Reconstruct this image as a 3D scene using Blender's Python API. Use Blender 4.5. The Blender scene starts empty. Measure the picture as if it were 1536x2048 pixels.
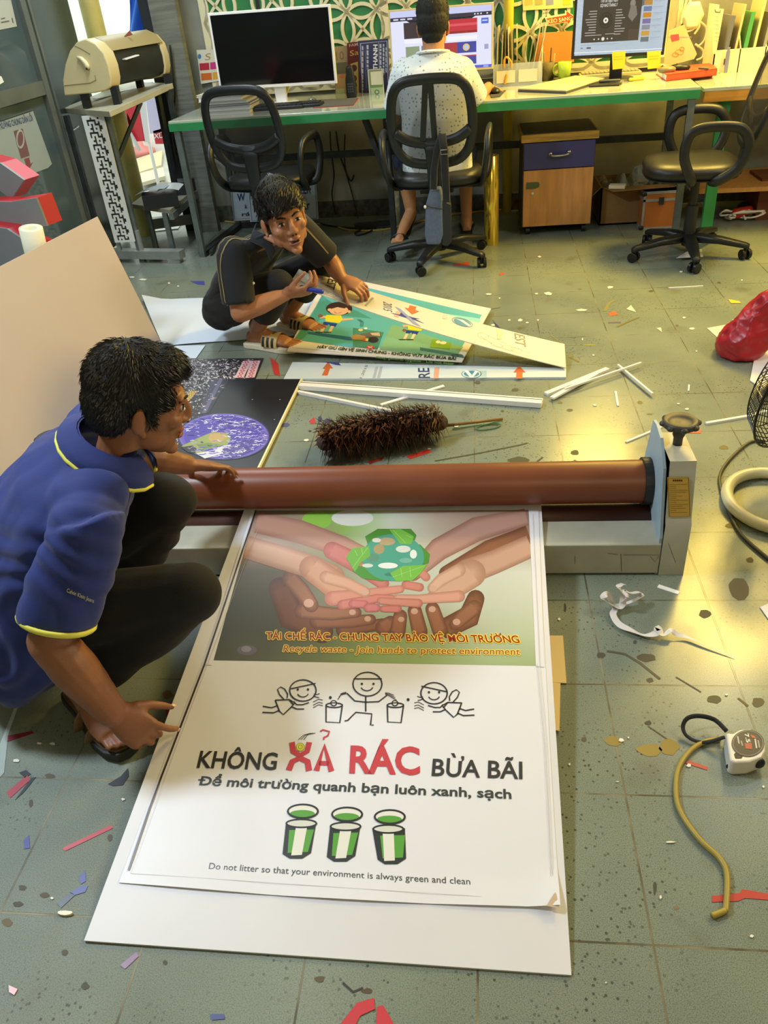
import bpy, math, random
import numpy as np
from mathutils import Vector, Matrix
random.seed(7)
SC = bpy.context.scene
COL = SC.collection
V = Vector
R = math.radians

# ---------------- camera, world, lights, exposure ----------------
FPX, PIT, ROL, YAW = 1573.74, 0.595708, -0.0953636, 0.144955
CAM = V((-0.287619, -4.627064, 1.407261))
def _axes():
    f = V((0, math.cos(PIT), -math.sin(PIT))); u = V((0, math.sin(PIT), math.cos(PIT))); r = V((1, 0, 0))
    r2 = r*math.cos(ROL)+u*math.sin(ROL); u2 = u*math.cos(ROL)-r*math.sin(ROL)
    M = Matrix.Rotation(YAW, 3, 'Z')
    return M@r2, M@u2, M@f
CR, CU, CF = _axes()
cd = bpy.data.cameras.new('camera'); cam = bpy.data.objects.new('camera', cd); COL.objects.link(cam)
cd.sensor_fit = 'AUTO'; cd.sensor_width = 36.0; cd.lens = 36.0*FPX/2048; cd.clip_start = .05
cam.matrix_world = Matrix.Translation(CAM) @ Matrix((CR, CU, -CF)).transposed().to_4x4()
SC.camera = cam
wd = bpy.data.worlds.new('world'); SC.world = wd; wd.use_nodes = True
wb = wd.node_tree.nodes['Background']; wb.inputs[0].default_value = (.86, 1.0, .93, 1); wb.inputs[1].default_value = 1.1
SC.view_settings.view_transform = 'Standard'; SC.view_settings.look = 'None'
SC.view_settings.exposure = 0.0; SC.view_settings.gamma = 1.0
def area(name, loc, target, sx, sy, power, col):
    l = bpy.data.lights.new(name, 'AREA'); l.shape = 'RECTANGLE'; l.size = sx; l.size_y = sy; l.energy = power; l.color = col
    o = bpy.data.objects.new(name, l); COL.objects.link(o); o.location = loc
    o.rotation_euler = (V(target)-V(loc)).to_track_quat('-Z', 'Y').to_euler(); return o
WHITE = (.93, 1.0, .97); WARM = (1.0, .70, .14)
area('white_lamp', (-2.3, -3.0, 2.6), (-1.5, -3.1, 0), .34, .34, 70, (.74, .87, 1.0))
area('warm_lamp_right', (2.5, -2.6, 2.6), (-.6, -2.9, 0), 1.2, .8, 64, (1.0, .84, .58)); area('dim_fill_front', (.4, -6.0, 2.6), (-.6, -3.5, 0), 1.4, .9, 22, (1.0, .8, .5))  # the front one is an unseen fill, added behind the camera
area('white_lamp_back', (-1.9, -.2, 2.55), (-1.9, -.3, 0), .3, .9, 36, (.78, .91, 1.0))
area('warm_lamp_desk', (.62, .78, 1.95), (.62, -.35, 0), .42, .36, 38, WARM)
area('warm_lamp_ceiling', (1.55, -.05, 2.55), (1.1, -.5, 0), .6, .8, 122, WARM)
area('cool_lamp_ceiling', (1.2, -1.0, 2.55), (1.2, -1.0, 0), .14, .3, 5, (.8, .92, 1.0))
area('cool_lamp_near_ceiling', (1.12, -1.8, 2.55), (1.12, -1.8, 0), .14, .16, 2.5, (.8, .92, 1.0))

# ---------------- pixel -> world (the photograph's own camera) ----------------
def ray(px, py): return CF + CR*((px-768)/FPX) - CU*((py-1024)/FPX)
def fl(px, py, z=0.0):
    d = ray(px, py); return CAM + d*((z-CAM.z)/d.z)
class Pl:                       # a real plane in the room; at() finds the point of it seen at a pixel
    def __init__(s, o, n, up=None):
        s.o = V(o); s.n = V(n).normalized()
        if s.n.dot(CAM-s.o) < 0: s.n = -s.n
    def at(s, px, py, lift=0.0):
        d = ray(px, py); t = (s.o-CAM).dot(s.n)/d.dot(s.n); return CAM+d*t+s.n*lift
ADESK = R(-4.0); DO = V((-2.06, .37, 0)); DU = V((math.cos(ADESK), math.sin(ADESK), 0)); DV = V((-math.sin(ADESK), math.cos(ADESK), 0))
def D(u, v, z=0.0): return DO+DU*u+DV*v+V((0, 0, z))    # along the desk, back to the wall
def Dpl(v): return Pl(D(0, v), DV)

# ---------------- colours and materials ----------------
def lin(h):
    if not isinstance(h, str): return tuple(h)
    h = h.lstrip('#'); o = []
    for i in (0, 2, 4):
        c = int(h[i:i+2], 16)/255; o.append(c/12.92 if c <= .04045 else ((c+.055)/1.055)**2.4)
    return tuple(o)
MATS = {}
def mat(name, col='#888888', rough=.5, metal=0.0, var=0.0, vs=8.0, bump=0.0, bs=60.0, emit=0.0, alpha=1.0, trans=0.0, coat=0.0, vcol=False, spec=.5, sheen=0.0, sss=0.0, stretch=None, col2=None):
    if name in MATS: return MATS[name]
    m = bpy.data.materials.new(name); m.use_nodes = True; nt = m.node_tree; N = nt.nodes; L = nt.links
    b = N['Principled BSDF']; c = lin(col); b.inputs['Base Color'].default_value = (*c, 1)
    b.inputs['Roughness'].default_value = rough; b.inputs['Metallic'].default_value = metal
    b.inputs['Specular IOR Level'].default_value = spec; b.inputs['Coat Weight'].default_value = coat
    b.inputs['Sheen Weight'].default_value = sheen; b.inputs['Alpha'].default_value = alpha; b.inputs['Transmission Weight'].default_value = trans
    src = None
    if vcol:
        a = N.new('ShaderNodeVertexColor'); a.layer_name = 'Col'; src = a.outputs[0]; L.new(src, b.inputs['Base Color'])
    tc = None
    def coord():
        nonlocal tc
        if tc is None:
            t = N.new('ShaderNodeTexCoord'); tc = t.outputs['Object']
            if stretch:
                mp = N.new('ShaderNodeMapping'); mp.inputs['Scale'].default_value = stretch; L.new(tc, mp.inputs[0]); tc = mp.outputs[0]
        return tc
    if var > 0 or col2:
        n = N.new('ShaderNodeTexNoise'); n.inputs['Scale'].default_value = vs; n.inputs['Detail'].default_value = 5; L.new(coord(), n.inputs['Vector'])
        r = N.new('ShaderNodeValToRGB'); L.new(n.outputs[0], r.inputs[0])
        lo = tuple(x*(1-var) for x in c); hi = tuple(min(1, x*(1+var)) for x in c)
        if col2: lo, hi = c, lin(col2)
        r.color_ramp.elements[0].position = .35; r.color_ramp.elements[1].position = .65
        r.color_ramp.elements[0].color = (*lo, 1); r.color_ramp.elements[1].color = (*hi, 1)
        if vcol:
            mx = N.new('ShaderNodeMix'); mx.data_type = 'RGBA'; mx.blend_type = 'MULTIPLY'; mx.inputs[0].default_value = 1
            r.color_ramp.elements[0].color = (1-var, 1-var, 1-var, 1); r.color_ramp.elements[1].color = (1, 1, 1, 1)
            L.new(src, mx.inputs[6]); L.new(r.outputs[0], mx.inputs[7]); L.new(mx.outputs[2], b.inputs['Base Color'])
        else: L.new(r.outputs[0], b.inputs['Base Color'])
    if bump > 0:
        n = N.new('ShaderNodeTexNoise'); n.inputs['Scale'].default_value = bs; n.inputs['Detail'].default_value = 4; L.new(coord(), n.inputs['Vector'])
        bp = N.new('ShaderNodeBump'); bp.inputs['Strength'].default_value = bump; bp.inputs['Distance'].default_value = .004
        L.new(n.outputs[0], bp.inputs['Height']); L.new(bp.outputs[0], b.inputs['Normal'])
    if emit > 0:
        b.inputs['Emission Strength'].default_value = emit
        if src is not None: L.new(src, b.inputs['Emission Color']); b.inputs['Base Color'].default_value = (0.02, .02, .02, 1); [L.remove(l) for l in list(b.inputs['Base Color'].links)]
        else: b.inputs['Emission Color'].default_value = (*c, 1)
    MATS[name] = m; return m

# ---------------- mesh building ----------------
class MB:
    def __init__(s): s.v = []; s.f = []; s.c = []
    def add(s, vs, fs, col=None):
        n = len(s.v); s.v += [tuple(p) for p in vs]
        multi = isinstance(col, list)
        for i, f in enumerate(fs):
            s.f.append(tuple(n+k for k in f))
            s.c.append([lin(col[k]) for k in f] if multi else (lin(col) if col is not None else (.8, .8, .8)))
        return s
    def box(s, lo, hi, col=None, M=None):
        a, b = lo, hi
        vs = [V((x, y, z)) for z in (a[2], b[2]) for y in (a[1], b[1]) for x in (a[0], b[0])]
        if M is not None: vs = [M@p for p in vs]
        return s.add(vs, [(0, 2, 3, 1), (4, 5, 7, 6), (0, 1, 5, 4), (2, 6, 7, 3), (0, 4, 6, 2), (1, 3, 7, 5)], col)
    def bar(s, p, q, w, h, up=(0, 0, 1), col=None):      # rectangular bar from p to q
        p, q = V(p), V(q); d = (q-p).normalized(); u = V(up)
        x = d.cross(u)
        if x.length < 1e-4: x = d.cross(V((0, 1, 0)))
        x.normalize(); y = x.cross(d).normalized()
        vs = [c+x*(sx*w/2)+y*(sy*h/2) for c in (p, q) for sx, sy in ((-1, -1), (1, -1), (1, 1), (-1, 1))]
        return s.add(vs, [(3, 2, 1, 0), (4, 5, 6, 7), (0, 1, 5, 4), (1, 2, 6, 5), (2, 3, 7, 6), (3, 0, 4, 7)], col)
    def loft(s, secs, n=20, col=None, caps=True, sq=2.0):     # secs: (centre, u vec, v vec); closed elliptical loft
        vs = []
        for c, u, w in secs:
            c, u, w = V(c), V(u), V(w)
            for k in range(n):
                a = 2*math.pi*k/n; ca, sa = math.cos(a), math.sin(a)
                if sq != 2.0: ca = math.copysign(abs(ca)**(2/sq), ca); sa = math.copysign(abs(sa)**(2/sq), sa)
                vs.append(c+u*ca+w*sa)
        m = len(secs); fs = []
        for i in range(m-1):
            for k in range(n): fs.append((i*n+k, i*n+(k+1) % n, (i+1)*n+(k+1) % n, (i+1)*n+k))
        if caps: fs.append(tuple(range(n-1, -1, -1))); fs.append(tuple((m-1)*n+k for k in range(n)))
        return s.add(vs, fs, col)
    def cyl(s, p, q, r0, r1=None, n=20, col=None, caps=True):
        p, q = V(p), V(q); d = (q-p).normalized(); x = d.orthogonal().normalized(); y = d.cross(x)
        if r1 is None: r1 = r0
        return s.loft([(p, x*r0, y*r0), (q, x*r1, y*r1)], n, col, caps)
    def cap(s, p, q, r0, r1=None, n=14, k=4, col=None):         # tapered capsule
        p, q = V(p), V(q)
        if r1 is None: r1 = r0
        d = q-p
        d = d.normalized() if d.length > 1e-6 else V((0, 0, 1))
        x = d.orthogonal().normalized(); y = d.cross(x); secs = []
        for i in range(k):
            a = math.pi/2*(1-(i+.15)/k); secs.append((p-d*(r0*math.sin(a)), x*(r0*math.cos(a)), y*(r0*math.cos(a))))
        secs += [(p, x*r0, y*r0), (q, x*r1, y*r1)]
        for i in range(k-1, -1, -1):
            a = math.pi/2*(1-(i+.15)/k); secs.append((q+d*(r1*math.sin(a)), x*(r1*math.cos(a)), y*(r1*math.cos(a))))
        return s.loft(secs, n, col)
    def chain(s, pts, rs, n=14, col=None):
        for i in range(len(pts)-1): s.cap(pts[i], pts[i+1], rs[i], rs[i+1], n, 4, col)
        return s
    def ell(s, c, r, M=None, n=20, m=12, col=None):
        c = V(c); M = M or Matrix.Identity(3); secs = []
        for i in range(m+1):
            a = -math.pi/2+math.pi*(i+.02)/(m+.04); ca = max(math.cos(a), .01)
            secs.append((c+M@V((0, 0, r[2]*math.sin(a))), M@V((r[0]*ca, 0, 0)), M@V((0, r[1]*ca, 0))))
        return s.loft(secs, n, col)
    def lathe(s, prof, o=(0, 0, 0), ax=(0, 0, 1), n=24, col=None, caps=True):   # prof: (r, h)
        o = V(o); d = V(ax).normalized(); x = d.orthogonal().normalized(); y = d.cross(x)
        return s.loft([(o+d*h, x*max(r, 1e-4), y*max(r, 1e-4)) for r, h in prof], n, col, caps)
    def tube(s, pts, r, n=8, col=None, closed=False, flat=1.0, up=None):
        pts = [V(p) for p in pts]; m = len(pts); secs = []; px = None
        for i in range(m):
            a = pts[(i-1) % m] if (closed or i > 0) else pts[0]; b = pts[(i+1) % m] if (closed or i < m-1) else pts[-1]
            d = (b-a).normalized()
            if up is not None: x = d.cross(V(up))
            elif px is None: x = d.orthogonal()
            else: x = px-d*px.dot(d)
            if x.length < 1e-6: x = d.orthogonal()
            x.normalize(); px = x; y = d.cross(x); rr = r[i] if isinstance(r, (list, tuple)) else r
            secs.append((pts[i], x*rr, y*rr*flat))
        if closed: secs.append((secs[0]))
        return s.loft(secs, n, col, not closed)
    def prism(s, poly, o, ux, uy, h, col=None):       # polygon in (ux,uy) at o, thickness h along ux x uy
        o, ux, uy = V(o), V(ux), V(uy); nn = ux.cross(uy).normalized(); n = len(poly)
        a = [o+ux*p[0]+uy*p[1] for p in poly]; b = [p+nn*h for p in a]
        s.add(a+b, [tuple(range(n-1, -1, -1)), tuple(range(n, 2*n))]+[(i, (i+1) % n, n+(i+1) % n, n+i) for i in range(n)], col); return s
    def slab(s, quad, t, col=None):     # quad top corners ccw (seen from above its normal), thickness t below
        q = [V(p) for p in quad]; nn = (q[1]-q[0]).cross(q[2]-q[0]).normalized(); n = len(q)
        b = [p-nn*t for p in q]
        return s.add(q+b, [tuple(range(n)), tuple(range(2*n-1, n-1, -1))]+[((i+1) % n, i, n+i, n+(i+1) % n) for i in range(n)], col)
    def grid(s, fn, nu, nv, col=None, thick=0.0):
        vs = [V(fn(i/nu, j/nv)) for j in range(nv+1) for i in range(nu+1)]; w = nu+1
        fs = [(j*w+i, j*w+i+1, (j+1)*w+i+1, (j+1)*w+i) for j in range(nv) for i in range(nu)]
        if col is not None and callable(col): col = [col(i/nu, j/nv) for j in range(nv+1) for i in range(nu+1)]
        return s.add(vs, fs, col)
    # flat ink on a plane -------------------------------------------------
    def poly(s, P, pts, lift, col): return s.add([P.at(x, y, lift) for x, y in pts], [tuple(range(len(pts)))], col)
    def line(s, P, pts, w, lift, col, closed=False):     # w in metres
        q = [P.at(x, y, lift) for x, y in pts]; n = len(q); L = []; Rr = []
        for i in range(n):
            a = q[(i-1) % n] if closed or i > 0 else q[0]; b = q[(i+1) % n] if closed or i < n-1 else q[-1]
            x = (b-a).cross(P.n)
            if x.length < 1e-9: x = V((1e-5, 0, 0))
            x.normalize(); L.append(q[i]+x*w/2); Rr.append(q[i]-x*w/2)
        m = n if closed else n-1
        return s.add(L+Rr, [(i, (i+1) % n, n+(i+1) % n, n+i) for i in range(m)], col)
    def disc(s, P, cx, cy, rx, ry, lift, col, n=24): return s.poly(P, [(cx+rx*math.cos(2*math.pi*k/n), cy+ry*math.sin(2*math.pi*k/n)) for k in range(n)], lift, col)
    def ring(s, P, cx, cy, rx, ry, w, lift, col, n=28): return s.line(P, [(cx+rx*math.cos(2*math.pi*k/n), cy+ry*math.sin(2*math.pi*k/n)) for k in range(n)], w, lift, col, True)
    def band(s, P, pts, ws, lift, cm, ce, c0=True):     # soft rounded stroke: middle colour cm, edge colour ce (ws in px); printed artwork
        n = len(pts); vs = []; cs = []
        for i in range(n):
            a = V((*pts[max(i-1, 0)], 0)); b = V((*pts[min(i+1, n-1)], 0)); d = (b-a).normalized(); x = V((-d.y, d.x, 0)); w = ws[i] if isinstance(ws, (list, tuple)) else ws
            for t, c in ((-1, ce), (-.55, cm), (.45, cm), (1, ce)):
                vs.append(P.at(pts[i][0]+x.x*w/2*t, pts[i][1]+x.y*w/2*t, lift)); cs.append(c)
        fs = [(4*i+k, 4*i+k+1, 4*i+k+5, 4*i+k+4) for i in range(n-1) for k in range(3)]
        s.add(vs, fs, cs)
        for e, o in (((0, 1), (n-1, n-2)) if c0 else ((n-1, n-2),)):      # round ends
            c = V((*pts[e], 0)); d = (c-V((*pts[o], 0))).normalized(); x = V((-d.y, d.x, 0)); w = ws[e] if isinstance(ws, (list, tuple)) else ws
            arc = [c+(x*math.cos(a)+d*math.sin(a))*w/2 for a in [math.pi*k/8 for k in range(9)]]
            s.add([P.at(c.x, c.y, lift)]+[P.at(p.x, p.y, lift) for p in arc], [(0, k+1, k+2) for k in range(8)], [cm]+[ce]*9)
        return s
    def text(s, P, body, a, b, top, lift, col, bold=0.0, shear=0.0):   # baseline pixels a->b, cap-top pixel above a
        vs, fs = glyphs(body, bold)
        A = P.at(*a, lift); e = P.at(*b, lift)-A; u = P.at(*top, lift)-A
        q = [A+e*(x+shear*y*0)+u*y for x, y in vs]
        if len(fs) and (q[fs[0][1]]-q[fs[0][0]]).cross(q[fs[0][2]]-q[fs[0][0]]).dot(P.n) < 0: fs = [f[::-1] for f in fs]
        return s.add(q, fs, col)
    def outlined(s, P, body, a, b, top, lift, co, ci, bold=.012, w=1.2):      # coloured outline made of shifted copies, then the letters
        for k in range(8):
            dx, dy = w*math.cos(k*math.pi/4), w*math.sin(k*math.pi/4); sh = lambda p: (p[0]+dx, p[1]+dy)
            s.text(P, body, sh(a), sh(b), sh(top), lift+k*.00001, co, 0)
        return s.text(P, body, a, b, top, lift+.0002, ci, bold)
    def text3(s, body, o, e, u, col, bold=0.0):   # same with explicit vectors
        vs, fs = glyphs(body, bold); o, e, u = V(o), V(e), V(u)
        return s.add([o+e*x+u*y for x, y in vs], fs, col)

_gl = {}
def glyphs(body, bold=0.0):
    key = (body, bold)
    if key in _gl: return _gl[key]
    c = bpy.data.curves.new('t', 'FONT'); c.body = body; c.offset = bold; c.resolution_u = 3
    o = bpy.data.objects.new('t', c); COL.objects.link(o)
    dg = bpy.context.evaluated_depsgraph_get(); dg.update(); ob = o.evaluated_get(dg); m = ob.to_mesh()
    vs = [(v.co.x, v.co.y) for v in m.vertices]; fs = [tuple(p.vertices) for p in m.polygons]
    ob.to_mesh_clear(); bpy.data.objects.remove(o); bpy.data.curves.remove(c)
    x0 = min(v[0] for v in vs); x1 = max(v[0] for v in vs)
    vs = [((x-x0)/(x1-x0), y/.729) for x, y in vs]
    _gl[key] = (vs, fs); return _gl[key]

def link_mesh(name, mb, m, parent=None, smooth=False, world=False, bevel=0.0, seg=2):
    me = bpy.data.meshes.new(name); vs = mb.v
    if world and parent is not None:
        root = parent
        while root.parent: root = root.parent
        if root.type == 'EMPTY' or True:
            Mi = Matrix.LocRotScale(root.location, root.rotation_euler, None).inverted(); vs = [tuple(Mi@V(p)) for p in vs]
    me.from_pydata(vs, [], mb.f); me.update()
    ca = me.color_attributes.new('Col', 'FLOAT_COLOR', 'CORNER'); arr = np.ones((len(me.loops), 4), dtype=np.float32); i = 0
    for f, c in zip(mb.f, mb.c):
        k = len(f)
        if isinstance(c, list):
            for j in range(k): arr[i+j, :3] = c[j]
        else: arr[i:i+k, :3] = c
        i += k
    ca.data.foreach_set('color', arr.ravel())
    if smooth: me.shade_smooth()
    o = bpy.data.objects.new(name, me); COL.objects.link(o)
    if isinstance(m, str): m = MATS[m]
    me.materials.append(m)
    if parent is not None: o.parent = parent
    if bevel > 0:
        md = o.modifiers.new('bevel', 'BEVEL'); md.width = bevel; md.segments = seg; md.limit_method = 'ANGLE'; md.angle_limit = R(40)
        if smooth is False: me.shade_smooth()
        md.harden_normals = True
    return o
P_ = link_mesh
def tag(o, label, cat, group=None, kind=None):
    o['label'] = label; o['category'] = cat
    if group: o['group'] = group
    if kind: o['kind'] = kind
    return o
def T(name, label, cat, loc=(0, 0, 0), rz=0.0, group=None):
    o = bpy.data.objects.new(name, None); COL.objects.link(o); o.empty_display_size = .05
    o.location = loc; o.rotation_euler = (0, 0, rz); return tag(o, label, cat, group)
def one(name, mb, m, label, cat, group=None, base=None, **k):      # a thing that is one mesh; origin at its base
    b = V(base) if base is not None else V((sum(p[0] for p in mb.v)/len(mb.v), sum(p[1] for p in mb.v)/len(mb.v), min(p[2] for p in mb.v)))
    mb.v = [tuple(V(p)-b) for p in mb.v]
    o = link_mesh(name, mb, m, None, **k); o.location = b; return tag(o, label, cat, group)
def struct(name, mb, m, **k):
    o = link_mesh(name, mb, m, None, **k); o['kind'] = 'structure'; return o
def copy_tree(o, parent=None):
    c = o.copy(); COL.objects.link(c); c.parent = parent
    for ch in [x for x in bpy.data.objects if x.parent == o]: copy_tree(ch, c)
    return c
def spline(pts, n=6):      # Catmull-Rom through 3D points
    pts = [V(p) for p in pts]; out = []
    for i in range(len(pts)-1):
        p0 = pts[max(i-1, 0)]; p1 = pts[i]; p2 = pts[i+1]; p3 = pts[min(i+2, len(pts)-1)]
        for k in range(n):
            t = k/n; out.append(.5*((2*p1)+(p2-p0)*t+(2*p0-5*p1+4*p2-p3)*t*t+(3*p1-p0-3*p2+p3)*t**3))
    out.append(pts[-1]); return out
def remesh(o, vox, smooth=4, fac=.5):     # fuse the overlapping shells of o into one continuous skin
    md = o.modifiers.new('r', 'REMESH'); md.mode = 'VOXEL'; md.voxel_size = vox; md.use_smooth_shade = True
    if smooth: s = o.modifiers.new('s', 'SMOOTH'); s.factor = fac; s.iterations = smooth
    dg = bpy.context.evaluated_depsgraph_get(); dg.update()
    me = bpy.data.meshes.new_from_object(o.evaluated_get(dg)); old = o.data; mats = list(old.materials)
    o.modifiers.clear(); o.data = me; bpy.data.meshes.remove(old)
    me.materials.clear(); [me.materials.append(x) for x in mats]; me.shade_smooth(); return o
def displace(o, fn):       # fn(co Nx3, normals Nx3) -> offset along the normal
    me = o.data; n = len(me.vertices); co = np.empty(n*3, dtype=np.float32); me.vertices.foreach_get('co', co); co = co.reshape(-1, 3)
    no = np.empty(n*3, dtype=np.float32); me.vertices.foreach_get('normal', no); no = no.reshape(-1, 3)
    co = co+no*np.asarray(fn(co, no))[:, None]; me.vertices.foreach_set('co', co.astype(np.float32).ravel()); me.update()
def sn(co, f, seed=0, k=6):   # cheap smooth noise, about -1..1
    r = np.random.RandomState(seed); out = np.zeros(len(co))
    for _ in range(k):
        d = r.normal(size=3); d /= np.linalg.norm(d); out += np.sin(co@d*f*r.uniform(.6, 1.5)+r.uniform(0, 6.28))
    return out/k*1.7

# ---------------- materials ----------------
def floor_mat():
    m = bpy.data.materials.new('terrazzo_tile'); m.use_nodes = True; nt = m.node_tree; N = nt.nodes; L = nt.links; b = N['Principled BSDF']
    tc = N.new('ShaderNodeTexCoord').outputs['Object']
    def noise(s, d=4): n = N.new('ShaderNodeTexNoise'); n.inputs['Scale'].default_value = s; n.inputs['Detail'].default_value = d; L.new(tc, n.inputs['Vector']); return n.outputs[0]
    def ramp(i, stops):
        r = N.new('ShaderNodeValToRGB'); L.new(i, r.inputs[0]); e = r.color_ramp.elements
        while len(e) < len(stops): e.new(.5)
        for k, (p, c) in enumerate(stops): e[k].position = p; e[k].color = (*c, 1) if len(c) == 3 else c
        return r.outputs[0]
    def mix(f, a, c, mode='MIX'):
        x = N.new('ShaderNodeMix'); x.data_type = 'RGBA'; x.blend_type = mode
        if isinstance(f, float): x.inputs[0].default_value = f
        else: L.new(f, x.inputs[0])
        for s, v in ((6, a), (7, c)):
            if isinstance(v, tuple): x.inputs[s].default_value = (*v, 1)
            else: L.new(v, x.inputs[s])
        return x.outputs[2]
    base = ramp(noise(2.2, 3), [(.3, lin('#737c70')), (.7, lin('#868f80'))])
    grain = ramp(noise(480, 4), [(.34, (.62, .63, .62)), (.5, (1, 1, 1)), (.68, (1.2, 1.2, 1.17))])
    c = mix(1.0, base, grain, 'MULTIPLY')
    vo = N.new('ShaderNodeTexVoronoi'); vo.inputs['Scale'].default_value = 75; vo.inputs['Randomness'].default_value = 1; L.new(tc, vo.inputs['Vector'])
    spk = ramp(vo.outputs['Distance'], [(.16, (1, 1, 1)), (.24, (0, 0, 0))])
    nm = ramp(noise(3.0, 2), [(.43, (0, 0, 0)), (.6, (1, 1, 1))])
    mk = mix(1.0, spk, nm, 'MULTIPLY'); c = mix(mk, c, lin('#4a4f48'))
    dirt = ramp(noise(5.5, 6), [(.60, (0, 0, 0)), (.76, (.5, .5, .5))]); c = mix(dirt, c, lin('#5a5440'))
    br = N.new('ShaderNodeTexBrick'); br.offset = 0; br.inputs['Scale'].default_value = 1; br.inputs['Brick Width'].default_value = .3; br.inputs['Row Height'].default_value = .3
    br.inputs['Mortar Size'].default_value = .0022; br.inputs['Mortar Smooth'].default_value = .25; L.new(tc, br.inputs['Vector'])
    gr = ramp(noise(7, 3), [(.4, lin('#57523f')), (.6, lin('#8f8a70'))]); c = mix(br.outputs['Fac'], c, gr)
    L.new(c, b.inputs['Base Color'])
    rr = ramp(noise(4, 5), [(.3, (.17, .17, .17)), (.7, (.29, .29, .29))]); 
    sx = N.new('ShaderNodeSeparateXYZ'); L.new(tc, sx.inputs[0])
    def mrange(i, a, c_): m_ = N.new('ShaderNodeMapRange'); m_.inputs[1].default_value = a; m_.inputs[2].default_value = c_; L.new(i, m_.inputs[0]); return m_.outputs[0]
    wx, wy = mrange(sx.outputs[0], -.25, -.75), mrange(sx.outputs[1], -3.0, -3.6)      # worn matt patch at the near left
    ml = N.new('ShaderNodeMath'); ml.operation = 'MULTIPLY'; L.new(wx, ml.inputs[0]); L.new(wy, ml.inputs[1]); ma = N.new('ShaderNodeMath'); ma.operation = 'MULTIPLY_ADD'; L.new(ml.outputs[0], ma.inputs[0]); ma.inputs[1].default_value = .32; L.new(rr, ma.inputs[2]); L.new(ma.outputs[0], b.inputs['Roughness']); b.inputs['Specular IOR Level'].default_value = .42
    bp = N.new('ShaderNodeBump'); bp.inputs['Strength'].default_value = .16; bp.inputs['Distance'].default_value = .0006; L.new(noise(520, 3), bp.inputs['Height'])
    bp2 = N.new('ShaderNodeBump'); bp2.inputs['Strength'].default_value = .5; bp2.inputs['Distance'].default_value = .002; bp2.invert = True; L.new(br.outputs['Fac'], bp2.inputs['Height']); L.new(bp.outputs[0], bp2.inputs['Normal'])
    L.new(bp2.outputs[0], b.inputs['Normal']); MATS['floor'] = m
floor_mat()
mat('print', rough=.38, vcol=True); mat('print_gloss', rough=.16, vcol=True, coat=.3); mat('screen', vcol=True, emit=1.0, rough=.3)
mat('white_board', '#dedde2', .45, var=.03, vs=3); mat('white_plastic', '#ece9e6', .3); mat('paper', '#f1f0ee', .6)
mat('black_plastic', '#1b1d1e', .42, bump=.1, bs=300); mat('black_gloss', '#0d0e10', .12); mat('black_fabric', '#15161a', .85, bump=.3, bs=500, sheen=.2)
mat('grey_plastic', '#4b4f52', .45); mat('chrome', '#c8c8c8', .2, 1.0); mat('dark_metal', '#3c4040', .5, .6, var=.2, vs=20); mat('steel', '#7f8783', .42, .6, var=.15, vs=15)
mat('light_metal', '#a7aca8', .45, .5, var=.12, vs=12); mat('green_paint', '#2f8a50', .45, var=.08, vs=9); mat('desk_top', '#b9bfae', .12, var=.05, vs=4, coat=.4)
mat('orange_wood', '#c08a3c', .4, var=.2, vs=4, stretch=(1, 9, 9)); mat('tan_wood', '#c48a4c', .38, var=.12, vs=5, stretch=(8, 8, 1)); mat('yellow_wood', '#b98f3a', .5, var=.3, vs=6, stretch=(1, 9, 9)); mat('blue_panel', '#3a3a72', .4)
mat('dark_panel', '#23262a', .6); mat('cardboard', '#8e6a3a', .75, var=.1, vs=10); mat('gold_foil', '#f0cf52', .14, .8, bump=.05, bs=12)
mat('beige_plastic', '#c9bb8c', .42, bump=.05, bs=200); mat('grey_paint', '#b6b4a2', .45, var=.07, vs=14, bump=.05, bs=60); mat('rubber_brown', '#7d4328', .38, var=.1, vs=5); mat('rubber_dark', '#4a2a1c', .5)
mat('glass_dark', '#46555a', .08, var=.12, vs=2); mat('alu_grey', '#6e746d', .4, .5, var=.08, vs=6); mat('red_acrylic', '#b82a32', .5); mat('letter_grey', '#7d7c79', .5, var=.05, vs=4)
mat('wall', '#8b8a7c', .85, var=.22, vs=3.5, bump=.4, bs=18); mat('wall_plain', '#b7b5a6', .8, var=.05, vs=2); mat('ceil', '#c9c9c0', .9); mat('skirting', '#4c4a40', .5, var=.5, vs=24)
mat('pole_yellow', '#c3b76a', .5, var=.1, vs=8); mat('outdoor_ground', '#b8b5ad', .8, var=.1, vs=3); mat('white_wall', '#f2f4ec', .7)
mat('skin_tan', '#a9714c', .48, var=.08, vs=14, bump=.12, bs=260); mat('skin_brown', '#8d5b3c', .48, var=.1, vs=14, bump=.12, bs=260); mat('skin_light', '#b98357', .5, var=.08, vs=14, bump=.1, bs=260)
mat('hair', '#0e0d0b', .75, bump=.3, bs=200); mat('hair_strand', '#141210', .42); mat('polo_blue', '#1d2d74', .8, var=.07, vs=30, bump=.25, bs=700, sheen=.15); mat('trouser_black', '#0b0b0b', .85, bump=.25, bs=500, sheen=.05); mat('shirt_black', '#16171a', .85, bump=.25, bs=500, sheen=.1)
mat('navy_shorts', '#1c2740', .85, bump=.3, bs=300); mat('yellow_trim', '#e8e25a', .7); mat('gold_trim', '#8b7848', .7); mat('sole_dark', '#2e2d29', .6); mat('leather_brown', '#6d5539', .55, var=.15, vs=20); mat('slide_white', '#e3d9bd', .5)
mat('eye_white', '#d8d2c8', .2); mat('eye_dark', '#1a0f0a', .15); mat('lip', '#8a4d40', .45); mat('nail', '#d9b4a0', .3); mat('bag_red', '#b3202e', .32, bump=.6, bs=22, trans=.15); mat('fan_cream', '#d8cfa4', .35); mat('wire_black', '#101113', .35)
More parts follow.
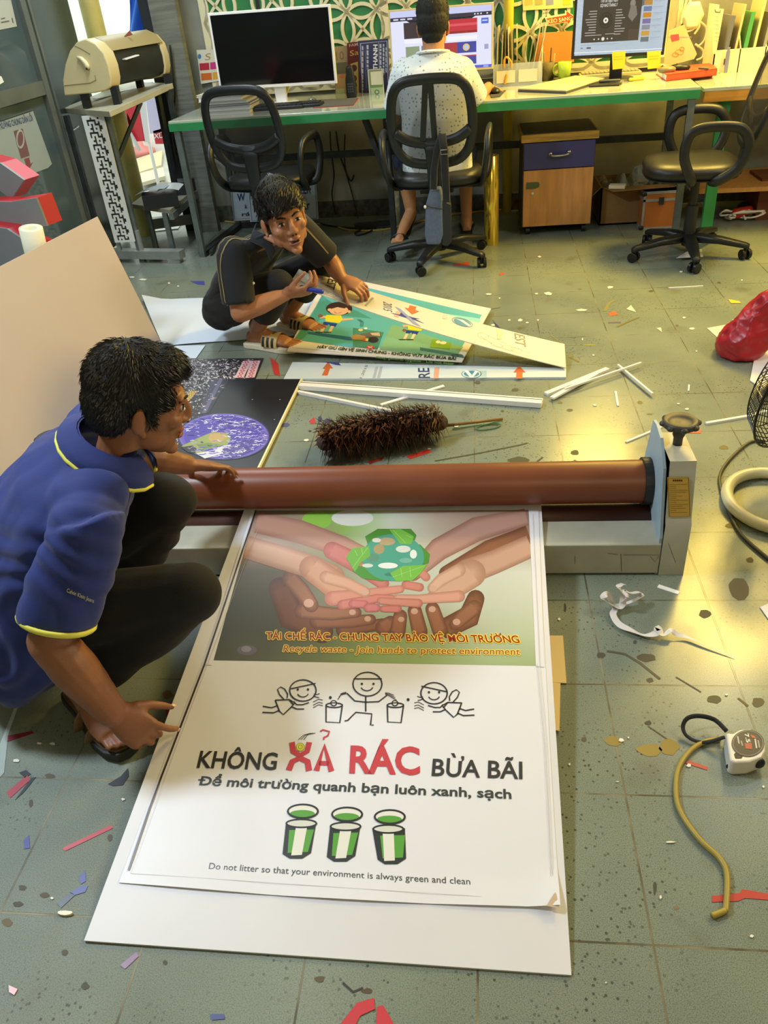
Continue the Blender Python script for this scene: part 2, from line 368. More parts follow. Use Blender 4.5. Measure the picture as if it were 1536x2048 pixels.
mat('clear', '#e8efe8', .08, alpha=.35); mat('bag_grey', '#5b6880', .7, bump=.3, bs=400, var=.08, vs=60); mat('feather', '#4a2a15', .6, vcol=True, var=.25, vs=40); mat('mug_green', '#a9c93e', .3); mat('cable', '#141414', .5); mat('cable_yellow', '#b59a3c', .45); mat('white_cloth', '#e6dfc0', .8, bump=.2, bs=120)
mat('brown_dark', '#3a2a20', .7); mat('keys', '#25262a', .5); mat('cream_paper', '#e9d9b8', .6); mat('blue_cloth', '#2e6ad0', .7, bump=.4, bs=20)
def dots_mat():      # white cotton printed with small grey dots
    m = mat('dotted_cotton', '#e6ebe8', .85, sheen=.1, bump=.2, bs=500); nt = m.node_tree; N = nt.nodes; L = nt.links; b = N['Principled BSDF']
    tc = N.new('ShaderNodeTexCoord').outputs['Object']; v = N.new('ShaderNodeTexVoronoi'); v.inputs['Scale'].default_value = 50; v.inputs['Randomness'].default_value = .55; L.new(tc, v.inputs['Vector'])
    r = N.new('ShaderNodeValToRGB'); r.color_ramp.elements[0].position = .2; r.color_ramp.elements[0].color = (*lin('#8fa0a4'), 1); r.color_ramp.elements[1].position = .27; r.color_ramp.elements[1].color = (*lin('#e8ece8'), 1)
    L.new(v.outputs['Distance'], r.inputs[0]); L.new(r.outputs[0], b.inputs['Base Color'])
dots_mat()
mat('chair_mesh', '#1a1b1c', .8, alpha=.68)

# ---------------- the setting ----------------
o = struct('floor', MB().box((-3.2, -7.0, -.08), (3.3, 1.55, 0)), 'floor')
FLOOR = o
struct('ceiling', MB().box((-3.2, -7.0, 2.75), (3.3, 1.6, 2.85)), 'ceil')
mb = MB(); mb.prism([(-.22, 0), (5.45, 0), (5.45, 2.75), (-.22, 2.75)], D(0, 1.02), DU, V((0, 0, 1)), .12); struct('wall_back', mb, 'wall')
mb = MB(); mb.prism([(-.2, 0), (5.35, 0), (5.35, .11), (-.2, .11)], D(0, .9), DU, V((0, 0, 1)), .016); struct('baseboard_back', mb, 'skirting')
struct('wall_right', MB().box((3.2, -7.0, 0), (3.3, 1.2, 2.75)), 'wall_plain'); struct('wall_front', MB().box((-3.2, -7.1, 0), (3.3, -7.0, 2.75)), 'wall_plain')
struct('outdoor_ground', MB().box((-7, 1.55, -.12), (0, 7, -.02)), 'outdoor_ground')
# glazed aluminium front on the left
XL = -2.75
dm = struct('wall_left', MB().box((XL-.06, -7.0, 0), (XL+.02, -3.3, 2.75)).box((XL-.06, -3.3, 2.35), (XL+.02, 1.0, 2.75)), 'alu_grey')
gd = T('door_1', 'grey aluminium door of dark glass behind the red edged letters', 'door', (XL, -1.0, 0)); gd['kind'] = 'structure'
g = MB().box((XL-.012, -3.3, .02), (XL+.002, .27, 2.35)); P_('glass', g, 'glass_dark', gd, world=True)
f = MB()
for y in (.29, -.62, -1.6, -3.28): f.box((XL-.03, y-.03, 0), (XL+.03, y+.03, 2.35))
f.box((XL-.03, .345, 0), (XL+.03, .37, 2.35)); f.box((XL-.03, -3.3, 1.0), (XL+.028, .29, 1.07)); f.box((XL-.03, -3.3, 0), (XL+.028, .29, .1)); f.box((XL-.03, -3.3, 2.28), (XL+.028, .29, 2.35))
P_('frame', f, 'alu_grey', gd, world=True)
d2 = T('door_2', 'dark door leaf standing open behind the yellow pole', 'door', (XL, .65, 0)); d2['kind'] = 'structure'
P_('leaf', MB().box((XL-.03, .37, .02), (XL+.0, .93, 2.35)), mat('dark_leaf', '#39453f', .25, var=.15, vs=3), d2, world=True)
P_('handle', MB().cap((XL+.03, .43, .78), (XL+.03, .55, .79), .006), 'chrome', d2, world=True)
PLX = Pl((XL+.004, 0, 0), (1, 0, 0))
mb = MB().poly(PLX, [(-2, 245), (66, 222), (104, 328), (96, 336), (-2, 372)], 0, '#8f9a9c').line(PLX, [(0, 240), (64, 219)], .006, .001, '#4e5a5e')
mb.text(PLX, 'VÔ ĐỀ XƯỞNG CHUNG DẪN LỐI', (-18, 264), (66, 241), (-22, 251), .001, '#3d5070', .02)
mb.poly(PLX, [(27, 262), (45, 257), (59, 311), (42, 317)], .001, '#6e4a4e').ring(PLX, 40, 278, 7, 17, .012, .002, '#9aa0a0').poly(PLX, [(48, 318), (58, 315), (61, 328), (66, 324), (59, 337), (48, 333), (52, 330)], .001, '#7e3e44')
one('paper_notice', mb, 'print', 'white paper notice with blue line of text and red arrow on the dark glass door', 'notice')
mb = MB().poly(PLX, [(-2, 0), (22, 0), (34, 53), (-2, 60)], 0, '#a9aca2').line(PLX, [(2, 45), (18, 42)], .006, .001, '#5a5a55').line(PLX, [(24, 36), (26, 46)], .01, .001, '#4a4a45').line(PLX, [(2, 38), (10, 36)], .005, .001, '#5a5a55')
one('paper_sheet', mb, 'print', 'pale paper sheet stuck high on the glass door at the top left corner', 'paper')
mb = MB().poly(PLX, [(-2, 151), (3, 153), (8, 164), (-2, 170)], 0, '#dfe3e0'); one('door_sticker', mb, 'print', 'small white sticker on the dark glass above the door rail', 'sticker')
# yellowish post by the doorway and the one behind the second monitor
b = V((-2.66, 1.03, 0))
one('post', MB().cyl(b, b+V((0, 0, 2.75)), .062, n=24), 'pole_yellow', 'yellowish round post beside the bright doorway', 'post', smooth=True)
b = D(1.94, .84)
one('post', MB().cyl(b, b+V((0, 0, 2.75)), .03, n=20), mat('pipe_yellow', '#d9c23a', .4), 'bright yellow pipe rising behind the middle desk file rack', 'pipe', smooth=True)

# ---------------- laminator with the board and the poster ----------------
RC = (-2.71, .186); RR = .061
lam = T('cold_laminator', 'long grey cold laminating machine with a brown roller across the floor', 'laminator', (-.6, -2.74, 0))
P_('bed', MB().box((-1.46, -2.895, .005), (.196, -2.6, .104)), 'grey_paint', lam, world=True, bevel=.004)
mb = MB().cyl((-1.44, RC[0], RC[1]), (.178, RC[0], RC[1]), RR, n=48); P_('upper_roller', mb, 'rubber_brown', lam, smooth=False, world=True, bevel=.004)
mb = MB().cyl((-1.44, -2.745, .08), (.19, -2.745, .08), .046, n=32); P_('lower_roller', mb, 'rubber_dark', lam, world=True, smooth=True)
def cheek(x0, x1, nm):
    prof = [(-2.897, .0), (-2.897, .165), (-2.885, .185), (-2.852, .335), (-2.70, .335), (-2.66, .3), (-2.6, .0)]
    return P_(nm, MB().prism(prof, (x1, 0, 0), (0, 1, 0), (0, 0, 1), x0-x1).prism([(a, b) for a, b in prof], (x0, 0, 0), (0, 1, 0), (0, 0, 1), .001), 'grey_paint', lam, world=True, bevel=.005)
def plate(x, nm):
    prof = [(-2.89, .0), (-2.89, .12), (-2.83, .3), (-2.76, .352), (-2.70, .36), (-2.66, .352), (-2.585, .12), (-2.585, 0)]
    return P_(nm, MB().prism(prof, (x, 0, 0), (0, 1, 0), (0, 0, 1), .008), mat('plate_blue', '#a9bcc4', .4, var=.06, vs=10), lam, world=True)
ck = cheek(.196, .262, 'end_housing'); plate(.188, 'end_plate'); cheek(-1.52, -1.46, 'end_housing'); plate(-1.462, 'end_plate')
P_('axle', MB().cyl((.165, RC[0], RC[1]), (.19, RC[0], RC[1]), .068, n=32), 'black_plastic', lam, world=True, smooth=False)
for kx in (.232, -1.49):
    kb = P_('hand_wheel', MB().lathe([(.012, 0), (.012, .02), (.016, .03), (.014, .04), (.03, .05), (.044, .056), (.046, .068), (.04, .074), (.03, .066), (.012, .064), (.0, .066)], (kx, -2.765, .335), n=28), mat('wheel_grey', '#4a473e', .5, .3, var=.2, vs=30), lam, world=True, smooth=True)
    sc = MB()
    for k in range(8):
        a = k*math.pi/4; sc.ell((kx+.042*math.cos(a), -2.765+.042*math.sin(a), .397), (.011, .011, .008), n=10, m=6)
    P_('grip', sc, 'wheel_grey', kb, world=True, smooth=True)
# yellow caution label: on the sloped upper face of the right housing
PK = Pl((0, -2.8855, .185), V((0, -.15, .033)))
mb = MB().poly(PK, [(1334, 954), (1378, 953), (1381, 1033), (1337, 1034)], .002, '#c9a24a').line(PK, [(1335.5, 956), (1376.5, 955), (1379.3, 1031.5), (1338.4, 1032.5)], .0012, .0028, '#4a3a18', True)
for k in range(5): mb.poly(PK, [(1345+4*k, 958.5), (1348+4*k, 958.4), (1348.1+4*k, 962), (1345.1+4*k, 962)], .0028, '#3a2410')
r_ = random.Random(3)
for k in range(15):
    y = 968+k*4.0; x1 = 1376-r_.choice([0, 2, 5, 12, 24]); mb.line(PK, [(1338+.04*(y-954), y), (x1, y-.4)], .0011, .0028, '#7d6228')
P_('caution_label', mb, 'print', lam, world=True)['label'] = 'yellow label of small dark print'
PF = Pl((0, -2.8965, 0), (0, -1, 0)); mb = MB()
for a in ([(1247, 1110), (1318, 1110)], [(1242, 1108), (1243, 1143)], [(1150, 1112), (1150, 1128)], [(1215, 1107), (1236, 1109)], [(1300, 1112), (1310, 1124), (1318, 1112)], [(1337, 1087), (1351, 1125)]): mb.line(PF, a, .0014, .0005, '#5d5a4c' if a[0][0] < 1330 else '#d8d6cc')
P_('scratches', mb, 'print', lam, world=True)

BT = math.atan2(.12, 1.19)          # the white board rises from the floor into the nip
BN = V((0, -math.sin(BT), math.cos(BT))); BO = V((-1.013, -3.95, .006)); BDIR = V((0, math.cos(BT), math.sin(BT)))
PB = Pl(BO, BN)
tl = PB.at(489, 1018); tr = PB.at(1083, 1018); bl = PB.at(168, 1881); br_ = PB.at(1143, 1950)
ext = BDIR*.14
tl2 = tl+(tl-bl).normalized()*.16; tr2 = tr+(tr-br_).normalized()*.16
mb = MB().slab([bl, br_, tr2, tl2], .005); one('foam_board', mb, 'white_board', 'large white foam board sloping from the floor into the brown roller under the poster', 'board', base=(bl+br_)/2)
def PW(P, lift):         # same plane lifted
    return lambda x, y: P.at(x, y, lift)
po = T('printed_poster', 'printed poster of cupped hands and stick figures lying on the white board', 'poster', tuple((bl+br_)/2+V((0, .1, .0))))
def curl(x, y):          # the sheet lifts a little at its free lower edge and right corner
    return .0008
NV = 24; ed_l = [(505, 1018), (478, 1100), (447, 1200), (404, 1330), (338, 1500), (285, 1640), (238, 1766)]; ed_r = [(1078, 1018), (1080, 1100), (1084, 1200), (1091, 1330), (1100, 1500), (1109, 1650), (1120, 1818)]
def lerp_edge(E, y):
    for (x0, y0), (x1, y1) in zip(E, E[1:]):
        if y <= y1: return x0+(x1-x0)*(y-y0)/(y1-y0)
    return E[-1][0]
def sheet(u, v):
    yl = 1018+(1766-1018)*v; yr = 1018+(1817-1018)*v; xl = lerp_edge(ed_l, yl); xr = lerp_edge(ed_r, yr)
    y = yl+(yr-yl)*u+math.sin(u*math.pi)*8*(v**6); x = xl+(xr-xl)*u
    lift = .0012+.0045*max(0, v-.93)/.07*(abs(math.sin(u*9))*.6+.2)+.012*max(0, u-.93)/.07*max(0, v-.9)/.1
    return PB.at(x, y, lift)
P_('sheet', MB().grid(sheet, 40, 48), mat('sheet_white', '#e4e4ec', .42), po, world=True, smooth=True)
mb = MB(); Z3 = lambda *p: [(380+.50781*a, 980+.50781*b) for a, b in p]; Z4 = lambda *p: [(340+.50781*a, 1320+.50781*b) for a, b in p]
k = .0015; st = .00002
# photograph half of the poster; lower left greys have a cast shadow painted in
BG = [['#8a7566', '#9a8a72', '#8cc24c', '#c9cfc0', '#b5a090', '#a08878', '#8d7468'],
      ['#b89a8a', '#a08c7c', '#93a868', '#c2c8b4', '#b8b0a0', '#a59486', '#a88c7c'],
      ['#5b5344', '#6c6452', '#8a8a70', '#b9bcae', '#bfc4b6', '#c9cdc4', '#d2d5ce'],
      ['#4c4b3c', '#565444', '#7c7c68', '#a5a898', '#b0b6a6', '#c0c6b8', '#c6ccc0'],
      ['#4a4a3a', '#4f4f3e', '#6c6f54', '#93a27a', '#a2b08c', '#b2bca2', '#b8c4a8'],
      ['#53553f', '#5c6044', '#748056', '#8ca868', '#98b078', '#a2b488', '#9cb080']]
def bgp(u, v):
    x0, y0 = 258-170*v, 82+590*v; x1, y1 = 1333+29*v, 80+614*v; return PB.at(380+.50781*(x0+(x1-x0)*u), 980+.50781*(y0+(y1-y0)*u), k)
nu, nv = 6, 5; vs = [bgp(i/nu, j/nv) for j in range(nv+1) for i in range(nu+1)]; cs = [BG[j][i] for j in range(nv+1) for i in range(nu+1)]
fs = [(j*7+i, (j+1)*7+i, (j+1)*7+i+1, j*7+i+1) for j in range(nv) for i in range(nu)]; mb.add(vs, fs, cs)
k += st; mb.disc(PB, *Z3((640, 112))[0], 42, 16, k, '#d9dbd2'); mb.disc(PB, *Z3((500, 120))[0], 30, 18, k, '#8fc04e'); mb.disc(PB, *Z3((225, 632))[0], 20, 10, k, '#6a6478'); mb.disc(PB, *Z3((222, 628))[0], 10, 6, k+st/2, '#8f8aa0')
def arm(pts, ws, cm, ce, c0=True):
    global k
    k += st; q = []; n = len(pts)
    q = Z3(*pts); mb.band(PB, q, [w*.50781 for w in ws] if isinstance(ws, (list, tuple)) else ws*.50781, k, cm, ce, c0)
arm([(262, 128), (430, 165), (600, 225), (720, 275)], [84, 92, 84, 60], '#b98d7c', '#9a7062', False); arm([(1325, 108), (1130, 155), (980, 235), (880, 330)], [66, 96, 90, 60], '#b48c80', '#8e6458', False); arm([(1336, 180), (1180, 238), (1010, 330)], [80, 80, 60], '#8d5c45', '#6b4030', False)
arm([(560, 240), (680, 300), (760, 370)], [70, 80, 50], '#c47a74', '#a8605c'); arm([(860, 280), (930, 345)], [36, 34], '#c88878', '#b07060'); arm([(850, 375), (905, 385)], [34, 34], '#c78074', '#a96458')
arm([(355, 390), (400, 500), (520, 560)], [90, 110, 90], '#7d5038', '#5c3825'); arm([(1125, 430), (1100, 500), (1010, 545)], [70, 90, 80], '#84543e', '#5f3a2a')
arm([(600, 555), (760, 530)], [50, 46], '#8a5a42', '#5f3826'); arm([(500, 520), (640, 520), (712, 512)], [60, 50, 42], '#94624a', '#684030'); arm([(440, 480), (560, 490), (655, 484)], [60, 52, 42], '#9a6a50', '#6c4432')
arm([(395, 350), (440, 400), (478, 455)], [64, 66, 58], '#9c6c52', '#6e4634')
for a in ([(760, 545), (790, 525)], [(818, 560), (828, 500)], [(905, 560), (885, 478)], [(985, 555), (955, 470)]): arm(a, [62, 56], '#9a654e', '#6a4030')
arm([(1120, 465), (1075, 500), (1045, 530)], [60, 60, 50], '#95634c', '#6a4232')
arm([(222, 226), (340, 262), (480, 305), (560, 345)], [90, 94, 92, 100], '#c79c86', '#a67862', False); arm([(480, 310), (570, 375), (640, 420)], [100, 110, 50], '#c9987e', '#a87660')
arm([(560, 430), (680, 412), (830, 392)], [60, 40, 30], '#cc8c7c', '#b07062'); arm([(600, 455), (740, 428), (800, 430)], [40, 34, 28], '#c87e74', '#a86058'); arm([(640, 450), (690, 452)], [32, 30], '#c9787a', '#a85c5e'); arm([(700, 466), (735, 466)], [34, 32], '#c97a7a', '#a85e5e'); arm([(535, 345), (620, 370), (690, 404)], [50, 46, 42], '#cfa08a', '#b08068')
arm([(1342, 222), (1200, 285), (1090, 325)], [88, 92, 100], '#c49c8a', '#a07464', False); arm([(1110, 330), (1030, 390), (960, 420)], [110, 90, 50], '#c8a08c', '#a87c68')
arm([(1060, 420), (900, 432), (815, 428)], [46, 36, 30], '#cf9888', '#b07868'); arm([(900, 448), (800, 442), (750, 438)], [34, 30, 28], '#c88478', '#a86860'); arm([(820, 470), (760, 470)], [30, 26], '#c87a74', '#a06058'); arm([(1060, 318), (990, 355), (955, 388)], [52, 48, 40], '#d0a894', '#b08672')
for a, b in (((468, 448), 24), ((690, 404), 18), ((958, 390), 18), ((1050, 522), 18), ((832, 512), 15), ((884, 480), 17), ((954, 472), 17), ((640, 484), 16), ((700, 510), 16)):
    k += st/4; q = Z3(a)[0]; mb.disc(PB, *q, b*.42, b*.36, k, '#c9a090')
k += st
mb.poly(PB, Z3((246, 78), (259, 80), (88, 692), (54, 690)), k, '#e4e4ec'); mb.poly(PB, Z3((1334, 78), (1372, 78), (1396, 700), (1362, 697)), k, '#e4e4ec')
leaf = lambda pts, c: (mb.poly(PB, Z3(*pts), k, c))
leaf([(690, 185), (740, 155), (870, 155), (892, 180), (880, 215), (700, 215)], '#4d8a35'); leaf([(640, 320), (680, 350), (760, 362), (800, 345), (760, 310), (660, 300)], '#4c8f36'); leaf([(905, 215), (945, 255), (940, 290), (905, 300), (880, 250)], '#4a8c34')
k += st; q = Z3((800, 268))[0]; mb.disc(PB, *q, 62, 47, k, '#4c9d88', 36); k += st
for (x, y, a, b, c) in ((775, 205, 34, 16, '#b59f78'), (745, 235, 22, 20, '#a8946a'), (720, 270, 26, 18, '#5a8f78'), (840, 235, 30, 14, '#cfd6d2'), (780, 300, 40, 12, '#e4e8e6'), (700, 300, 22, 8, '#c9d6d0'), (850, 280, 26, 10, '#6fb09e'), (880, 255, 14, 18, '#dfe6e4'), (800, 335, 36, 8, '#3d7f74'), (735, 200, 18, 9, '#d9d9cc')): q = Z3((x, y))[0]; k += st/8; mb.disc(PB, *q, a*.5, b*.5, k, c, 14)
k += st
leaf([(615, 268), (640, 232), (706, 224), (710, 262), (672, 290), (650, 325)], '#6fae45'); leaf([(785, 158), (830, 156), (882, 185), (872, 216), (828, 214)], '#72b548'); leaf([(788, 330), (838, 302), (935, 296), (905, 335), (878, 358), (812, 362)], '#74b648')
k += st
for a in ([(640, 310), (700, 230)], [(800, 160), (850, 212)], [(800, 345), (925, 300)], [(660, 262), (650, 240)], [(680, 258), (676, 230)], [(835, 345), (830, 310)], [(870, 345), (866, 305)], [(850, 180), (875, 190)]): mb.line(PB, Z3(*a), .0012, k, '#a9d57e')
k += st
b0, b1, bt = (Z3(p)[0] for p in ((300, 590), (1300, 605), (300, 561)))
mb.outlined(PB, 'TÁI CHẾ RÁC - CHUNG TAY BẢO VỆ MÔI TRƯÒNG', b0, b1, bt, k, '#f6e056', '#a02616', .018, 2.0); mb.line(PB, Z3((1216, 576), (1222, 572), (1222, 566)), .003, k+.0002, '#a02616')
b0, b1, bt = (Z3(p)[0] for p in ((366, 639), (1300, 652), (373, 612)))
mb.outlined(PB, 'Recycle waste - Join hands to protect environment', b0, b1, bt, k, '#f4e26a', '#a8561e', .008, 1.6)
# lower half
ink = '#2c2a2c'; dk = '#3a393b'; kk = .0022
def L4(pts, w=.0032, closed=False): mb.line(PB, Z4(*pts), w, kk, ink, closed)
def E4(x, y, rx, ry, w=.0032, fill=None):
    q = Z4((x, y))[0]
    if fill: mb.disc(PB, *q, rx*.508, ry*.508, kk-.0002, fill)
    mb.ring(PB, *q, rx*.508, ry*.508, w, kk, ink)
def arc4(x, y, r, a0, a1, w=.0026): L4([(x+r*math.cos(a0+(a1-a0)*t/8), y+r*.8*math.sin(a0+(a1-a0)*t/8)) for t in range(9)], w)
E4(778, 97, 57, 47); L4([(723, 76), (835, 76)]); L4([(771, 146), (771, 205)]); L4([(697, 133), (728, 163), (770, 168), (822, 166), (856, 140)]); L4([(688, 242), (700, 240), (732, 208), (795, 214), (790, 258), (802, 258)])
for a in ((524, 122, 52, 42, -1), (1040, 133, 52, 42, 1)):
    x, y, rx, ry, s = a; E4(x, y, rx, ry)
    mr = lambda pts: [(p[0], p[1]) if s < 0 else (1564-p[0], p[1]+11) for p in pts]
    for pts, w in (([(474, 116), (574, 94)], .0032), ([(567, 136), (580, 138), (590, 134)], .0022), ([(565, 142), (576, 148), (588, 150)], .0022), ([(415, 160), (470, 158), (492, 170), (478, 188), (447, 217), (432, 204), (415, 160)], .0032), ([(452, 160), (432, 138), (424, 118), (436, 108), (452, 116), (464, 136), (462, 152)], .0028), ([(424, 182), (400, 190), (366, 184)], .0032), ([(432, 200), (408, 210), (365, 208)], .0032), ([(488, 166), (500, 178), (522, 178), (548, 170)], .003), ([(480, 186), (500, 195), (529, 195)], .003), ([(470, 158), (488, 180)], .003)): L4(mr(pts), w)
    arc4(x, y+8, 22, .3, 2.8); [mb.disc(PB, *Z4((x+e, y-4))[0], 2.4, 2.4, kk, ink, 10) for e in (-20, 20)]
    for t in (0, 12, 22): L4([(x-s*40, y+46+t), (x-s*62, y+34+t), (x-s*78, y+38+t)], .0018)
arc4(776, 104, 24, .3, 2.8)
for e in (-22, 24): mb.disc(PB, *Z4((778+e, 96))[0], 2.4, 2.4, kk, ink, 10)
for x, s in ((647, 1), (888, -1)):
    E4(x, 180, 32, 9); L4([(x-32, 180), (x-32 if s > 0 else x-30, 246), (x+22, 249), (x+32, 180)]); E4(x-2, 172, 11, 10, .0028, '#e9e6e7')
    for t in (0, 12, 24): L4([(x+s*(14+t*.4), 158-t*.9), (x+s*(26+t*.5), 140-t*.4), (x+s*(48), 134-t*.2)] if s > 0 else [(x-14-t*.4+18, 160-t*.8), (x-26, 142-t*.4), (x-40, 136-t*.2)], .0018)
for p in ((632, 150), (938, 158)): mb.disc(PB, *Z4(p)[0], 3, 3, kk, ink, 10)
def t4(s, a, b, c, col, bold): mb.text(PB, s, Z4(a)[0], Z4(b)[0], Z4(c)[0], kk, col, bold)
t4('KHÔNG', (106, 425), (418, 434), (122, 357), dk, .02)
red = '#c8434c'
mb.line(PB, Z4((577, 438), (608, 340), (636, 440)), .0125, kk, red); mb.line(PB, Z4((588, 408), (627, 409)), .0105, kk, red); mb.line(PB, Z4((592, 284), (602, 277), (628, 284), (622, 300), (606, 308), (606, 316)), .0042, kk, red); t4('RÁC', (706, 444), (985, 451), (712, 336), red, .03)
mb.line(PB, Z4((468, 436), (482, 402), (512, 388), (542, 402), (548, 438)), .0135, kk, red); mb.line(PB, Z4((481, 326), (486, 362), (512, 378), (540, 362), (549, 326)), .0125, kk, red)
q = Z4((514, 345))[0]; mb.disc(PB, *q, 8, 8, kk+.0001, '#e3e04a', 16); mb.ring(PB, *q, 8, 8, .001, kk+.0002, '#6a6a1c'); mb.ring(PB, *q, 4, 4, .001, kk+.0002, '#6a6a1c')
for t in (0, 12, 24): mb.line(PB, Z4((506+t*.9, 316), (526+t*.7, 298-t*.1), (556+t*.7, 290)), .0014, kk, ink)
t4('BỪA BÃI', (1030, 457), (1388, 470), (1036, 388), dk, .018)
t4('Dể môi trường quanh bạn luôn xanh, sạch', (116, 494), (1345, 548), (126, 458), '#3d4240', .022); mb.line(PB, Z4((112, 474), (140, 475)), .003, kk, '#3d4240')
t4('Do not litter so that your environment is always green and clean', (153, 825), (1183, 887), (158, 799), '#46484a', 0)
for (x, y, s) in ((510, 700, 1), (684, 712, 1), (868, 722, -1)):
    tw = 62; dx = 8*s
    mb.poly(PB, Z4((x-tw+dx*1.2, y-58), (x+tw+dx*.6, y-58), (x+tw-8-dx, y+62), (x+20-dx, y+84), (x-30-dx, y+84), (x-tw+4-dx, y+66)), kk, '#2f3431')
    mb.poly(PB, Z4((x-tw+22, y-28), (x+tw-4, y-30), (x+tw-20-dx, y+58), (x-tw+24-dx, y+62)), kk+.0001, '#5aa03c'); mb.poly(PB, Z4((x-22+dx, y-36), (x+22+dx, y-36), (x+14-dx*.5, y+70), (x-28-dx*.5, y+72)), kk+.0002, '#e6e4dc')
    mb.disc(PB, *Z4((x+dx, y-54))[0], 30, 8, kk+.0002, '#d8d8d0'); mb.ring(PB, *Z4((x+dx, y-54))[0], 30, 8, .0036, kk+.0003, '#2a2d2b')
    q = Z4((x+8*s+6, y-102))[0]; mb.disc(PB, *q, 30, 13, kk+.0001, '#e6e4de'); mb.disc(PB, q[0]-1, q[1]+5, 25, 7.5, kk+.0002, '#5aa03c'); mb.ring(PB, *q, 30, 13.5, .004, kk+.0003, '#2a2d2b')
# cut lines printed round the picture
mb.line(PB, [(512, 1022), (484, 1108), (410, 1330), (345, 1500), (300, 1618), (258, 1742)], .004, .0036, '#3c3034')
mb.line(PB, [(516, 1060), (416, 1330), (352, 1500), (262, 1748), (700, 1778), (1104, 1804), (1089, 1500), (1074, 1330)], .0008, .0035, '#b5b1b2'); mb.line(PB, [(1108, 1812), (1094, 1500), (1080, 1330), (1066, 1030)], .0008, .0035, '#c4bfc0')
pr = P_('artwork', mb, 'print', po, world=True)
mb = MB(); mb.poly(PB, [(1092, 1818), (1110, 1790), (1119, 1822)], .0125, '#cdb49a'); P_('peeled_backing', mb, 'print', po, world=True)['label'] = 'tan backing paper peeling at the lower right corner'
# tan card offcuts lying under the right edge of the board
mb = MB().slab([fl(1096, 1364, .004), fl(1133, 1366, .004), fl(1126, 1271, .004), fl(1086, 1271, .004)], .003, '#dcc290'); one('card_offcut', mb, 'print', 'tan card offcut poking out right of the poster, the upper of two', 'card', 'card offcuts under the board')
mb = MB().slab([fl(1106, 1458, .007), fl(1119, 1462, .007), fl(1121, 1366, .007), fl(1096, 1364, .007)], .003, '#dcc290'); one('card_offcut', mb, 'print', 'narrow tan card offcut poking out right of the poster, the lower of two', 'card', 'card offcuts under the board')

# ---------------- long green desk and what stands on it ----------------
TZ = .8
desk = T('long_desk', 'long green steel desk with a pale top along the back wall', 'desk', tuple(DO), ADESK)
P_('desk_top', MB().box((-.02, 0, .785), (2.965, .8, .8)), 'desk_top', desk, bevel=.003)
P_('apron', MB().box((-.02, -.006, .745), (2.965, .03, .786)).box((-.02, .03, .745), (.01, .8, .786)).box((2.935, .03, .745), (2.965, .8, .786)), 'green_paint', desk)
for x in (.02, 2.93):
    for y in (.02, .76): P_('leg', MB().box((x-.018, y-.018, .0), (x+.018, y+.018, .745)), 'steel', desk)
for x in (1.23, 1.3): P_('leg', MB().box((x-.017, .3, 0), (x+.017, .334, .745)), 'dark_metal', desk)
P_('leg', MB().bar(D(1.08, .35, .74)-DO, D(1.2, .35, .38)-DO, .05, .03), 'dark_metal', desk)
P_('crossbar', MB().box((.0, .74, .42), (2.95, .77, .46)), 'dark_metal', desk)
desk2 = T('side_desk', 'second desk with a raw wood edge right of the green desk', 'desk', tuple(D(2.99, .06)), ADESK)
P_('desk_top', MB().box((0, 0, .765), (1.5, .75, .785)), 'desk_top', desk2, bevel=.003); P_('apron', MB().box((.01, .0, .715), (1.5, .03, .765)), 'orange_wood', desk2)
P_('leg', MB().box((.1, .05, .0), (.16, .09, .715)), 'green_paint', desk2); P_('leg', MB().box((1.4, .05, .0), (1.46, .09, .715)), 'green_paint', desk2)
P_('low_shelf', MB().box((.05, .2, .2), (1.48, .7, .225)), 'tan_wood', desk2)

# green and cream lattice panel on the wall above the desk
lat = T('lattice_panel', 'cream lattice panel of leaf shapes over green on the wall behind the desk', 'panel', tuple(D(0, .89, .82)))
PLp = Dpl(.89)
def uv(u, z, v=.895): return D(u, v, z)
P_('backing', MB().add([uv(-.02, .82), uv(2.92, .82), uv(2.92, 1.9), uv(-.02, 1.9)]+[uv(-.02, .82, 1.0), uv(2.92, .82, 1.0), uv(2.92, 1.9, 1.0), uv(-.02, 1.9, 1.0)], [(0, 1, 2, 3), (0, 3, 7, 4), (1, 5, 6, 2), (3, 2, 6, 7)]), mat('leaf_green', '#2f7a44', .45), lat, world=True)
mb = MB(); S = .19; U0, Z0 = -.02, .86
def strip(pts, w):
    vs = []; n = len(pts)
    for i, p in enumerate(pts):
        a = V((*pts[max(0, i-1)], 0)); b = V((*pts[min(n-1, i+1)], 0)); d = (b-a).normalized(); x = V((-d.y, d.x, 0))*w/2
        for sx in (1, -1):
            for v in (.882, .894): vs.append(uv(p[0]+sx*x.x, p[1]+sx*x.y, v))
    fs = []
    for i in range(n-1):
        a = 4*i; fs += [(a, a+2, a+6, a+4), (a, a+4, a+5, a+1), (a+2, a+3, a+7, a+6)]
    mb.add(vs, fs)
nx = 15; nz = 5
for i in range(nx+1):
    for j in range(nz+1):
        x, z = U0+i*S, Z0+j*S
        for (dx, dz) in ((S, 0), (0, S)):
            if (dx and i == nx) or (dz and j == nz): continue
            for sg in (1, -1):
                if (dx and z+sg*.03 > 1.88) or (dz and not (-.03 < x+sg*.03 < 2.93)): continue
                pts = []
                for t in range(9):
                    q = t/8; b = sg*.2*S*4*q*(1-q); pts.append((x+dx*q+(b if dz else 0), z+dz*q+(b if dx else 0)))
                pts = [(min(2.91, max(-.01, a)), min(1.89, max(.83, c))) for a, c in pts]; strip(pts, .02)
        if i < nx and j < nz and (i+j) % 2 == 0 and x+S < 2.92: strip([(x, z), (x+S, z+S)], .017); strip([(x, z+S), (x+S, z)], .017)
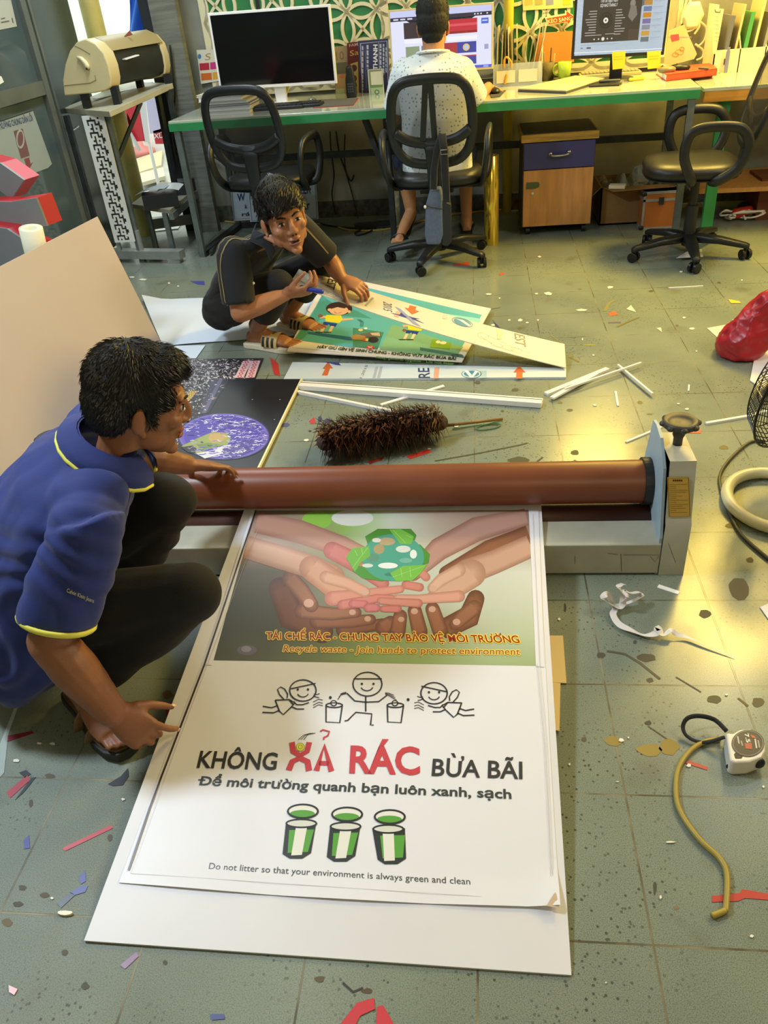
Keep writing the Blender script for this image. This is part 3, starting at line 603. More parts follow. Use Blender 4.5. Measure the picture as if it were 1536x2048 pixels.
strip([(-.01, .83), (-.01, 1.89)], .05); strip([(2.91, .83), (2.91, 1.89)], .05); strip([(-.02, .84), (2.92, .84)], .05)
strip([(1.17, .83), (1.17, 1.89)], .05); strip([(2.9, .83), (2.9, 1.3)], .12)
P_('lattice', mb, mat('lattice_cream', '#d9d2b0', .5), lat, world=True)
# swatch chart pinned low on the panel, behind the first monitor
PS = Pl(D(0, .876), DV)
mb = MB().poly(PS, [(393, 100), (440, 98), (448, 160), (402, 168)], 0, '#d5d2c2').disc(PS, 399, 113, 3.5, 5, .0008, '#4a7ab0').text(PS, 'S', (410, 121), (421, 119), (411, 107), .0008, '#b08a4a', 0)
for (x, y, w, h, c) in ((399, 127, 19, 14, '#b02a3e'), (420, 125, 15, 14, '#c03a7a'), (402, 147, 21, 14, '#c8682a'), (425, 145, 12, 14, '#d8a03a')): mb.poly(PS, [(x, y), (x+w, y-1.5), (x+w+1, y+h-1.5), (x+1, y+h)], .0008, c)
one('color_chart', mb, 'print', 'small colour chart of red and orange patches on the wall left of the black monitor', 'chart')
mb = MB().poly(PS, [(1045, -6), (1146, -9), (1146, 15), (1046, 21)], 0, '#e0cf80')
for x, c in ((1050, '#c9b45a'), (1070, '#b0a860'), (1092, '#8d94ac'), (1126, '#e0bf2c')): mb.poly(PS, [(x, -6), (x+15, -7), (x+15, 9), (x, 11)], .0008, c)
one('color_chart', mb, 'print', 'colour chart with yellow and grey patches at the top edge above the red arrow', 'chart')
PR = Pl(D(0, .866), DV)
mb = MB().poly(PR, [(1089, 34), (1130, 27), (1130, 20), (1146, 30), (1146, 38), (1138, 50), (1135, 44), (1096, 51)], 0, '#e9dfae').poly(PR, [(1093, 37), (1133, 30), (1133, 22), (1147, 33), (1137, 48), (1135, 43), (1097, 49)], .001, '#d04a22').text(PR, 'KÉO SANG', (1096, 47), (1144, 40), (1095, 39), .002, '#f2e6b0', .015)
one('arrow_sign', mb, 'print', 'red arrow sticker lettered in white on the lattice left of the right monitor', 'sign')
mb = MB(); a = [PR.at(*p) for p in ((1076, 66), (1148, 62), (1148, 124), (1070, 126))]; mb.slab(a[::-1], .01, '#d08a4c'); one('orange_board', mb, 'print', 'plain orange board standing behind the mug and pen cup', 'board')

# monitors
def monitor(nm_label, quad, v, bez, frame_m, group, scr):
    P = Dpl(v); c = [P.at(*p) for p in quad]       # tl tr br bl
    mid = sum((x for x in c), V())/4; base = V((mid.x, mid.y, TZ)); ex = (c[1]-c[0]+c[2]-c[3])/2; ez = (c[0]-c[3]+c[1]-c[2])/2
    w, h = ex.length, ez.length; ex.normalize(); ez = (ez-ex*ez.dot(ex)).normalized(); ny = ez.cross(ex).normalized()
    if ny.dot(CAM-mid) < 0: ny = -ny
    t = T('monitor', nm_label, 'monitor', tuple(base), 0, None)
    q = lambda x, z, d=0: mid+ex*x+ez*z+ny*d
    W, H = w/2, h/2
    P_('casing', MB().slab([q(-W, -H, .0), q(W, -H), q(W, H), q(-W, H)], .02).slab([q(-W*.55, -H*.6, -.019), q(W*.55, -H*.6, -.019), q(W*.55, H*.5, -.019), q(-W*.55, H*.5, -.019)], .03), frame_m, t, world=True, bevel=.003)
    m = MB(); Q = Pl(q(0, 0, .0012), ny); b = bez
    m.add([q(-W+b, -H+b*1.3, .0012), q(W-b, -H+b*1.3, .0012), q(W-b, H-b, .0012), q(-W+b, H-b, .0012)], [(0, 1, 2, 3)], '#0b0c0e')
    def S(x, y): return q(-W+b+(2*W-2*b)*x, H-b-(2*H-2.3*b)*y)      # screen 0..1
    class SP:
        n = ny
        def at(s, x, y, lift=0): return S(x, y)+ny*(.0012+lift)
    k = P_('screen', m, 'black_gloss' if scr is None else 'print', t, world=True)
    if scr:
        m2 = MB(); scr(m2, SP()); P_('display', m2, 'screen', t, world=True)
    zb = c[2].z
    P_('stand', MB().bar(q(0, -H+.05, -.035), V((q(0, 0, -.05).x, q(0, 0, -.05).y, TZ+.01)), .07, .02).cyl(V((q(0, 0, -.05).x, q(0, 0, -.05).y, TZ)), V((q(0, 0, -.05).x, q(0, 0, -.05).y, TZ+.012)), .11, .1, 28), frame_m if frame_m != 'white_plastic' else 'white_plastic', t, world=True)
    return t, q, W, H
def scr_web(m, P):
    def r(x0, y0, x1, y1, c, l): m.poly(P, [(x0, y0), (x1, y0), (x1, y1), (x0, y1)], l, c)
    r(0, 0, 1, 1, '#e4e6fb', 0); r(0, 0, 1, .1, '#c9cdf2', .0003); r(0, .1, 1, .16, '#2b2740', .0004); r(0, .955, 1, 1, '#4a5ad0', .0004); r(.92, .95, .97, 1, '#8fa0f0', .0006)
    for x in (.03, .1, .17): r(x, .118, x+.05, .142, '#d8d8ea', .0006)
    for x in (.83, .86, .89, .95): r(x, .118, x+.015, .14, '#d8d8ea', .0006)
    r(.13, .19, .42, .45, '#3a2c34', .0005); r(.42, .19, .86, .42, '#c2243c', .0005); r(.5, .26, .86, .3, '#dc5064', .0007); r(.42, .38, .86, .42, '#8f1828', .0007)
    r(.13, .46, .86, .53, '#f0f0f6', .0006); r(.14, .58, .28, .78, '#8c9a7a', .0006); r(.3, .58, .45, .78, '#6a7aa0', .0006); r(.53, .56, .66, .74, '#a8283c', .0006); r(.66, .56, .85, .74, '#2e3a9c', .0006)
    m.disc(P, .75, .65, .035, .06, .0008, '#e0c060', 18); m.disc(P, .75, .65, .022, .04, .0009, '#b8c4e8', 18); r(.53, .78, .85, .93, '#b03040', .0006); r(.66, .8, .85, .93, '#303c9c', .0007)
    r(.9, .2, .97, .29, '#4a66d8', .0006); r(.91, .23, .96, .25, '#d0d8ff', .0008); r(.93, .62, .97, .7, '#9aa0c8', .0006)
def scr_video(m, P):
    def r(x0, y0, x1, y1, c, l): m.poly(P, [(x0, y0), (x1, y0), (x1, y1), (x0, y1)], l, c)
    r(0, 0, 1, 1, '#d3e2ee', 0); r(.0, .0, 1, .05, '#c2d4e2', .0003); r(.24, .05, .36, .07, '#7ab648', .0005); r(.07, .07, .72, .8, '#38322f', .0004)
    m.text(P, 'Tình ấn Ngàn Năm', (.26, .18), (.45, .18), (.26, .125), .0006, '#e8e4dc', .0); m.text(P, 'GỌI NHỚ THÁNG 7', (.26, .25), (.45, .25), (.26, .2), .0006, '#e8e4dc', .01)
    rr = random.Random(4)
    for kx in range(10): y = .3+kx*.042; r(.22-rr.uniform(.06, .12), y, .23, y+.014, '#aaa49c', .0006); r(.44, y, .44+rr.uniform(.06, .12), y+.014, '#aaa49c', .0006)
    m.disc(P, .335, .46, .075, .13, .0005, '#25211f', 26); m.ring(P, .335, .46, .055, .095, .0012, .0006, '#5a544e'); m.disc(P, .335, .46, .028, .045, .0007, '#e8e4dc', 16); m.disc(P, .335, .46, .01, .018, .0008, '#4a4440', 10)
    r(.2, .68, .3, .69, '#b0aaa2', .0006); r(.34, .67, .45, .68, '#b0aaa2', .0006); m.disc(P, .32, .75, .018, .03, .0007, '#e4e0d8', 14)
    for x in (.22, .27, .37, .42): m.disc(P, x, .75, .008, .014, .0007, '#d8d4cc', 10)
    m.disc(P, .62, .22, .03, .06, .0006, '#8a8078', 14); m.poly(P, [(.6, .24), (.66, .26), (.68, .4), (.63, .5), (.58, .42)], .0007, '#7c746c'); r(.6, .62, .72, .8, '#4a3c38', .0006)
    rc = ['#5a6a80', '#b8863a', '#6a7aa0', '#c8862a', '#7a6a9a', '#8a8a94', '#c89a3a', '#6a7078']
    for i in range(8): y = .09+i*.095; r(.745, y, .835, y+.075, rc[i], .0006); r(.85, y+.01, .96, y+.02, '#9aaab8', .0006); r(.85, y+.032, .93, y+.042, '#a8b6c2', .0006)
    r(.07, .83, .5, .845, '#a4b2be', .0006); r(.07, .87, .1, .9, '#8a98a4', .0006); r(.14, .87, .19, .9, '#5a646c', .0006); r(.4, .86, .7, .875, '#b0c0cc', .0006); r(.0, .95, 1, .96, '#f4f8fb', .0005)
m1, q1, W1, H1 = monitor('large black screen in a white frame, switched off, at the left', [(413, 27), (661, 7), (673, 168), (441, 180)], .42, .014, 'white_plastic', None, None)
m1['label'] = 'large switched off monitor with a white frame on the left of the desk'
P_('stand_arm', MB().bar(q1(-.06, H1, -.01), q1(-.06, H1+.06, -.01), .02, .02), 'black_plastic', m1, world=True)
m2, q2, W2, H2 = monitor('lit monitor with a web page in front of the seated man', [(775, 22), (985, 3), (988, 139), (785, 150)], .5, .01, mat('frame_beige', '#cfc09a', .4), None, scr_web)
m3, q3, W3, H3 = monitor('lit monitor in a black frame showing a video page at the right', [(1146, -22), (1340, -32), (1333, 108), (1147, 120)], .45, .014, 'black_plastic', None, scr_video)
# sticky notes hanging from the right monitor
for (x, y, w, lb) in ((1224, 104, 27, 'yellow sticky note hanging under the middle of the right monitor'), (1294, 103, 28, 'yellow sticky note hanging under the right corner of the right monitor')):
    P = Dpl(.44); m = MB(); m.add([P.at(x, y), P.at(x+w, y-2), P.at(x+w-2, y+32, .01), P.at(x+1, y+35, .01)], [(0, 3, 2, 1)], '#e6c832')
    for j in range(4): m.line(P, [(x+3, y+10+j*5.5), (x+w-5, y+8.5+j*5.5)], .0016, .006, '#a8902a')
    one('sticky_note', m, 'print', lb, 'note')

# paper and book stack behind the first chair
Zt = lambda x, y, z=TZ: fl(x, y, z)
g = 'books stacked on the left end of the desk'; z = TZ
r_ = random.Random(11); base = Zt(420, 232)
lbs = ['thick pale book at the bottom of the stack on the left end of the desk', 'pale book second from the bottom of the stack on the left desk end', 'blue edged book in the middle of the left desk stack', 'thin pale book above the blue one in the left desk stack', 'wide pale book second from the top of the left desk stack', 'loose sheaf of paper on top of the stack on the left desk end']
for i, (h, w, d, c, off) in enumerate(((.022, .3, .2, '#c9c8bb', .0), (.022, .3, .2, '#bfc0b4', .004), (.014, .31, .21, '#4a5a86', -.004), (.016, .29, .2, '#c4c0ae', .002), (.026, .27, .2, '#b0aa98', -.012), (.012, .3, .22, '#bdb9a6', -.02))):
    t = T('book', lbs[i], 'book', tuple(D(.155+off, .12, z)), ADESK+r_.uniform(-.04, .04), g)
    cm = mat('cover_%d' % i, c, .6); P_('pages', MB().box((.004, .004, .002), (w-.004, d-.003, h-.002)), 'paper', t); P_('cover', MB().box((0, 0, 0), (w, d, .002)).box((0, 0, h-.002), (w, d, h)).box((0, d-.003, 0), (w, d, h)), cm, t); z += h
def keyboard(nm, px, w, d, rz, keyc, lab):
    t = T('keyboard', lab, 'keyboard', tuple(Zt(*px)), rz); P_('body', MB().box((0, 0, 0), (w, d, .018)), 'black_plastic' if keyc is None else keyc, t, bevel=.004)
    km = MB(); n = 15
    for j in range(5):
        for i in range(n):
            a = .012+i*(w-.024)/n; b = .012+j*(d-.024)/5; km.box((a, b, .018), (a+(w-.024)/n-.003, b+(d-.024)/5-.003, .026))
    P_('keys', km, nm, t)['kind'] = 'stuff'
keyboard('keys', (470, 226), .42, .14, ADESK, None, 'black keyboard on the left of the desk behind the first chair')
keyboard('keys', (575, 218), .2, .12, ADESK, None, 'black keypad beside the red edged mouse mat'); keyboard(mat('keys_pale', '#9a927c', .5), (1160, 158), .36, .13, ADESK+R(2), mat('board_pale', '#b3a884', .5), 'pale keyboard in front of the right monitor')
def mousemat(px, lab, c, edge):
    q = [Zt(*p) for p in px]; t = T('mouse_mat', lab, 'mouse mat', tuple(sum(q, V())/4)); P_('mat', MB().slab([p+V((0, 0, .003)) for p in q], .003), c, t, world=True)
    if edge: P_('edge', MB().slab([q[0]+(q[0]-q[2]).normalized()*.008+V((0, 0, .0015)), q[1]+(q[1]-q[3]).normalized()*.008+V((0, 0, .0015)), q[2]+(q[2]-q[0]).normalized()*.008+V((0, 0, .0015)), q[3]+(q[3]-q[1]).normalized()*.008+V((0, 0, .0015))], .0012), edge, t, world=True)
mousemat([(628, 216), (706, 211), (716, 197), (640, 200)], 'black mouse mat with a red edge left of the seated man', 'black_fabric', 'red_acrylic'); mousemat([(982, 196), (1000, 194), (1012, 181), (980, 184)], 'black mouse mat under the right hand of the seated man', 'black_fabric', None)
def mouse(p, rz, c, lab, s=1):
    t = T('computer_mouse', lab, 'mouse', tuple(p), rz); m = MB().ell((0, 0, .012), (.03*s, .05*s, .02*s)); o = P_('shell', m, c, t, smooth=True); P_('wheel', MB().cyl((-.004, .025, .028), (.004, .025, .028), .007, n=10), 'grey_plastic', t)
mouse(Zt(624, 206), .2, 'chrome', 'shiny mouse beside the black keypad')
mouse(Zt(990, 187), .1, 'black_plastic', 'black mouse on the small mat under the right hand')
# cards and small things behind the mouse mat
def card(nm, px, v, c, lab, cat, draw=None, t=.008):
    P = Dpl(v); q = [P.at(*p) for p in px]; n = (q[1]-q[0]).cross(q[2]-q[0]).normalized(); q = q if n.dot(P.n) > 0 else q[::-1]
    m = MB().slab(q, t, c)
    if draw: draw(m, P)
    return one(nm, m, 'print', lab, cat)
def d_red(m, P):
    m.poly(P, [(701, 128), (716, 123), (718, 188), (706, 190)], .0015, '#b09a5a'); m.text(P, 'FAM', (699, 94), (716, 91), (698, 88), .0015, '#b8a08a', .01); m.text(P, 'Sa', (700, 112), (717, 109), (700, 101), .0015, '#c89a4a', .0)
    for y, c in ((136, '#5a2a20'), (157, '#6a2a22'), (170, '#3a1a18')): m.disc(P, 708, y, 6, 7, .002, c, 14)
def d_blue(m, P):
    m.line(P, [(721, 87), (774, 82), (777, 186), (725, 187)], .004, .0015, '#b8bcd0', True)
    m.text(P, 'THANH', (754.5, 140), (755, 89), (746, 140), .0015, '#d8dae2', .03); rr = random.Random(5)
    for (x, y0, y1, w) in ((725, 92, 180, 3), (735, 90, 138, 4), (761, 88, 136, 3.5), (767, 88, 150, 3), (772, 95, 145, 2)):
        y = y0
        while y < y1: l = rr.uniform(4, 11); m.line(P, [(x, y), (x+.4, min(y1, y+l))], w*.0031, .0015, '#a9adc4'); y += l+2
    m.line(P, [(757.6, 85), (758.6, 138)], .002, .0015, '#b8bcd0'); m.line(P, [(730, 94), (733, 176)], .0016, .0015, '#8a8fb0')
def d_qr(m, P):
    m.line(P, [(736, 140), (764, 138), (768, 191), (740, 194)], .006, .0015, '#dcd9b8', True); m.poly(P, [(741, 144), (763, 142), (765, 171), (743, 173)], .001, '#d9d2b4'); m.poly(P, [(741, 173), (765, 172), (767, 190), (743, 192)], .0012, '#a9b88a'); m.disc(P, 754, 184, 5, 5, .002, '#5a7a4a', 16); m.disc(P, 754, 184, 2.6, 2.6, .0025, '#b8c49a', 12); m.poly(P, [(741, 170), (766, 169), (766, 174), (741, 176)], .0018, '#6f8a4a')
def d_ten(m, P):
    m.text(P, '10', (673, 120), (688, 118), (672, 103), .0015, '#7a6248', 0); m.poly(P, [(671, 126), (694, 124), (695, 146), (672, 148)], .0015, '#5f5c44'); m.poly(P, [(673, 150), (690, 148), (692, 190), (672, 192)], .0015, '#a88858'); m.disc(P, 684, 153, 5, 4, .002, '#c0653c', 12); m.poly(P, [(672, 178), (689, 177), (690, 191), (672, 192)], .002, '#a8a870')
card('sample_card', [(667, 94), (694, 91), (697, 194), (671, 196)], .76, '#97805c', 'tan sample card with the number ten right of the black monitor', 'card', d_ten)
card('sample_card', [(694, 86), (718, 83), (722, 194), (697, 194)], .745, '#5c1f24', 'dark red sample card between the tan card and the blue sign', 'card', d_red)
card('lettered_sign', [(716, 82), (776, 77), (780, 190), (722, 192)], .7, '#32355e', 'blue sign with white sideways lettering left of the seated man', 'sign', d_blue)
card('payment_card', [(735, 139), (765, 137), (769, 192), (739, 195)], .6, '#8a8f6a', 'small framed green payment card in front of the blue sign', 'card', d_qr)
b = Zt(704, 195); t = T('handset', 'black handset standing in front of the dark red card', 'handset', tuple(b), ADESK)
P_('body', MB().loft([((0, 0, z), (w, 0, 0), (0, .016, 0)) for z, w in ((0, .03), (.02, .034), (.1, .03), (.13, .024), (.16, .022), (.175, .012))], 16, sq=4), 'black_plastic', t, smooth=True)
mb = MB()
for i in range(3):
    for j in range(4): mb.box((-.018+i*.013, -.019, .03+j*.014), (-.009+i*.013, -.015, .039+j*.014))
P_('buttons', mb, 'grey_plastic', t)['kind'] = 'stuff'
b = Zt(560, 206); mb = MB().bar(b, b+V((.05, .06, .12)), .09, .004); one('note_card', mb, mat('note_yellow', '#d8cf5a', .6), 'pale yellow card leaning under the black monitor', 'card')

# file rack, mug and the rest on the middle of the desk
rk = T('file_rack', 'clear acrylic file rack full of folders behind the seated man', 'rack', tuple(D(1.88, .55, TZ)), ADESK)
P_('front', MB().box((-.02, 0, 0), (.27, .006, .12)), 'clear', rk); P_('base', MB().box((-.02, 0, 0), (.27, .3, .006)), 'clear', rk)
for x in (-.02, .07, .17, .264): P_('divider', MB().prism([(0, 0), (.3, 0), (.3, .28), (.22, .28), (0, .12)], (x, 0, 0), (0, 1, 0), (0, 0, 1), .006), 'clear', rk)
for x in (.0, .13): P_('name_slip', MB().box((x, -.004, .02), (x+.11, -.001, .085)), 'cream_paper', rk)
r_ = random.Random(5); gl = 'folders in the clear file rack'
cols = ['#b8b094', '#c9c0a0', '#8f8a78', '#d8cfae', '#a8a088', '#c0b898', '#d0c8a8', '#b0a888', '#e0d498', '#cfc59a']
for i in range(10):
    x = -.005+i*.025+r_.uniform(-.003, .003); tilt = r_.uniform(-.05, .05) if i < 6 else .12+.02*i-.1
    h = r_.uniform(.26, .31)+(.05 if i == 8 else 0); c = D(1.88, .55, TZ+.008)+DU*x+DV*.03
    mb = MB(); th = r_.uniform(.003, .009); mb.add([c+DU*a+DV*b_+V((0, 0, h*e))+DU*(tilt*e*h) for e in (0, 1) for a, b_ in ((0, 0), (th, 0), (th, .22), (0, .22))], [(3, 2, 1, 0), (4, 5, 6, 7), (0, 1, 5, 4), (1, 2, 6, 5), (2, 3, 7, 6), (3, 0, 4, 7)], cols[i])
    nth = ['leftmost', 'second from left', 'third from left', 'fourth from left', 'fifth from left', 'fifth from right', 'fourth from right', 'third from right', 'second from right', 'rightmost'][i]
    one('folder', mb, 'print', 'pale folder standing in the clear rack, %s of ten' % nth, 'folder', gl)
b = Zt(1020, 118)
one('scissors_handle', MB().tube(spline([D(1.925, .545, .9), D(1.925, .54, .94), D(1.94, .54, .955), D(1.965, .54, .93), D(1.965, .54, .9)], 5), .006, closed=False).cap(D(1.93, .545, .82), D(1.94, .545, .86), .008), mat('orange_plastic', '#d89a2c', .4), 'orange handled cutter standing in the front of the clear rack', 'cutter', smooth=True)
b = Zt(1066, 165); t = T('tissue_pack', 'cream soft pack standing between the rack and the pen cup', 'pack', tuple(b), ADESK); P_('pack', MB().loft([((0, 0, 0), (.042, 0, 0), (0, .02, 0)), ((.005, 0, .05), (.044, 0, 0), (0, .024, 0)), ((.012, 0, .105), (.036, 0, 0), (0, .012, 0)), ((.012, 0, .112), (.034, 0, 0), (0, .003, 0))], 20, sq=4), mat('cream_pack', '#e4dcae', .5), t, smooth=True)
b = Zt(1095, 161); t = T('pen_cup', 'dark wire pen cup beside the green mug', 'cup', tuple(b), ADESK)
P_('cup', MB().lathe([(.036, 0), (.04, .1), (.038, .1), (.033, .004), (0, .004)], n=24), mat('cup_grey', '#6a5f44', .6, bump=.6, bs=250), t, smooth=True)
gp = 'pens in the pen cup'
for i, (dx, dy, h, c, lb) in enumerate(((-.015, 0, .15, '#8a8460', 'thin grey pen at the left of the pen cup'), (.01, .01, .17, '#4a4a40', 'tall dark pen in the middle of the pen cup'), (.02, -.01, .14, '#c8b890', 'pale pen at the right of the pen cup'))):
    one('pen', MB().cap(b+V((dx, dy, .01)), b+V((dx*1.8, dy*1.8, h)), .004, .004, 8, 3), mat('pen_%d' % i, c, .4), lb, 'pen', gp, smooth=True)
b = Zt(1128, 160); t = T('mug', 'light green mug standing on a phone', 'mug', tuple(b+V((0, 0, .012))), ADESK)
P_('cup', MB().lathe([(.03, 0), (.036, .004), (.041, .085), (.038, .085), (.032, .01), (0, .008)], n=32), 'mug_green', t, smooth=True); P_('handle', MB().tube([(-.036-.03*math.sin(a), 0, .045+.03*math.cos(a)) for a in [math.pi*k/10 for k in range(11)]], .005, 10), 'mug_green', t, smooth=True)
gk = T('phone', 'dark phone lying under the green mug', 'phone', tuple(b), ADESK-.1); P_('body', MB().box((-.09, -.035, 0), (.06, .05, .011)), 'black_gloss', gk, bevel=.004)
q = [Zt(1036, 184), Zt(1132, 188), Zt(1210, 163), Zt(1150, 158)]; t = T('laptop', 'closed laptop lying in front of the green mug', 'laptop', tuple(sum(q, V())/4)); P_('base', MB().slab([p+V((0, 0, .012)) for p in q], .012), 'grey_plastic', t, world=True); P_('lid', MB().slab([p+V((0, 0, .019)) for p in q], .006), mat('lid_pale', '#cfc6a0', .35), t, world=True)
q = [Zt(1178, 175), Zt(1238, 172), Zt(1244, 168), Zt(1188, 169)]; t = T('stapler', 'black stapler on the desk edge in front of the pale keyboard', 'stapler', tuple(sum(q, V())/4)); P_('base', MB().slab([p+V((0, 0, .008)) for p in q], .008), 'black_plastic', t, world=True); P_('arm', MB().cap(Zt(1200, 169)+V((0, 0, .016)), Zt(1238, 167)+V((0, 0, .016)), .008, .008, 10), 'grey_plastic', t, world=True, smooth=True)
one('highlighter', MB().cap(Zt(1260, 163)+V((0, 0, .01)), Zt(1286, 160)+V((0, 0, .01)), .009, .009, 12), mat('hi_yellow', '#d9cf2c', .4), 'yellow highlighter lying right of the stapler', 'pen', smooth=True)
q = [Zt(1332, 163), Zt(1433, 151), Zt(1421, 139), Zt(1312, 149)]; t = T('book', 'thick orange red book with two mice on it at the right end of the desk', 'book', tuple(sum(q, V())/4)); P_('pages', MB().slab([p*.985+sum(q, V())/4*.015+V((0, 0, .03)) for p in q], .026), 'paper', t, world=True); P_('cover', MB().slab([p+V((0, 0, .034)) for p in q], .004).slab([p+V((0, 0, .004)) for p in q], .004).slab([q[0]+V((0, 0, .034)), q[1]+V((0, 0, .034)), q[1]+DV*.006+V((0, 0, .034)), q[0]+DV*.006+V((0, 0, .034))], .034), mat('book_red', '#c04a2c', .5), t, world=True)
mouse(Zt(1333, 144, TZ+.034), R(80), mat('mouse_grey', '#8a7f5a', .3), 'grey mouse lying on the red book'); mouse(Zt(1362, 140, TZ+.034), R(75), 'black_plastic', 'black mouse lying on the red book')
one('pen', MB().cap(Zt(1398, 138, TZ+.036)+V((0, 0, .004)), Zt(1416, 139, TZ+.036)+V((0, 0, .004)), .005, .005, 8), 'grey_plastic', 'short pen lying on the right end of the red book', 'pen', smooth=True)
# white pad, hanging bag and file box on the side desk
P = Dpl(.62); q = [P.at(*p) for p in ((1338, 62), (1368, 50), (1394, 108), (1388, 118), (1340, 131), (1328, 128))]
m = MB().slab([x for x in q[::-1]], .012, '#d9cc98'); m.poly(P, [(1341, 70), (1357, 68), (1359, 79), (1344, 83)], .002, '#b85a6a'); m.line(P, [(1336, 74), (1383, 74)], .003, .0015, '#b8a8b0'); m.ring(P, 1359, 104, 8, 5, .003, .002, '#b09a5a'); m.ring(P, 1351, 109, 6, 4, .003, .002, '#b09a5a'); m.ring(P, 1364, 98, 4, 4, .003, .002, '#a88a4a')
one('shopping_bag', m, 'print', 'stiff cream bag with a small red mark leaning behind the red book', 'bag')
t = T('hanging_bag', 'white cloth bag hanging on the wall right of the right monitor', 'bag', tuple(D(3.02, .85, .95)), ADESK)
P = Dpl(.86); q = [P.at(*p) for p in ((1378, 18), (1392, 7), (1410, 24), (1396, 44), (1372, 50), (1362, 44))]; P_('pouch', MB().loft([(sum(q, V())/6+DV*0, DU*.07, V((0, 0, .085))), (sum(q, V())/6-DV*.03, DU*.05, V((0, 0, .065)))], 6), 'white_cloth', t, world=True, bevel=.008)
for pts in ([(1374, -5), (1365, 30), (1362, 48)], [(1380, 0), (1382, 30), (1390, 46), (1386, 58), (1372, 62), (1376, 48), (1392, 40), (1398, 52), (1388, 68)], [(1398, 42), (1412, 56), (1408, 80), (1394, 94)], [(1390, 88), (1405, 100), (1404, 114), (1392, 120)]): P_('cord', MB().tube(spline([P.at(*p, .01) for p in pts], 6), .006, 8), 'white_cloth', t, world=True, smooth=True)
fb = T('file_box', 'cream plastic file box with folders on the right desk', 'file box', tuple(D(3.12, .6, .785)), ADESK+R(4))
P_('front', MB().box((0, 0, 0), (.42, .006, .12)), 'cream_paper', fb)
for x in (0, .14, .28, .414): P_('divider', MB().prism([(0, 0), (.26, 0), (.26, .3), (.18, .3), (0, .12)] if x else [(0, 0), (.26, 0), (.26, .34), (.06, .34), (0, .12)], (x+.006, 0, 0), (0, 1, 0), (0, 0, 1), -.006), 'cream_paper', fb)
P_('finger_hole', MB().box((.06, -.002, .045), (.072, .0, .075)), 'brown_dark', fb); P_('finger_hole', MB().box((.335, -.002, .06), (.347, .0, .09)), 'brown_dark', fb)
fc = [('#6a6e80', 'grey blue'), ('#cbb98a', 'tan'), ('#4f9a5a', 'green'), ('#d5c890', 'cream'), ('#8f8f84', 'grey'), ('#b09a60', 'brown')]
for i, (c, nmc) in enumerate(fc):
    x = .05+i*.052; h = [.28, .33, .29, .36, .28, .26][i]; th = [.02, .012, .022, .014, .018, .01][i]
    t = one('folder', MB().box((0, 0, 0), (th, .22, h), c, Matrix.Rotation(.09, 4, 'Y')), 'print', '%s folder standing in the cream file box on the right desk' % nmc, 'folder', 'folders in the cream file box'); M = Matrix.Rotation(ADESK+R(4), 3, 'Z'); t.rotation_euler.z = ADESK+R(4); t.location = D(3.12, .6, .79)+M@V((x+.02, .12, 0))
P = Dpl(.593); q = [P.at(*p) for p in ((1424, 15), (1448, 18), (1432, 108), (1426, 108))]; m = MB().slab(q[::-1], .003, '#e6dcae'); m.line(P, [(1430, 19), (1431, 24), (1440, 25), (1441, 20)], .004, .001, '#4a4a3a')
for j in range(7): m.line(P, [(1430, 33+j*8), (1438, 34+j*8)], .002, .001, '#b0a878')
one('list_sheet', m, 'print', 'narrow paper list clipped to the left side of the cream file box', 'paper')
b = D(3.19, .57, .785); one('marker', MB().cyl(b, b+V((0, 0, .115)), .011, n=14).cyl(b+V((0, 0, .115)), b+V((0, 0, .135)), .008, n=14), mat('marker_blue', '#7a80a8', .4), 'blue grey marker standing in front of the cream file box', 'marker', smooth=False)
q = [fl(1440, 152, .785), fl(1500, 136, .785), fl(1520, 128, .785), fl(1438, 138, .785)]; one('paper_sheets', MB().slab([p+V((0, 0, .006)) for p in q], .006, '#e2d8a8'), 'print', 'loose paper sheets on the right desk in front of the file box', 'paper')
b = D(3.5, .7, .785); t = T('pliers', 'dark handled tool standing at the right of the file box', 'tool', tuple(b)); P_('handle', MB().cap(b+V((0, 0, .05)), b+DU*.05+V((0, 0, .3)), .008, .006, 8).cap(b+V((.03, 0, .05)), b+DU*.07+V((0, 0, .29)), .006, .005, 8), 'brown_dark', t, world=True, smooth=True); P_('head', MB().cap(b+DU*.05+V((0, 0, .3)), b+DU*.07+V((0, 0, .36)), .014, .01, 10), 'dark_metal', t, world=True, smooth=True)

# ---------------- stand with the beige machine at the left ----------------
def Yp(y): return Pl((0, y, 0), (0, 1, 0))
A = fl(126, 216, .9); B = fl(218, 223, .9); C_ = fl(345, 166, .955); D_ = C_+(A-B)
st_ = T('machine_stand', 'metal stand with a white fretwork panel under the beige machine at the left', 'stand', (-2.45, .5, 0))
P_('table_top', MB().slab([A, B, C_, D_], .03), mat('stand_top', '#a9a48c', .5, var=.1, vs=8), st_, world=True, bevel=.003)
Pf = Yp(.33)
e = [Pf.at(*p) for p in ((208, 228), (282, 522))]; P_('leg', MB().bar(V((e[0].x, .36, .0)), V((e[0].x, .36, .872)), .035, .03), 'steel', st_, world=True)
P_('leg', MB().bar(V((A.x+.06, .4, 0)), V((A.x+.06, .4, .87)), .03, .03), 'dark_metal', st_, world=True)
P_('leg', MB().bar(V((C_.x-.1, C_.y-.08, .3)), C_+V((-.09, -.06, -.03)), .03, .03), 'dark_metal', st_, world=True); P_('leg', MB().bar(V((C_.x-.02, C_.y-.05, .0)), C_+V((-.02, -.05, -.03)), .03, .03), 'dark_metal', st_, world=True)
P_('brace', MB().bar(V((e[0].x, .37, .62)), (B+C_)/2+V((-.02, 0, -.03)), .025, .02), 'dark_metal', st_, world=True)
bx0, bx1 = fl(238, 507, .06), fl(357, 507, .06)
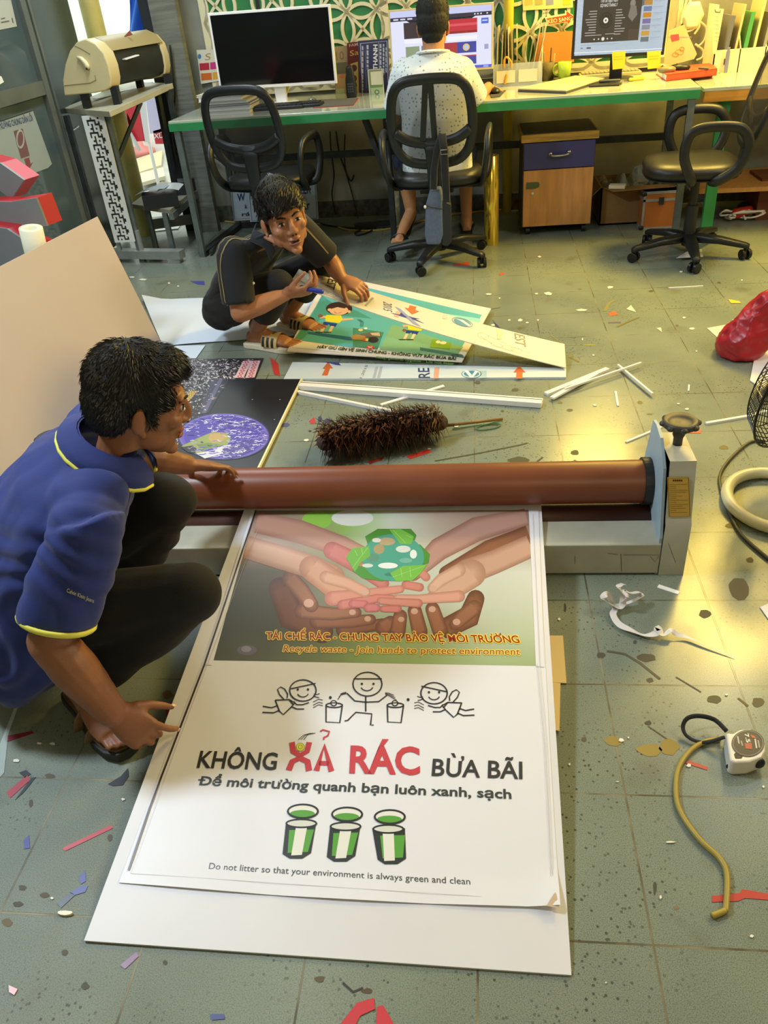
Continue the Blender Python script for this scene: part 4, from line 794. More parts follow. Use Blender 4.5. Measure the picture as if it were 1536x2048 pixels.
P_('foot_bar', MB().bar(V((-2.66, .4, .05)), V((-2.14, .29, .05)), .07, .05), 'light_metal', st_, world=True); P_('foot', MB().box((-2.24, .27, 0), (-2.16, .34, .025)), 'light_metal', st_, world=True)
for x, y in ((-2.58, .372), (-2.42, .338)): P_('leg', MB().bar(V((x, y, .07)), V((x+.0, y, .2)), .022, .022), 'light_metal', st_, world=True)
# fretwork panel: white sheet with a maze of square cut-outs
q0, q1_, q2_, q3_ = Pf.at(160, 232), Pf.at(207, 229), Pf.at(272, 482), Pf.at(236, 487)
x0 = (q0.x+q3_.x)/2; x1 = (q1_.x+q2_.x)/2; z0, z1 = q2_.z, q0.z
mb = MB(); nxp, nzp = 12, 66; w = (x1-x0)/nxp; h = (z1-z0)/nzp
PAT = ["110111011101", "100100010001", "111101110111", "001000100010"]
def solid(i, j):
    if i < 2 or i >= nxp-2 or j < 1 or j >= nzp-1: return True
    a = (i-2+(j//4)*0) % 8; b = j % 6
    return ["11011100", "01010001", "01110101", "00000111", "11011101", "10010100"][b][a] == '1'
for j in range(nzp):
    i = 0
    while i < nxp:
        if solid(i, j):
            k2 = i
            while k2 < nxp and solid(k2, j): k2 += 1
            mb.box((x0+i*w, .318, z0+j*h), (x0+k2*w, .326, z0+(j+1)*h)); i = k2
        else: i += 1
P_('fretwork_panel', mb, mat('fret_white', '#e8eae6', .4), st_, world=True)
P_('panel_back', MB().box((x0+.004, .33, z0+.005), (x1-.004, .334, z1-.005)), mat('fret_back', '#33352f', .6), st_, world=True)
# beige machine
mc = T('roll_laminator', 'beige desktop laminator with a black body on the metal stand', 'laminator', tuple(((A+C_)/2).xy)+(.92,))
Pm = Yp(.33); cap_px = [(128, 192), (125, 160), (130, 128), (139, 102), (153, 84), (170, 78), (190, 87), (207, 106), (217, 132), (222, 158), (221, 174), (212, 181), (190, 186)]
prof = [Pm.at(*p) for p in cap_px]; axv = V((.16, .57, 0)); M0 = MB()
pc = sum(prof, V())/len(prof)
def ext(pr, a, b, s=1.0, dz=0): return [pc+(p-pc)*s+axv*a+V((0, 0, dz)) for p in pr], [pc+(p-pc)*s+axv*b+V((0, 0, dz)) for p in pr]
def pris(a, b):
    n = len(a); return MB().add(a+b, [tuple(range(n)), tuple(range(2*n-1, n-1, -1))]+[((i+1) % n, i, n+i, n+(i+1) % n) for i in range(n)])
P_('end_cover', pris(*ext(prof, 0, .16)), 'beige_plastic', mc, world=True, bevel=.008, seg=3)
P_('body', pris(*ext(prof, .16, .95, .9)), 'black_plastic', mc, world=True, bevel=.006); P_('end_cover', pris(*ext(prof, .95, 1.05, .96)), 'beige_plastic', mc, world=True, bevel=.006)
top = [p for p in prof if p.z > pc.z+.06]; P_('top_bar', pris(*ext([prof[4], prof[5], prof[6], prof[7]], .14, 1.0, 1.02)), mat('beige_dark', '#9a8c62', .5), mc, world=True, bevel=.004)
PQ = Yp(.322); hd = MB().loft([(PQ.at(x, y), V((r, 0, 0)), V((0, 0, r*.8))) for x, y, r in ((155, 115, .008), (163, 120, .013), (170, 128, .015), (175, 138, .013))], 14); P_('lever', MB().tube([PQ.at(*p) for p in ((154, 114), (162, 117), (169, 124), (174, 132), (176, 138))], [.007, .011, .014, .015, .012], 12, flat=1), mat('beige_light', '#d9cfa6', .35), mc, world=True, smooth=True)
P_('knob', MB().ell(PQ.at(175, 137)+V((0, -.012, 0)), (.006, .006, .006)), 'black_plastic', mc, world=True, smooth=True)
P_('seam', MB().tube([Yp(.3285).at(*p) for p in ((128, 171), (180, 166), (192, 160), (190, 150))], .0016, 6).tube([Yp(.3285).at(*p) for p in ((149, 91), (166, 99), (180, 108))], .0016, 6), mat('seam_brown', '#7d704a', .6), mc, world=True)
for a in (.06, .98):
    for dx in (-.09, .1): c = pc+axv*a+V((dx, 0, 0)); P_('foot', MB().box((c.x-.02, c.y-.02, .905+a*.03), (c.x+.02, c.y+.02, pc.z-.1)), 'black_plastic', mc, world=True)
P_('warning_triangle', MB().add([Yp(.62).at(*p) for p in ((246, 75), (266, 70), (259, 61))], [(0, 1, 2)]), mat('tri_red', '#8f4a3c', .5), mc, world=True)
P_('slot', MB().bar(pc+axv*.3+V((.11, -.02, .02)), pc+axv*.48+V((.13, -.02, .03)), .03, .006), 'white_plastic', mc, world=True)
for i, (x, y, c, lb) in enumerate(((205, 195, '#c9cdc6', 'thin silver sheet under the front of the beige machine'), (243, 183, '#d5d6d0', 'white strip lying on the stand top right of the beige machine'), (280, 170, '#b9c0c6', 'pale strip lying farther back on the stand top'))):
    p = fl(x, y, .925+.01*i); one('metal_strip', MB().bar(p-V((.03, .05, 0)), p+V((.05, .08, .004)), .04, .004), mat('strip_%d' % i, c, .4), lb, 'strip')
# low shelf with boxes next to the stand
sh = T('low_rack', 'low grey rack with boxes between the stand and the desk leg', 'rack', (-2.2, .75, 0))
qs = [fl(262, 408, .3), fl(340, 420, .3), fl(395, 372, .3)]; qs.append(qs[0]+qs[2]-qs[1]); P_('shelf', MB().slab(qs, .025), mat('rack_pale', '#98927e', .6, var=.1, vs=9), sh, world=True)
P_('rail', MB().bar(qs[1]+V((0, 0, -.04)), qs[2]+V((0, 0, -.04)), .03, .04), 'steel', sh, world=True)
for p in (qs[1]+V((-.05, .03, 0)), qs[2]+V((-.02, -.02, 0)), qs[0]+V((.1, 0, 0))): P_('leg', MB().bar(V((p.x, p.y, 0)), V((p.x, p.y, .28)), .03, .03), 'steel', sh, world=True)
P_('bottom_beam', MB().bar(fl(305, 447, .08), fl(415, 432, .08), .06, .07), 'steel', sh, world=True)
c = fl(322, 402, .33); one('tool_box', MB().box((-.11, -.07, 0), (.11, .08, .08), None, Matrix.Rotation(.35, 4, 'Z')), 'black_plastic', 'flat black box on the low rack', 'box', base=(0, 0, 0)).location = (c.x, c.y, .302)
c = fl(305, 380, .4); one('magazine', MB().grid(lambda u, v: (c.x-.1+.2*u, c.y-.06+.14*v, .386+.03*math.sin(u*2)), 6, 2, '#8d99a2'), 'print', 'crumpled grey paper lying on the flat black box', 'paper')
c = fl(333, 372, .42); one('paper_sheet', MB().grid(lambda u, v: (c.x-.07+.15*u, c.y-.02+.12*v, .392+.012*v+.015*math.sin(u*3)), 6, 2, '#c9cac4'), 'print', 'pale paper with a red mark lying at the back of the flat black box', 'paper')
c = fl(365, 392, .3); one('dark_case', MB().box((c.x-.08, c.y+.02, .302), (c.x+.05, c.y+.16, .38)), 'dark_panel', 'dark case at the right end of the low rack', 'case')
# pale sheets on the floor under the rack
for px, lb in (([(310, 462), (356, 457), (362, 448), (316, 452)], 'white board lying on the floor under the low rack'),): one('board', MB().slab([fl(x, y, .006) for x, y in px], .005, '#c9cdc8'), 'print', lb, 'board')
# outside the doorway
bn = T('red_banner', 'red and white cloth banner outside the doorway with a white word', 'banner', (-2.75, 2.2, 0)); Pb = Yp(2.2)
mb = MB()
for pts, c in (([(232, 215), (268, 205), (262, 280), (248, 262)], '#d8402e'), ([(254, 205), (276, 200), (290, 282), (254, 284)], '#d9283a'), ([(276, 200), (291, 197), (300, 285), (288, 284)], '#e8dfe0'), ([(291, 194), (312, 188), (330, 262), (300, 268)], '#d8cdee'), ([(312, 186), (322, 184), (333, 260), (322, 262)], '#8a5ac8'), ([(306, 262), (328, 256), (332, 288), (311, 288)], '#c8283a')): mb.poly(Pb, pts, 0, c)
mb.text(Pb, 'XÚ', (308, 277), (327, 275), (308, 267), .004, '#f2ece8', .02); P_('cloth', mb, 'print', bn, world=True)
P_('pole', MB().cyl(Pb.at(235, 215, .03), Pb.at(282, 300, .03), .016).cyl(Pb.at(285, 240, -.03), V((Pb.at(285, 240).x, 2.23, -.02)), .014), 'white_plastic', bn, world=True, smooth=True)
b = fl(283, 310, 0); one('banner_base', MB().lathe([(.16, 0), (.16, .05), (.05, .09), (.03, .2), (0, .2)], b), mat('base_pink', '#d8837a', .5), 'pink red weighted base of the banner pole outside', 'stand', smooth=True)
for i, (pts, c) in enumerate((([(276, 345), (322, 330), (325, 300), (270, 318)], '#d9c79a'), ([(284, 365), (330, 352), (326, 334), (280, 346)], '#cfc6ac'))): one('scrap_pile', MB().slab([fl(x, y, .03+.02*i) for x, y in pts], .03, c), 'print', ['sandy coloured boards lying on the ground outside, the farther', 'sandy coloured boards lying on the ground outside, the nearer'][i], 'boards', 'boards outside')
Pw = Yp(4.6); struct('outdoor_wall', MB().box((-6.5, 4.6, -.1), (-1, 4.7, 3.2)), 'white_wall')
c0 = Yp(1.75); mb = MB().grid(lambda u, v: c0.at(258+70*u-4*v, -20+95*v)+V((0, .05*math.sin(u*14+v*2), 0)), 30, 6); one('blue_tarpaulin', mb, 'blue_cloth', 'blue cloth hanging in the doorway above the beige machine', 'cloth', smooth=True)
mb = MB().box((-2.36, 1.06, 0), (-2.26, 1.1, 2.4)); struct('trim_1', mb, 'dark_panel')
area('daylight', (-3.0, 3.4, 3.1), (-2.9, 3.3, 0), 2.4, 1.6, 90, (.92, 1.0, .95))
struct('column', MB().box((-2.27, .99, 0), (-2.1, 1.06, 2.75)), mat('wall_dark', '#6d6f66', .85, var=.2, vs=5, bump=.4, bs=14, stretch=(1, 1, 9)))
# ---------------- cabinet, gold roll, boxes under the desk ----------------
cb = T('drawer_cabinet', 'wooden cabinet with a blue drawer under the desk', 'cabinet', (.21, .66, 0))
P_('carcass', MB().box((.0, .47, .05), (.42, .86, .535)), mat('carcass', '#4a3c28', .6), cb, world=True, bevel=.002); P_('top', MB().box((-.012, .448, .535), (.435, .875, .578)), 'yellow_wood', cb, world=True, bevel=.004)
P_('top_mat', MB().box((.0, .47, .578), (.42, .865, .582)), 'dark_panel', cb, world=True)
dw = P_('drawer', MB().box((.006, .455, .385), (.416, .472, .53)), 'blue_panel', cb, world=True, bevel=.002); P_('handle', MB().tube(spline([(.16, .452, .465), (.165, .43, .462), (.21, .425, .46), (.262, .43, .465), (.268, .452, .47)], 5), .006, 8).ell((.16, .45, .466), (.012, .006, .012)).ell((.268, .45, .47), (.012, .006, .012)), 'chrome', dw, world=True, smooth=True)
dr = P_('door', MB().box((.006, .455, .055), (.416, .472, .38)), 'tan_wood', cb, world=True, bevel=.002); P_('latch', MB().box((.025, .449, .28), (.08, .456, .315)).cyl((.085, .45, .298), (.085, .456, .298), .017), mat('latch_green', '#4a5a34', .4), dr, world=True); P_('keyhole', MB().cyl((.062, .45, .252), (.062, .456, .252), .008), 'chrome', dr, world=True)
for x, y in ((.04, .5), (.38, .5), (.04, .82), (.38, .82)): P_('caster', MB().cyl((x-.012, y, .025), (x+.012, y, .025), .025), 'black_plastic', cb, world=True)
b = fl(983, 487)
gr = T('foil_roll', 'shiny gold foil roll standing upright left of the wooden cabinet', 'roll', tuple(b)); P_('roll', MB().lathe([(.043, .0), (.044, .002), (.044, .503), (.042, .505), (.036, .505)], b, n=40, caps=False), 'gold_foil', gr, world=True, smooth=False, bevel=0); P_('core', MB().lathe([(.036, .505), (.03, .503), (.03, .02), (0, .02)], b, n=30, caps=False), mat('core', '#a08a6a', .7), gr, world=True, smooth=True)
for c in gr.children: c.data.shade_smooth()
bx = T('cardboard_box', 'open cardboard box full of plastic wrap right of the wooden cabinet', 'box', (.7, .75, 0)); P_('carton', MB().box((.49, .6, 0), (.9, .61, .225)).box((.49, .95, 0), (.9, .96, .225)).box((.49, .6, 0), (.5, .96, .225)).box((.89, .6, 0), (.9, .96, .225)).box((.49, .6, 0), (.9, .96, .01)), 'cardboard', bx, world=True)
P_('flap', MB().slab([V((.5, .6, .226)), V((.9, .6, .226)), V((.9, .47, .24)), V((.54, .46, .235))][::-1], .004), 'cardboard', bx, world=True); P_('flap', MB().slab([V((.49, .96, .225)), V((.49, .62, .225)), V((.4, .6, .15)), V((.4, .9, .15))][::-1], .004), 'cardboard', bx, world=True)
mb = MB().grid(lambda u, v: (.52+.35*u, .63+.3*v, .2+.05*math.sin(u*9+v*4)*math.cos(v*8)+.03*math.sin(u*23)), 22, 18); one('plastic_wrap', mb, mat('wrap_clear', '#b8b8a0', .12, alpha=.5, bump=.5, bs=60), 'crumpled clear plastic in the open cardboard box', 'wrap', smooth=True)
mb = MB().lathe([(.0, 0), (.05, .01), (.06, .05), (.05, .09), (.03, .1), (0, .1)], (.74, .68, .23), n=18); one('plastic_jar', mb, mat('jar_clear', '#d8d8c8', .08, trans=.8, bump=.6, bs=40), 'clear plastic jar on top of the cardboard box', 'jar', smooth=True)
mb = MB().bar((.53, .55, .245), (.62, .52, .245), .05, .02); one('paper_packet', mb, 'cream_paper', 'cream packet on the front flap of the cardboard box', 'packet')
tc_ = T('tool_case', 'orange tool case with metal corners behind the right chair base', 'case', (.81, .45, 0)); cR = .055
q = [fl(1283, 462), fl(1352, 458)]; xa, xb, yf = q[0].x, q[1].x, .45; zt = Yp(yf).at(1290, 384).z
P_('case', MB().box((xa, yf, 0), (xb, yf+.13, zt)), mat('case_orange', '#b5682a', .45, var=.06, vs=10), tc_, world=True, bevel=.004); fr = MB()
for z in (0, zt-.014, zt*.74): fr.box((xa-.003, yf-.004, z), (xb+.003, yf+.133, z+.014))
for x in (xa-.003, xb-.01): fr.box((x, yf-.004, 0), (x+.013, yf+.001, zt))
P_('frame', fr, 'light_metal', tc_, world=True); P_('latch', MB().box(((xa+xb)/2-.014, yf-.01, zt*.66), ((xa+xb)/2+.014, yf-.003, zt*.84)), 'dark_metal', tc_, world=True)
for x in (xa, xb):
    for z in (.012, zt-.012): P_('corner', MB().ell((x, yf, z), (.016, .01, .016)), 'black_plastic', tc_, world=True, smooth=True)
b = fl(1480, 440); t = T('cable_bundle', 'tangle of white cables with a red wrapped coil under the side desk', 'cables', tuple(b)); r_ = random.Random(8)
for k in range(5): P_('cable', MB().tube(spline([b+V((r_.uniform(-.13, .13), r_.uniform(-.05, .05), r_.uniform(.006, .07))) for _ in range(6)], 6), .006, 6), 'white_plastic', t, world=True, smooth=True)
P_('coil', MB().cap(b+V((-.03, 0, .04)), b+V((.05, .02, .05)), .032, .028), mat('coil_red', '#c43a28', .5, bump=.5, bs=90), t, world=True, smooth=True)
b = fl(1530, 440); one('carton', MB().box((b.x-.06, b.y, 0), (b.x+.3, b.y+.25, .24)), mat('carton_brown', '#6a3a22', .7), 'dark reddish brown carton under the side desk at the right edge', 'box')
one('black_bag', MB().ell(fl(1510, 428)+V((.02, .05, .03)), (.12, .09, .05)), 'dark_panel', 'low black bag behind the white cable tangle', 'bag', smooth=True)
# signs leaning under the desk
def lean_sign(px, y, nm, lb, draw, c='#c6d2dc'):
    P = Pl((0, y, 0), (0, 1, .12)); q = [P.at(*p) for p in px]; m = MB().slab(q, .008, c); n = (q[1]-q[0]).cross(q[2]-q[0])
    if n.dot(P.n) < 0: m = MB().slab(q[::-1], .008, c)
    draw(m, P); one('lettered_sign', m, 'print', lb, 'sign', 'white signs leaning under the desk')
blue = '#2e3f74'
def s1(m, P): m.line(P, [(463, 372), (469, 438), (500, 436), (496, 360)], .004, .002, blue, True); m.text(P, 'W', (475, 402), (491, 400), (474, 387), .003, blue, .03); m.text(P, 'rá', (484, 432), (500, 431), (484, 424), .003, '#2a3040', .02); m.text(P, 'k', (490, 417), (495, 416), (490, 408), .003, blue, .02); m.line(P, [(478, 376), (478, 383)], .012, .003, blue); m.line(P, [(489, 375), (489, 382)], .012, .003, blue)
def s2(m, P): m.line(P, [(497, 368), (504, 441), (560, 436), (560, 360)], .004, .002, blue, True); m.text(P, 'hàn', (500, 398), (528, 396), (500, 388), .003, '#8a98a8', .0); m.text(P, 'P', (508, 424), (518, 423), (507, 409), .003, blue, .02)
def s3(m, P): m.line(P, [(562, 350), (629, 344), (634, 436), (564, 438)], .004, .002, blue, True); m.text(P, 'LER', (601, 388), (622, 386), (600, 368), .003, blue, .02); m.text(P, 'LL', (588, 389), (601, 388), (587, 369), .003, blue, .02); m.text(P, 'her', (601, 420), (620, 418), (600, 402), .003, '#2a3458', .02)
lean_sign([(468, 442), (503, 440), (496, 352), (458, 356)], 1.02, 's', 'leftmost white sign with blue letters leaning under the desk', s1)
lean_sign([(500, 444), (568, 440), (566, 352), (494, 356)], 1.0, 's', 'middle white sign with blue letters leaning behind the crouching man', s2); lean_sign([(560, 442), (637, 438), (630, 340), (556, 345)], 1.04, 's', 'rightmost white sign with blue letters leaning under the desk', s3)
# cables under the desk
def cable(pts, r, m, lb, kind='cable', world=False):
    return one(kind, MB().tube(spline(pts, 8), r, 8), m, lb, 'cable', smooth=True)
Pw_ = Dpl(.86)
cable([Pw_.at(660, 262), Pw_.at(662, 300), Pw_.at(668, 350), Pw_.at(664, 390), fl(672, 430, .02)], .005, 'cable', 'thin dark cable hanging down the wall left of the desk centre legs')
cable([Pw_.at(672, 262), Pw_.at(680, 310), Pw_.at(700, 360), Pw_.at(708, 350)], .006, 'cable', 'dark cable looping up to the centre desk legs')
cable([Pw_.at(690, 268), Pw_.at(690, 330), Pw_.at(705, 390), fl(716, 436, .02)], .005, 'cable', 'dark cable running down beside the centre desk legs')
cable([Pw_.at(372, 270), Pw_.at(390, 300), Pw_.at(425, 312), Pw_.at(450, 330)], .006, 'cable', 'dark cable drooping from the left desk end')
cable([fl(x, y, .008) for x, y in ((600, 436), (640, 447), (690, 455), (740, 456), (790, 448))], .006, 'cable', 'black cable lying along the wall behind the white shirted man')
cable([fl(x, y, .008) for x, y in ((760, 446), (740, 463), (715, 470), (712, 464), (740, 456), (790, 452))], .006, 'cable', 'black cable in a loose loop on the floor left of the middle chair')
cable([fl(x, y, .006) for x, y in ((450, 443), (520, 447), (600, 446), (660, 450), (700, 460), (760, 460), (800, 452), (900, 430), (1010, 418))], .006, 'cable_yellow', 'yellow cable running along the floor under the desk')
cable([Yp(.95).at(x, y) for x, y in ((340, 90), (345, 140), (350, 190), (345, 240), (350, 300), (362, 340))], .007, 'cable', 'black power cable hanging from the beige machine')
for pts, lb in (([(925, 400), (945, 385), (960, 400), (940, 408)], 'dark adapter cable curled on the floor behind the gold roll'),): cable([fl(x, y, .01) for x, y in pts], .006, 'cable', lb)
b = fl(745, 455); one('power_strip', MB().box((-.12, -.025, 0), (.12, .025, .035), None, Matrix.Rotation(.15, 4, 'Z')), 'black_plastic', 'black power strip on the floor left of the middle chair', 'power strip', base=(0, 0, 0)).location = b
b = fl(795, 442); one('patterned_tube', MB().cyl(b, b+V((0, 0, .2)), .03), mat('tube_pale', '#b8ac84', .6, var=.4, vs=30), 'pale patterned tube standing against the wall behind the sandal', 'tube', smooth=True)
fm = T('folding_stand', 'black metal stand lying on the floor beside the left desk leg', 'stand', tuple(fl(440, 480))); P_('rail', MB().bar(fl(405, 508, .02), fl(478, 450, .02), .05, .03), 'dark_metal', fm, world=True); P_('rail', MB().bar(fl(478, 450, .02), fl(560, 448, .02), .03, .03), 'dark_metal', fm, world=True); P_('rail', MB().bar(fl(421, 506, .02), fl(432, 490, .02), .02, .02), 'dark_metal', fm, world=True)

# ---------------- office chairs ----------------
def make_chair(lab, loc, rz, lumbar=False, arms=True):
    t = T('office_chair', lab, 'chair', (*loc, 0), rz, None)
    for k in range(5):
        a = R(90+72*k+18); d = V((math.cos(a), math.sin(a), 0)); s = V((-d.y, d.x, 0))
        m = MB(); secs = [(d*.03+V((0, 0, .1)), s*.034, V((0, 0, .022))), (d*.16+V((0, 0, .095)), s*.03, V((0, 0, .018))), (d*.3+V((0, 0, .072)), s*.019, V((0, 0, .014))), (d*.315+V((0, 0, .066)), s*.017, V((0, 0, .012)))]
        m.loft(secs, 12, sq=5); lg = P_('leg', m, 'black_plastic', t, smooth=True)
        c = d*.3+s*.004*(k-2); cm = MB(); ax = V((math.cos(a+.7), math.sin(a+.7), 0))
        for e in (-.017, .017): cm.cyl(c+ax*(e-.009)+V((0, 0, .027)), c+ax*(e+.009)+V((0, 0, .027)), .027, n=18)
        cm.cyl(c+V((0, 0, .02)), c+V((0, 0, .06)), .011, n=10); P_('caster', cm, 'wire_black', lg, bevel=.003)
    P_('gas_column', MB().cyl((0, 0, .06), (0, 0, .27), .032).cyl((0, 0, .27), (0, 0, .42), .022), 'black_plastic', t, smooth=False)
    P_('mechanism', MB().box((-.09, -.12, .40), (.09, .1, .435)).cap((.05, 0, .41), (.24, .0, .405), .007, .009, 8), 'black_plastic', t)
    def seat(z, s): return [(V((x, y, z))) for x, y in ()]
    m = MB(); m.loft([((0, .04, .435), (.2, 0, 0), (0, .19, 0)), ((0, .04, .44), (.235, 0, 0), (0, .225, 0)), ((0, .04, .475), (.245, 0, 0), (0, .235, 0)), ((0, .04, .5), (.23, 0, 0), (0, .22, 0)), ((0, .04, .51), (.17, 0, 0), (0, .16, 0))], 40, sq=3.2)
    P_('seat', m, mat('seat_leather', '#1d1d1e', .42, bump=.15, bs=220), t, smooth=True); P_('seat_shell', MB().loft([((0, .04, .425), (.2, 0, 0), (0, .19, 0)), ((0, .04, .436), (.242, 0, 0), (0, .232, 0))], 36, sq=3.2), 'black_plastic', t, smooth=True)
    yb = lambda z: -.2-.10*max(0, z-.55)/.4
    hl = [(.1, .972), (.155, .955), (.188, .91), (.203, .84), (.207, .76), (.2, .69), (.178, .63), (.135, .588), (.07, .57)]; loop = [(0, .976)]+hl+[(0, .566)]+[(-x, z) for x, z in hl[::-1]]
    L3 = [V((x, yb(z), z)) for x, z in loop]; sp = spline(L3+[L3[0]], 3)[:-1]
    P_('back_frame', MB().tube(sp, .025, 10, closed=True, flat=.5, up=(0, 1, 0)).tube(spline([V((x, yb(z)-.004, z)) for x, z in ((-.195, .735), (-.12, .69), (0, .672), (.12, .69), (.195, .735))], 4), .026, 10, flat=.5, up=(0, 1, 0)).loft([(V((0, yb(.7), .69)), V((.055, 0, 0)), V((0, .014, 0))), (V((0, yb(.62)-.004, .62)), V((.042, 0, 0)), V((0, .016, 0))), (V((0, -.215, .5)), V((.036, 0, 0)), V((0, .018, 0))), (V((0, -.2, .43)), V((.034, 0, 0)), V((0, .016, .012))), (V((0, -.14, .405)), V((.034, 0, 0)), V((0, .004, .014))), (V((0, -.05, .41)), V((.034, 0, 0)), V((0, 0, .014)))], 14, sq=4), 'black_plastic', t, smooth=True)
    n = len(sp); ctr = V((0, yb(.78)+.012, .78)); mm = MB(); rings = [[ctr+(p-ctr)*f+V((0, .02*(1-f*f), 0)) for p in sp] for f in (1, .75, .5, .25)]
    vs = [p for r in rings for p in r]+[ctr+V((0, .02, 0))]; fs = [(i*n+k, i*n+(k+1) % n, (i+1)*n+(k+1) % n, (i+1)*n+k) for i in range(3) for k in range(n)]+[(3*n+k, 3*n+(k+1) % n, 4*n) for k in range(n)]
    mm.add(vs, fs); P_('back_mesh', mm, 'chair_mesh', t, smooth=True)
    if lumbar:
        P_('lumbar_bars', MB().bar((-.018, yb(.95)-.012, .965), (-.05, yb(.7)-.012, .69), .03, .008, (0, 1, 0)).bar((.006, yb(.95)-.012, .965), (.012, yb(.66)-.012, .665), .03, .008, (0, 1, 0)), 'black_plastic', t)
    if arms:
        for s in (-1, 1):
            a = spline([V((s*.2, .06, .43)), V((s*.27, .07, .45)), V((s*.285, .12, .56)), V((s*.285, .11, .655)), V((s*.285, .05, .69)), V((s*.285, -.08, .69)), V((s*.28, -.14, .665)), V((s*.275, -.17, .6)), V((s*.26, -.14, .5)), V((s*.245, -.06, .44)), V((s*.2, -.03, .43))], 5)
            P_('armrest', MB().tube(a, .017, 10, flat=1.5), 'black_plastic', t, smooth=True)
    return t
make_chair('black mesh office chair at the left, behind the crouching man', (-1.49, .26), R(-10))
make_chair('black mesh office chair the white shirted man sits on', (-.49, .06), R(-2), True)
ch = make_chair('black office chair at the right, turned sideways to the desk', (.87, -.1), R(86))
# sling bag hanging from the middle chair
sb = T('sling_bag', 'grey blue sling bag hanging from the back of the middle chair', 'bag', (-.48, -.2, .14))
Pq = Yp(-.235); bq = [Pq.at(*p) for p in ((860, 378), (880, 376), (884, 395), (886, 470), (880, 490), (853, 490), (849, 470), (851, 410))]
n = len(bq); bk = [p+V((.006, .06, 0)) for p in bq]; P_('pouch', MB().add(bq+bk, [tuple(range(n)), tuple(range(2*n-1, n-1, -1))]+[((i+1) % n, i, n+i, n+(i+1) % n) for i in range(n)]), 'bag_grey', sb, world=True, bevel=.01, seg=3)
bq2 = [Pq.at(*p)+V((0, .008, 0)) for p in ((882, 400), (902, 410), (903, 485), (896, 494), (884, 492))]; n = 5; bk = [p+V((0, .055, 0)) for p in bq2]; P_('side', MB().add(bq2+bk, [tuple(range(n)), tuple(range(2*n-1, n-1, -1))]+[((i+1) % n, i, n+i, n+(i+1) % n) for i in range(n)]), 'dark_panel', sb, world=True, bevel=.006)
P_('zip', MB().tube([Yp(-.243).at(*p) for p in ((851, 410), (865, 415), (884, 418))], .003, 6), 'black_plastic', sb, world=True); P_('zip_pull', MB().ell(Yp(-.246).at(850, 414), (.007, .005, .009)), 'white_plastic', sb, world=True, smooth=True)
Ps = Yp(-.262); P_('strap', MB().tube([Ps.at(*p) for p in ((884, 268), (888, 300), (890, 340), (892, 378), (893, 405))], .02, 8, flat=.15, up=(0, 1, 0)).tube([Ps.at(*p)+V((0, .01, 0)) for p in ((884, 268), (874, 300), (868, 340), (867, 380))], .018, 8, flat=.15, up=(0, 1, 0)), 'black_fabric', sb, world=True, smooth=True)
P_('buckle', MB().tube([Yp(-.27).at(*p) for p in ((881, 300), (896, 299), (897, 308), (882, 309))], .003, 6, closed=True), 'chrome', sb, world=True)

# ---------------- people ----------------
def frame(f, u):         # right-handed head/hand frame: forward, right, up
    f = V(f).normalized(); u = V(u); r = f.cross(u).normalized(); u = r.cross(f).normalized(); return f, r, u
def Mx(r, f, u): return Matrix((r, f, u)).transposed()       # local x=right, y=forward, z=up
def hand(mb, w, d, n, side, curl=(25, 35, 25), thumb=(.6, .75, .35), s=1.0, spread=6, idx=None, tips=None):
    # w wrist, d wrist->knuckles, n the way the palm faces, side=+1 when thumb lies along d x n
    w = V(w); d = V(d).normalized(); n = V(n); n = (n-d*n.dot(d)).normalized(); l = d.cross(n).normalized()*side
    mb.loft([(w-d*.01*s, l*.025*s, n*.019*s), (w+d*.02*s, l*.031*s, n*.018*s), (w+d*.055*s, l*.04*s, n*.0165*s), (w+d*.088*s+n*.002, l*.041*s, n*.0125*s), (w+d*.098*s+n*.003, l*.036*s, n*.008*s)], 16)
    mb.cap(w+d*.015*s+l*.016*s+n*.006*s, w+d*.05*s+l*.033*s+n*.008*s, .0165*s, .0135*s)
    L = (.078, .088, .081, .064); off = (.029, .0098, -.0098, -.0285)
    for i in range(4):
        c = curl if not (i == 0 and idx) else idx; a = 0; p = w+d*(.09-(.004 if i in (0, 3) else 0)-(.006 if i == 3 else 0))*s+l*off[i]*s; sp = R(spread*(1.5-i)); dd = (d*math.cos(sp)+l*math.sin(sp)).normalized()
        r0 = (.0092, .0095, .009, .0078)[i]*s
        for j, fr in enumerate((.46, .3, .24)):
            a += R(c[j]); v = dd*math.cos(a)+n*math.sin(a); q = p+v*L[i]*fr*s
            mb.cap(p, q, r0*(1-.1*j), r0*(.92-.1*j), 10, 3); p = q
        if tips is not None: tips.append((p, v, n*math.cos(a)-dd*math.sin(a)))
    p = w+d*.035*s+l*.036*s+n*.006*s; v = (d*thumb[0]+l*thumb[1]+n*thumb[2]).normalized(); q = p+v*.036*s; mb.cap(p, q, .0125*s, .0108*s, 10, 3)
    v2 = (v+d*.45+n*.15*(thumb[2] > 0)).normalized() if len(thumb) < 4 else (v*.7+V(thumb[3])).normalized(); p2 = q+v2*.03*s; mb.cap(q, p2, .0108*s, .0095*s, 10, 3); p3 = p2+v2*.018*s; mb.cap(p2, p3, .0095*s, .0075*s, 10, 3)
    if tips is not None: tips.append((p3, v2, -(l*.7-n*.3)))
